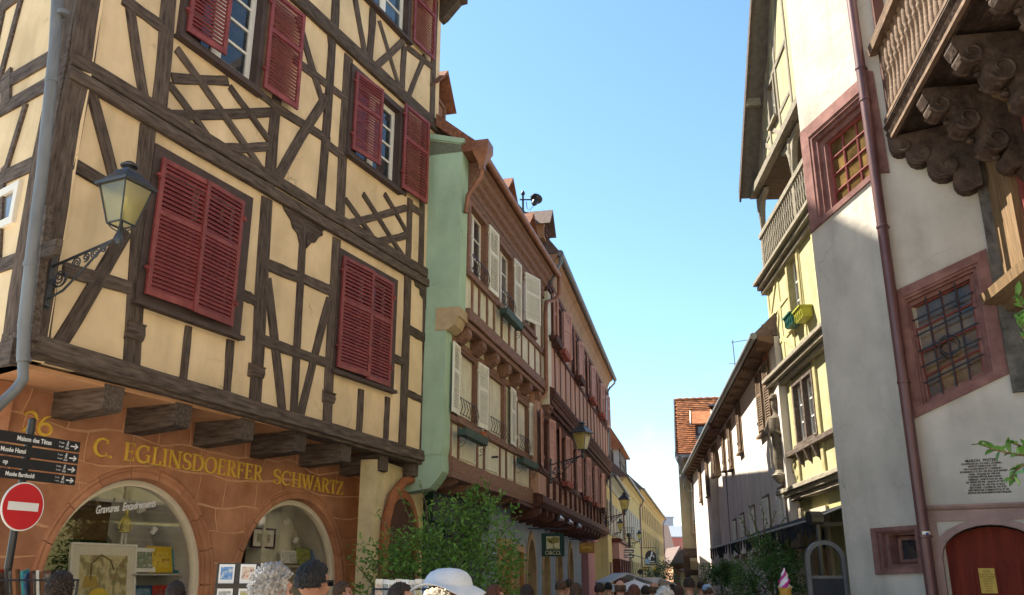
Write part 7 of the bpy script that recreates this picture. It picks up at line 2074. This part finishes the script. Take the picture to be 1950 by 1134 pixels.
# ------------------------------------------------------------------ awning, posts, ice cream cone, display frame on the right
blk = M('black_canvas', (.018, .019, .022), .85, .2, 6, bump=.2)
aw = thing('awning', 'black canvas awning with a fringed valance on two posts, right side of the street', 'awning', (0, 0, 0))
o0, o1 = at_y(1546, 990, 15.6), at_y(1352, 1046, 21.5)
i0, i1 = Vector((6.15, 15.8, 2.95)), Vector((6.75, 22.0, 2.95))
def solid4(m, a, c, d, e, th=.02):
    vs = [a, c, d, e]; m.add([tuple(p) for p in vs] + [tuple(p - Vector((0, 0, th))) for p in vs], [(0, 1, 2, 3), (7, 6, 5, 4), (0, 4, 5, 1), (1, 5, 6, 2), (2, 6, 7, 3), (3, 7, 4, 0)])
m = MB(); solid4(m, o0, i0, i1, o1); m.obj('canopy', blk, aw)
m = MB()
d = (o1 - o0); n = 36
for k in range(n):
    a, c = o0 + d * (k / n), o0 + d * ((k + .94) / n)
    hgt = .2 + .05 * math.sin(k * 1.7)
    m.add([tuple(a), tuple(c), tuple(c + Vector((.02 * math.sin(k), 0, -hgt))), tuple((a + c) / 2 + Vector((.03 * math.sin(k * 2.2), .0, -hgt - .05))), tuple(a + Vector((.02 * math.cos(k), 0, -hgt)))], [(0, 1, 2, 3, 4)])
m.obj('valance', blk, aw, fix=False)['kind'] = 'stuff'
MB().tube([o0, o1], .018, 8).obj('front_bar', M('pale_grey_metal', (.45, .46, .48), .4, .1, 5, metal=.5), aw)
MB().tube([o0 + Vector((-.06, -.02, .02)), o0 + Vector((.16, .02, .02))], .12, 12).obj('roller_end', iron, aw)
e = at_y(1556, 1000, 15.6); e2 = at_y(1474, 1030, 19.0)
for q in (e, e2): MB().tube([(q.x, q.y, 0), (q.x, q.y, q.z)], .045, 8).obj('post', iron, aw)
MB().tube([e, e + Vector((1.0, .2, .05))], .04, 6).obj('side_arm', iron, aw)
MB().tube([e + Vector((0, 0, -.35)), e2 + Vector((0, 0, -.2))], .02, 6).obj('side_arm', iron, aw)
c_ = at_y(1493, 1098, 13.0)
ic = thing('ice_cream_display', 'giant plastic ice cream cone with a pink and white swirl', 'ice cream display', (c_.x, 13, 0))
MB().lathe([(.2, 0), (.2, .04), (.03, .06), (.03, 1.0)], n=14).obj('stand', iron, ic, smooth=True)
wf_ = M('waffle_yellow', (.60, .33, .06), .5, .2, 8)
MB().lathe([(.025, .95), (.06, 1.36), (.075, 1.4), (.08, 1.46), (.088, 1.46), (.09, 1.52), (.02, 1.5)], n=18).obj('cone', wf_, ic, smooth=True)
for k in range(9):
    a0 = 2 * math.pi * k / 9
    for sg in (1, -1): MB().tube([((.03 + .052 * j / 6) * math.cos(a0 + sg * j * .22), (.03 + .052 * j / 6) * math.sin(a0 + sg * j * .22), .96 + .46 * j / 6) for j in range(7)], .004, 4).obj('waffle_rib', wf_, ic)
vs, fs, mi = [], [], []
NZ, NA = 30, 36
for i in range(NZ + 1):
    t_ = i / NZ
    z = 1.5 + .27 * t_
    r0 = .09 * (1 - t_) ** .75 * (1 + .13 * math.cos(t_ * 19))
    for k in range(NA):
        a = 2 * math.pi * k / NA
        r_ = r0 * (1 + .13 * math.cos(3 * a - t_ * 11))
        vs.append((r_ * math.cos(a) + .012 * t_ * t_, r_ * math.sin(a), z))
for i in range(NZ):
    for k in range(NA):
        k2 = (k + 1) % NA
        fs.append((i * NA + k, i * NA + k2, (i + 1) * NA + k2, (i + 1) * NA + k))
        mi.append(1 if math.cos(3 * (2 * math.pi * k / NA) - i / NZ * 11) > .25 else 0)
me = bpy.data.meshes.new('swirl'); me.from_pydata(vs, [], fs)
me.materials.append(M('cream_white_plastic', (.74, .70, .70), .3, .04, 5)); me.materials.append(M('pink_plastic', (.50, .03, .22), .3, .08, 5))
for p_, i in zip(me.polygons, mi): p_.material_index = i; p_.use_smooth = True
link('swirl', me, ic)
c_ = at_y(1574, 1098, 12.8)
ds = thing('display_frame', 'grey arched display frame with a dark panel beside the turret', 'display frame', (c_.x, 12.8, 0), RAD(-8))
ar = lambda r, v, f: arc_pts((0, v, r), r, 18, f)
MB().ring(ar(.27, 1.86, 0), ar(.21, 1.86, .02), -.06, .06).obj('frame', M('light_grey_metal', (.1, .105, .112), .45, .1, 5, metal=.4), ds, smooth=True)
MB().box(-.21, .21, -.02, .02, .05, 1.62).obj('panel', M('dark_blue_panel', (.02, .025, .035), .4, .2, 5), ds)
MB().box(-.21, .21, -.04, .04, 1.62, 1.66).obj('bar', MATS['light_grey_metal'], ds)

# ------------------------------------------------------------------ parasols and market awnings at the end of the street
canvas = M('white_canvas', (.78, .76, .70), .85, .06, 4)
def market_tent(label, x0, x1, xr, ytop, yeave, d, dep):
    a, c, r_ = at_y(x0, yeave, d), at_y(x1, yeave, d), at_y(xr, ytop, d)
    t = thing('market_canopy', label, 'canopy', (a.x, d, 0), 0, 'white canopies over the street stalls')
    w_, ze, zr, xr_ = c.x - a.x, a.z, r_.z, r_.x - a.x
    m = MB(); m.add([(0, 0, ze), (xr_, 0, zr), (w_, 0, c.z), (0, dep, ze), (xr_, dep, zr), (w_, dep, c.z), (0, 0, ze - .05), (xr_, 0, zr - .05), (w_, 0, c.z - .05), (0, dep, ze - .05), (xr_, dep, zr - .05), (w_, dep, c.z - .05)],
                    [(0, 1, 4, 3), (1, 2, 5, 4), (6, 9, 10, 7), (7, 10, 11, 8), (0, 6, 7, 1), (1, 7, 8, 2), (3, 4, 10, 9), (4, 5, 11, 10), (0, 3, 9, 6), (2, 8, 11, 5)]); m.obj('roof_cloth', canvas, t)
    m = MB(); m.box(0, w_, -.02, .0, ze - .3, ze - .05); m.obj('valance', canvas, t)
    for x in (.05, w_ - .05):
        for y in (.05, dep - .05): MB().tube([(x, y, 0), (x, y, ze)], .03, 6).obj('post', zinc, t)
market_tent('long gabled white canopy over the stalls before the lemon house', 1157, 1252, 1196, 1091, 1110, 33, 5)
market_tent('smaller white canopy further on below the pale feathery tree', 1249, 1290, 1257, 1100, 1114, 42, 5)
q = at_y(1208, 1098, 28)
zp_ = EYE + ray(1208, 1104).z / ray(1208, 1104).y * 28
t = thing('parasol', 'white round parasol in front of the gabled canopy', 'parasol', (q.x, 28, 0))
m = MB()
for k in range(8): m.v.append((.78 * math.cos(k * math.pi / 4), .78 * math.sin(k * math.pi / 4), zp_ - .28))
m.v += [(0, 0, zp_), (0, 0, zp_ - .1)]
for k in range(8): m.f += [(k, (k + 1) % 8, 8), ((k + 1) % 8, k, 9)]
m.obj('canopy', canvas, t, fix=False)
MB().tube([(0, 0, 0), (0, 0, zp_ + .05)], .025, 8).obj('pole', whitepaint, t)
for k in range(8): MB().tube([(0, 0, zp_ - .35), (.7 * math.cos(k * math.pi / 4), .7 * math.sin(k * math.pi / 4), zp_ - .27)], .008, 4).obj('rib', whitepaint, t)

# ------------------------------------------------------------------ people
def skin_mesh(verts, edges, name, voxel, smooth=4, extra=None, sub=1):
    """grow one continuous surface over a skeleton, fuse the added forms with it"""
    me = bpy.data.meshes.new(name)
    me.from_pydata([v[:3] for v in verts], edges, [])
    o = bpy.data.objects.new(name, me); col.objects.link(o)
    o.modifiers.new('skin', 'SKIN')
    sd_ = me.skin_vertices[0].data
    for i, v in enumerate(verts):
        r_ = v[3]; sd_[i].radius = r_ if isinstance(r_, tuple) else (r_, r_)
        sd_[i].use_root = (i == 0)
    s_ = o.modifiers.new('sub', 'SUBSURF'); s_.levels = sub; s_.render_levels = sub
    dg = bpy.context.evaluated_depsgraph_get()
    ev = bpy.data.meshes.new_from_object(o.evaluated_get(dg))
    bpy.data.objects.remove(o)
    bm = bmesh.new(); bm.from_mesh(ev)
    for c, r_ in (extra or []):
        q = bmesh.ops.create_icosphere(bm, subdivisions=3, radius=1.0)
        for v in q['verts']:
            v.co = Vector((c[0] + v.co.x * r_[0], c[1] + v.co.y * r_[1], c[2] + v.co.z * r_[2]))
    bm.to_mesh(ev); bm.free()
    o = bpy.data.objects.new(name, ev); col.objects.link(o)
    rm = o.modifiers.new('remesh', 'REMESH'); rm.mode = 'VOXEL'; rm.voxel_size = voxel; rm.use_smooth_shade = True
    sm_ = o.modifiers.new('smooth', 'SMOOTH'); sm_.iterations = smooth; sm_.factor = .5
    dg = bpy.context.evaluated_depsgraph_get()
    out = bpy.data.meshes.new_from_object(o.evaluated_get(dg))
    bpy.data.objects.remove(o)
    out.name = name
    for p in out.polygons: p.use_smooth = True
    return out
HEAD = [((0, .012, 1.665), (.077, .097, .103)), ((0, -.03, 1.60), (.058, .068, .075)), ((0, -.075, 1.567), (.03, .026, .026)), ((0, -.108, 1.632), (.013, .02, .022)), ((0, -.1, 1.652), (.009, .014, .026)),
        ((.079, .012, 1.64), (.010, .022, .034)), ((-.079, .012, 1.64), (.010, .022, .034)), ((0, -.092, 1.592), (.024, .012, .008)), ((0, -.09, 1.58), (.02, .012, .008)), ((0, -.078, 1.683), (.055, .024, .015)),
        ((.048, -.066, 1.62), (.02, .02, .022)), ((-.048, -.066, 1.62), (.02, .02, .022))]
def skeleton(walk=False, grow=0.0, part='body'):
    v, e = [], []
    def ch(pts, start=None):
        idx = start
        for p in pts:
            v.append((p[0], p[1], p[2], tuple(x + grow for x in p[3]) if isinstance(p[3], tuple) else p[3] + grow)); i = len(v) - 1
            if idx is not None: e.append((idx, i))
            idx = i
        return idx
    st = .17 if walk else .0
    if part in ('body', 'shirt'):
        ch([(0, 0, .97, (.15, .105))]) if part == 'body' else ch([(0, 0, .9, (.165, .12))])
        chest = ch([(0, .01, 1.12, (.135, .095)), (0, .015, 1.28, (.155, .11))], 0)
        nb = ch([(0, .02, 1.42, (.12, .085))], chest)
        if part == 'body':
            nk = ch([(0, .018, 1.5, .058), (0, .01, 1.57, .055), (0, .008, 1.66, .06)], nb)
        for s in (-1, 1):
            sh = ch([(s * .165, .02, 1.425, .062), (s * .2, .03, 1.3, .05), (s * .225, .035, 1.15, .043)] if part == 'body' else [(s * .165, .02, 1.425, .064), (s * .2, .03, 1.31, .058), (s * .215, .032, 1.2, .055)], nb)
            if part == 'body':
                wr = ch([(s * .235, -.04, 1.0, .035), (s * .24, -.1, .90, .026), (s * .24, -.125, .865, (.032, .02))], sh)
                hand = ch([(s * .24, -.15, .82, (.036, .018))], wr)
                for k, (dx, ln) in enumerate(((-.027, .062), (-.009, .072), (.009, .068), (.027, .052))):
                    ch([(s * .24 + dx, -.158, .79, .0085), (s * .24 + dx, -.158 + .012, .79 - ln * .5, .008), (s * .24 + dx, -.158 + .035, .79 - ln * .9, .007)], hand)
                ch([(s * .24 - s * .035, -.15, .83, .010), (s * .24 - s * .052, -.165, .80, .009)], wr)
    if part in ('body', 'trousers'):
        root = 0
        if part == 'trousers': ch([(0, 0, .98, (.155, .115))])
        for s in (-1, 1):
            f = s * st
            lg = ch([(s * .085, 0, .86, .092), (s * .095, -f * .4, .52, .062), (s * .095, -f * .55, .36, .058), (s * .095, -f * .7 + .02, .12, .042)] if part == 'body' else
                    [(s * .085, 0, .86, .1), (s * .095, -f * .4, .52, .076), (s * .095, -f * .7 + .02, .12, .062)], root)
            if part == 'body': ch([(s * .095, -f * .7, .055, .042), (s * .1, -f * .7 - .13, .035, .033)], lg)
    return v, e
bodies = [skin_mesh(*skeleton(w), 'person', .0125, 3, HEAD) for w in (False, True)]
shirts = skin_mesh(*skeleton(False, .018, 'shirt'), 'shirt', .02, 4)
trous = [skin_mesh(*skeleton(w, .006, 'trousers'), 'trousers', .02, 3) for w in (False, True)]
def hair_mesh(kind, seed):
    bm = bmesh.new()
    bmesh.ops.create_icosphere(bm, subdivisions=5, radius=1.0)
    c = Vector((0, .014, 1.668))
    cur = {'curly': .026, 'short': .011, 'bob': .013, 'long': .013, 'bald': .0}[kind]
    for v in bm.verts:
        d = v.co.copy()
        k = 1.12 if kind != 'curly' else 1.2
        r = Vector((.077 * k + .004, .097 * k, .103 * k))
        p = Vector((d.x * r.x, d.y * r.y, d.z * r.z))
        ang = d.z + (.35 if kind == 'short' else .0)
        n1 = noise.noise(d * (11 if kind == 'curly' else 16) + Vector((seed, 0, 0)))
        n2 = noise.noise(Vector((d.x * 26, d.y * 26, d.z * 3)) + Vector((0, seed, 0)))
        p += d * (cur * n1 * 1.6 + .009 * n2)
        front = d.y < -.35 and d.z < .42 + .1 * n1
        low = d.z < (-.42 if kind in ('short',) else -.6)
        sidefront = d.y < -.05 and d.z < -.15 and kind in ('short',)
        if kind == 'bald':
            if d.z > .28 or front: p = Vector((d.x * .06, d.y * .08, d.z * .085))
        if front or low and kind != 'long' and kind != 'bob' or sidefront:
            p = Vector((d.x * .062, d.y * .08, d.z * .085))
        if kind in ('bob', 'long') and d.z < -.1 and not front:
            dz = (.13 if kind == 'bob' else .3) * min(1, (-d.z - .1) / .7)
            p.z -= dz; p.x *= 1 + .12 * dz / .13 * .4; p.y = p.y * .9 + .012
        v.co = c + p
    me = bpy.data.meshes.new('hair'); bm.to_mesh(me); bm.free()
    for p in me.polygons: p.use_smooth = True
    return me
def hair_mat(name, c): return M(name, c, .55, .35, 26, bump=.9, bscale=60, stretch=(1, 1, .3), spec=.4)
H_ = dict(black=hair_mat('black_hair', (.012, .011, .012)), dark=hair_mat('dark_brown_hair', (.035, .022, .016)), brown=hair_mat('brown_hair', (.09, .05, .028)), auburn=hair_mat('auburn_hair', (.12, .04, .022)),
          grey=hair_mat('grey_hair', (.34, .33, .32)), white=hair_mat('white_hair', (.52, .50, .45)), blond=hair_mat('ash_blond_hair', (.36, .29, .19)))
skinA = M('skin_light', (.46, .24, .16), .55, .1, 12, spec=.35)
skinB = M('skin_tan', (.36, .18, .11), .55, .1, 12, spec=.35)
def cloth_m(nm, c): return M('cloth_' + nm, c, .9, .12, 9, bump=.25, bscale=40)
S_ = dict(white=cloth_m('white', (.62, .61, .60)), navy=cloth_m('navy', (.015, .02, .05)), red=cloth_m('red', (.42, .02, .025)), teal=cloth_m('teal', (.02, .09, .16)), grey=cloth_m('grey', (.22, .22, .23)), black=cloth_m('black', (.02, .02, .022)),
          beige=cloth_m('beige', (.42, .34, .24)), pink=cloth_m('pink', (.5, .2, .2)), green=cloth_m('green', (.06, .14, .07)), lightblue=cloth_m('light_blue', (.25, .36, .5)))
denim = cloth_m('denim', (.05, .07, .13)); khaki = cloth_m('khaki', (.2, .16, .1)); shoe = M('shoe_leather', (.05, .035, .03), .6, .2, 9)
eyeM = M('eye_dark', (.03, .02, .015), .2, .1, 9, spec=.6)
eyesph = MB().lathe([(.001, -.011), (.008, -.008), (.011, 0), (.008, .008), (.001, .011)], n=10).mesh('eye', eyeM, True)
for me in bodies: me.materials.append(skinA)
hcache = {}
def person(label, px, ytop, d, face, hair, hc, shirt, lower=denim, walk=0, skin=skinA, extra=None, turn=0):
    r_ = ray(px, ytop)
    top = EYE + r_.z / r_.y * d
    rb = ray(px, 1098)
    hk = {'curly': 1.8, 'short': 1.785, 'bob': 1.785, 'long': 1.785, 'bald': 1.772}[hair] if extra != 'hat' else 1.832
    if extra == 'cap': hk = 1.795
    k = top / hk
    t = bpy.data.objects.new('person', None); col.objects.link(t)
    tag(t, label, 'person', 'people in the street'); t.location = (rb.x / rb.y * d, d, 0); t.rotation_euler = (0, 0, RAD(180 - face)); t.scale = (k, k, k)
    b_ = link('body', bodies[walk], t)
    if skin is not skinA:
        b_.material_slots[0].link = 'OBJECT'; b_.material_slots[0].material = skin
    for s_ in (-1, 1): link('eye', eyesph, t, loc=(s_ * .031, -.083, 1.648))
    o = link('shirt', shirts.copy(), t); o.data.materials.append(S_[shirt])
    o = link('trousers', trous[walk].copy(), t); o.data.materials.append(lower)
    for s_ in (-1, 1):
        f = s_ * (.17 if walk else 0)
        MB().tube([(s_ * .096, -f * .7 + .06, .045), (s_ * .097, -f * .7, .055), (s_ * .1, -f * .7 - .1, .045), (s_ * .1, -f * .7 - .19, .03)], [.04, .052, .048, .03], 8).obj('shoe', shoe, t, smooth=True)
    key = (hair, px % 3)
    if extra != 'hat' or True:
        if key not in hcache: hcache[key] = hair_mesh(hair, px % 3 * 7.7)
        hm = hcache[key].copy(); hm.materials.append(H_[hc]); link('hair', hm, t)
    if extra == 'hat':
        hatm = M('pale_blue_grey_hat_cloth', (.50, .53, .57), .9, .06, 8, bump=.35, bscale=45)
        m = MB(); vs, fs = [], []
        prof = [(.0, 1.832), (.055, 1.826), (.092, 1.806), (.113, 1.778), (.121, 1.752), (.124, 1.738), (.148, 1.728), (.178, 1.712), (.195, 1.703)]
        n = 40
        for j, (r1, z) in enumerate(prof):
            for i in range(n):
                a = 2 * math.pi * i / n
                wv = max(0, j - 5) * .008 * math.sin(3 * a + .8) + (.01 * max(0, j - 5)) * math.cos(a - 1.6)
                vs.append((r1 * math.cos(a), .012 + r1 * 1.12 * math.sin(a), z + wv + (.003 * math.sin(6 * a) if j in (2, 3) else 0)))
        for j in range(len(prof) - 1):
            for i in range(n): fs.append((j * n + i, j * n + (i + 1) % n, (j + 1) * n + (i + 1) % n, (j + 1) * n + i))
        m.add(vs, fs); o = m.obj('sun_hat', hatm, t, smooth=True, fix=False)
        so = o.modifiers.new('thick', 'SOLIDIFY'); so.thickness = .004
        MB().tube([(.123 * math.cos(2 * math.pi * i / 30), .012 + .138 * math.sin(2 * math.pi * i / 30), 1.742) for i in range(30)], .0035, 5, closed=True).obj('hat_seam', hatm, t, smooth=True)
    if extra == 'cap':
        cm_ = S_['lightblue']
        MB().lathe([(.0, 1.79), (.05, 1.782), (.085, 1.755), (.098, 1.71), (.1, 1.685), (.092, 1.68)], (0, .01, 0), 18).obj('cap', cm_, t, smooth=True)
        MB().prism_z([(-.07, -.06), (.07, -.06), (.06, -.15), (.0, -.175), (-.06, -.15)], 1.69, 1.697).obj('peak', cm_, t)
    if extra == 'shades':
        m = MB()
        for s_ in (-1, 1): m.box(min(s_ * .008, s_ * .06), max(s_ * .008, s_ * .06), -.108, -.1, 1.632, 1.668)
        for s_ in (-1, 1): m.tube([(s_ * .06, -.1, 1.66), (s_ * .085, -.03, 1.66), (s_ * .086, .03, 1.655)], .004, 5)
        m.tube([(-.06, -.105, 1.662), (.06, -.105, 1.662)], .004, 5)
        m.obj('sunglasses', blackp, t)
    if extra == 'backpack':
        MB().prism_z([(-.15, .1), (.15, .1), (.15, .2), (.1, .27), (-.1, .27), (-.15, .2)], 1.0, 1.42).obj('backpack', S_['navy'], t)
        for s_ in (-1, 1): MB().tube([(s_ * .1, .12, 1.05), (s_ * .12, -.1, 1.15), (s_ * .11, -.12, 1.35), (s_ * .1, .0, 1.5), (s_ * .1, .11, 1.4)], .014, 5).obj('strap', S_['navy'], t)
    return t
person('person with dark curly hair beside the wire stand at the lower left', 117, 1087, 7.1, -20, 'curly', 'dark', 'black')
person('person with grey curly hair seen from behind by the black card rack', 523, 1071, 4.7, 42, 'curly', 'grey', 'beige', skin=skinA)
person('person with straight black hair and sunglasses looking towards the shop', 598, 1067, 5.5, 38, 'short', 'black', 'white', skin=skinB, extra='shades')
person('small person with brown hair before the right edge of the shop wall', 655, 1107, 10.5, 75, 'short', 'brown', 'white', khaki)
person('person with short dark brown hair right at the left shop window', 338, 1106, 8.3, -10, 'short', 'dark', 'grey')
person('person with dark tied hair left of the pale sun hat', 766, 1109, 7.4, 80, 'bob', 'dark', 'black')
person('person in a pale floppy sun hat in front of the green shrub', 858, 1083, 4.9, 68, 'bob', 'auburn', 'lightblue', extra='hat')
person('person with ash blond hair, lowest in front of the sun hat', 833, 1121, 3.7, 10, 'bob', 'blond', 'pink')
person('person with auburn hair right of the green shrub', 943, 1114, 9.3, 65, 'bob', 'auburn', 'green')
person('person with long dark hair in front of the honey wood doors', 1002, 1113, 11.5, -25, 'long', 'dark', 'red')
person('person in a navy top under the green hanging sign', 1069, 1104, 14, 35, 'short', 'brown', 'navy', walk=1)
person('person with dark hair half hidden behind the navy top', 1083, 1103, 17, 0, 'short', 'dark', 'black')
person('person with long brown hair right of the navy top', 1097, 1110, 13.2, 25, 'long', 'brown', 'red')
person('person with dark hair at the pink corner pier, nearer of two', 1142, 1110, 14.6, 30, 'short', 'dark', 'black')
person('person with dark hair at the pink corner pier, further of two', 1158, 1109, 18.5, 10, 'short', 'black', 'beige')
person('bald person in a white shirt with a navy backpack below the canopies', 1180, 1105, 13.0, 5, 'bald', 'brown', 'white', walk=1, extra='backpack')
person('person with long chestnut hair next to the navy backpack', 1206, 1113, 12.3, -5, 'long', 'auburn', 'navy')
person('dark haired person between the long chestnut hair and the red shirt', 1228, 1115, 15.5, 0, 'short', 'dark', 'grey')
person('bald person in a bright red shirt below the canopies', 1244, 1109, 14.2, 5, 'bald', 'brown', 'red', skin=skinB, walk=1)
person('person with white curly hair in the middle of the street', 1264, 1116, 9.0, 0, 'curly', 'white', 'white')
person('dark haired person behind the white curly hair', 1279, 1112, 19, 0, 'short', 'dark', 'pink', walk=1)
person('person with brown hair left of the teal shirt', 1291, 1114, 14.5, 15, 'bob', 'brown', 'beige')
person('person with dark hair in a teal shirt in the middle of the street', 1311, 1099, 13.8, -3, 'short', 'dark', 'teal', walk=1)
person('dark haired person in black, right behind the teal shirt', 1334, 1107, 19.5, 10, 'short', 'dark', 'black')
person('person in a light blue cap and white shirt right of the teal shirt', 1345, 1112, 14.8, -8, 'short', 'brown', 'white', extra='cap')
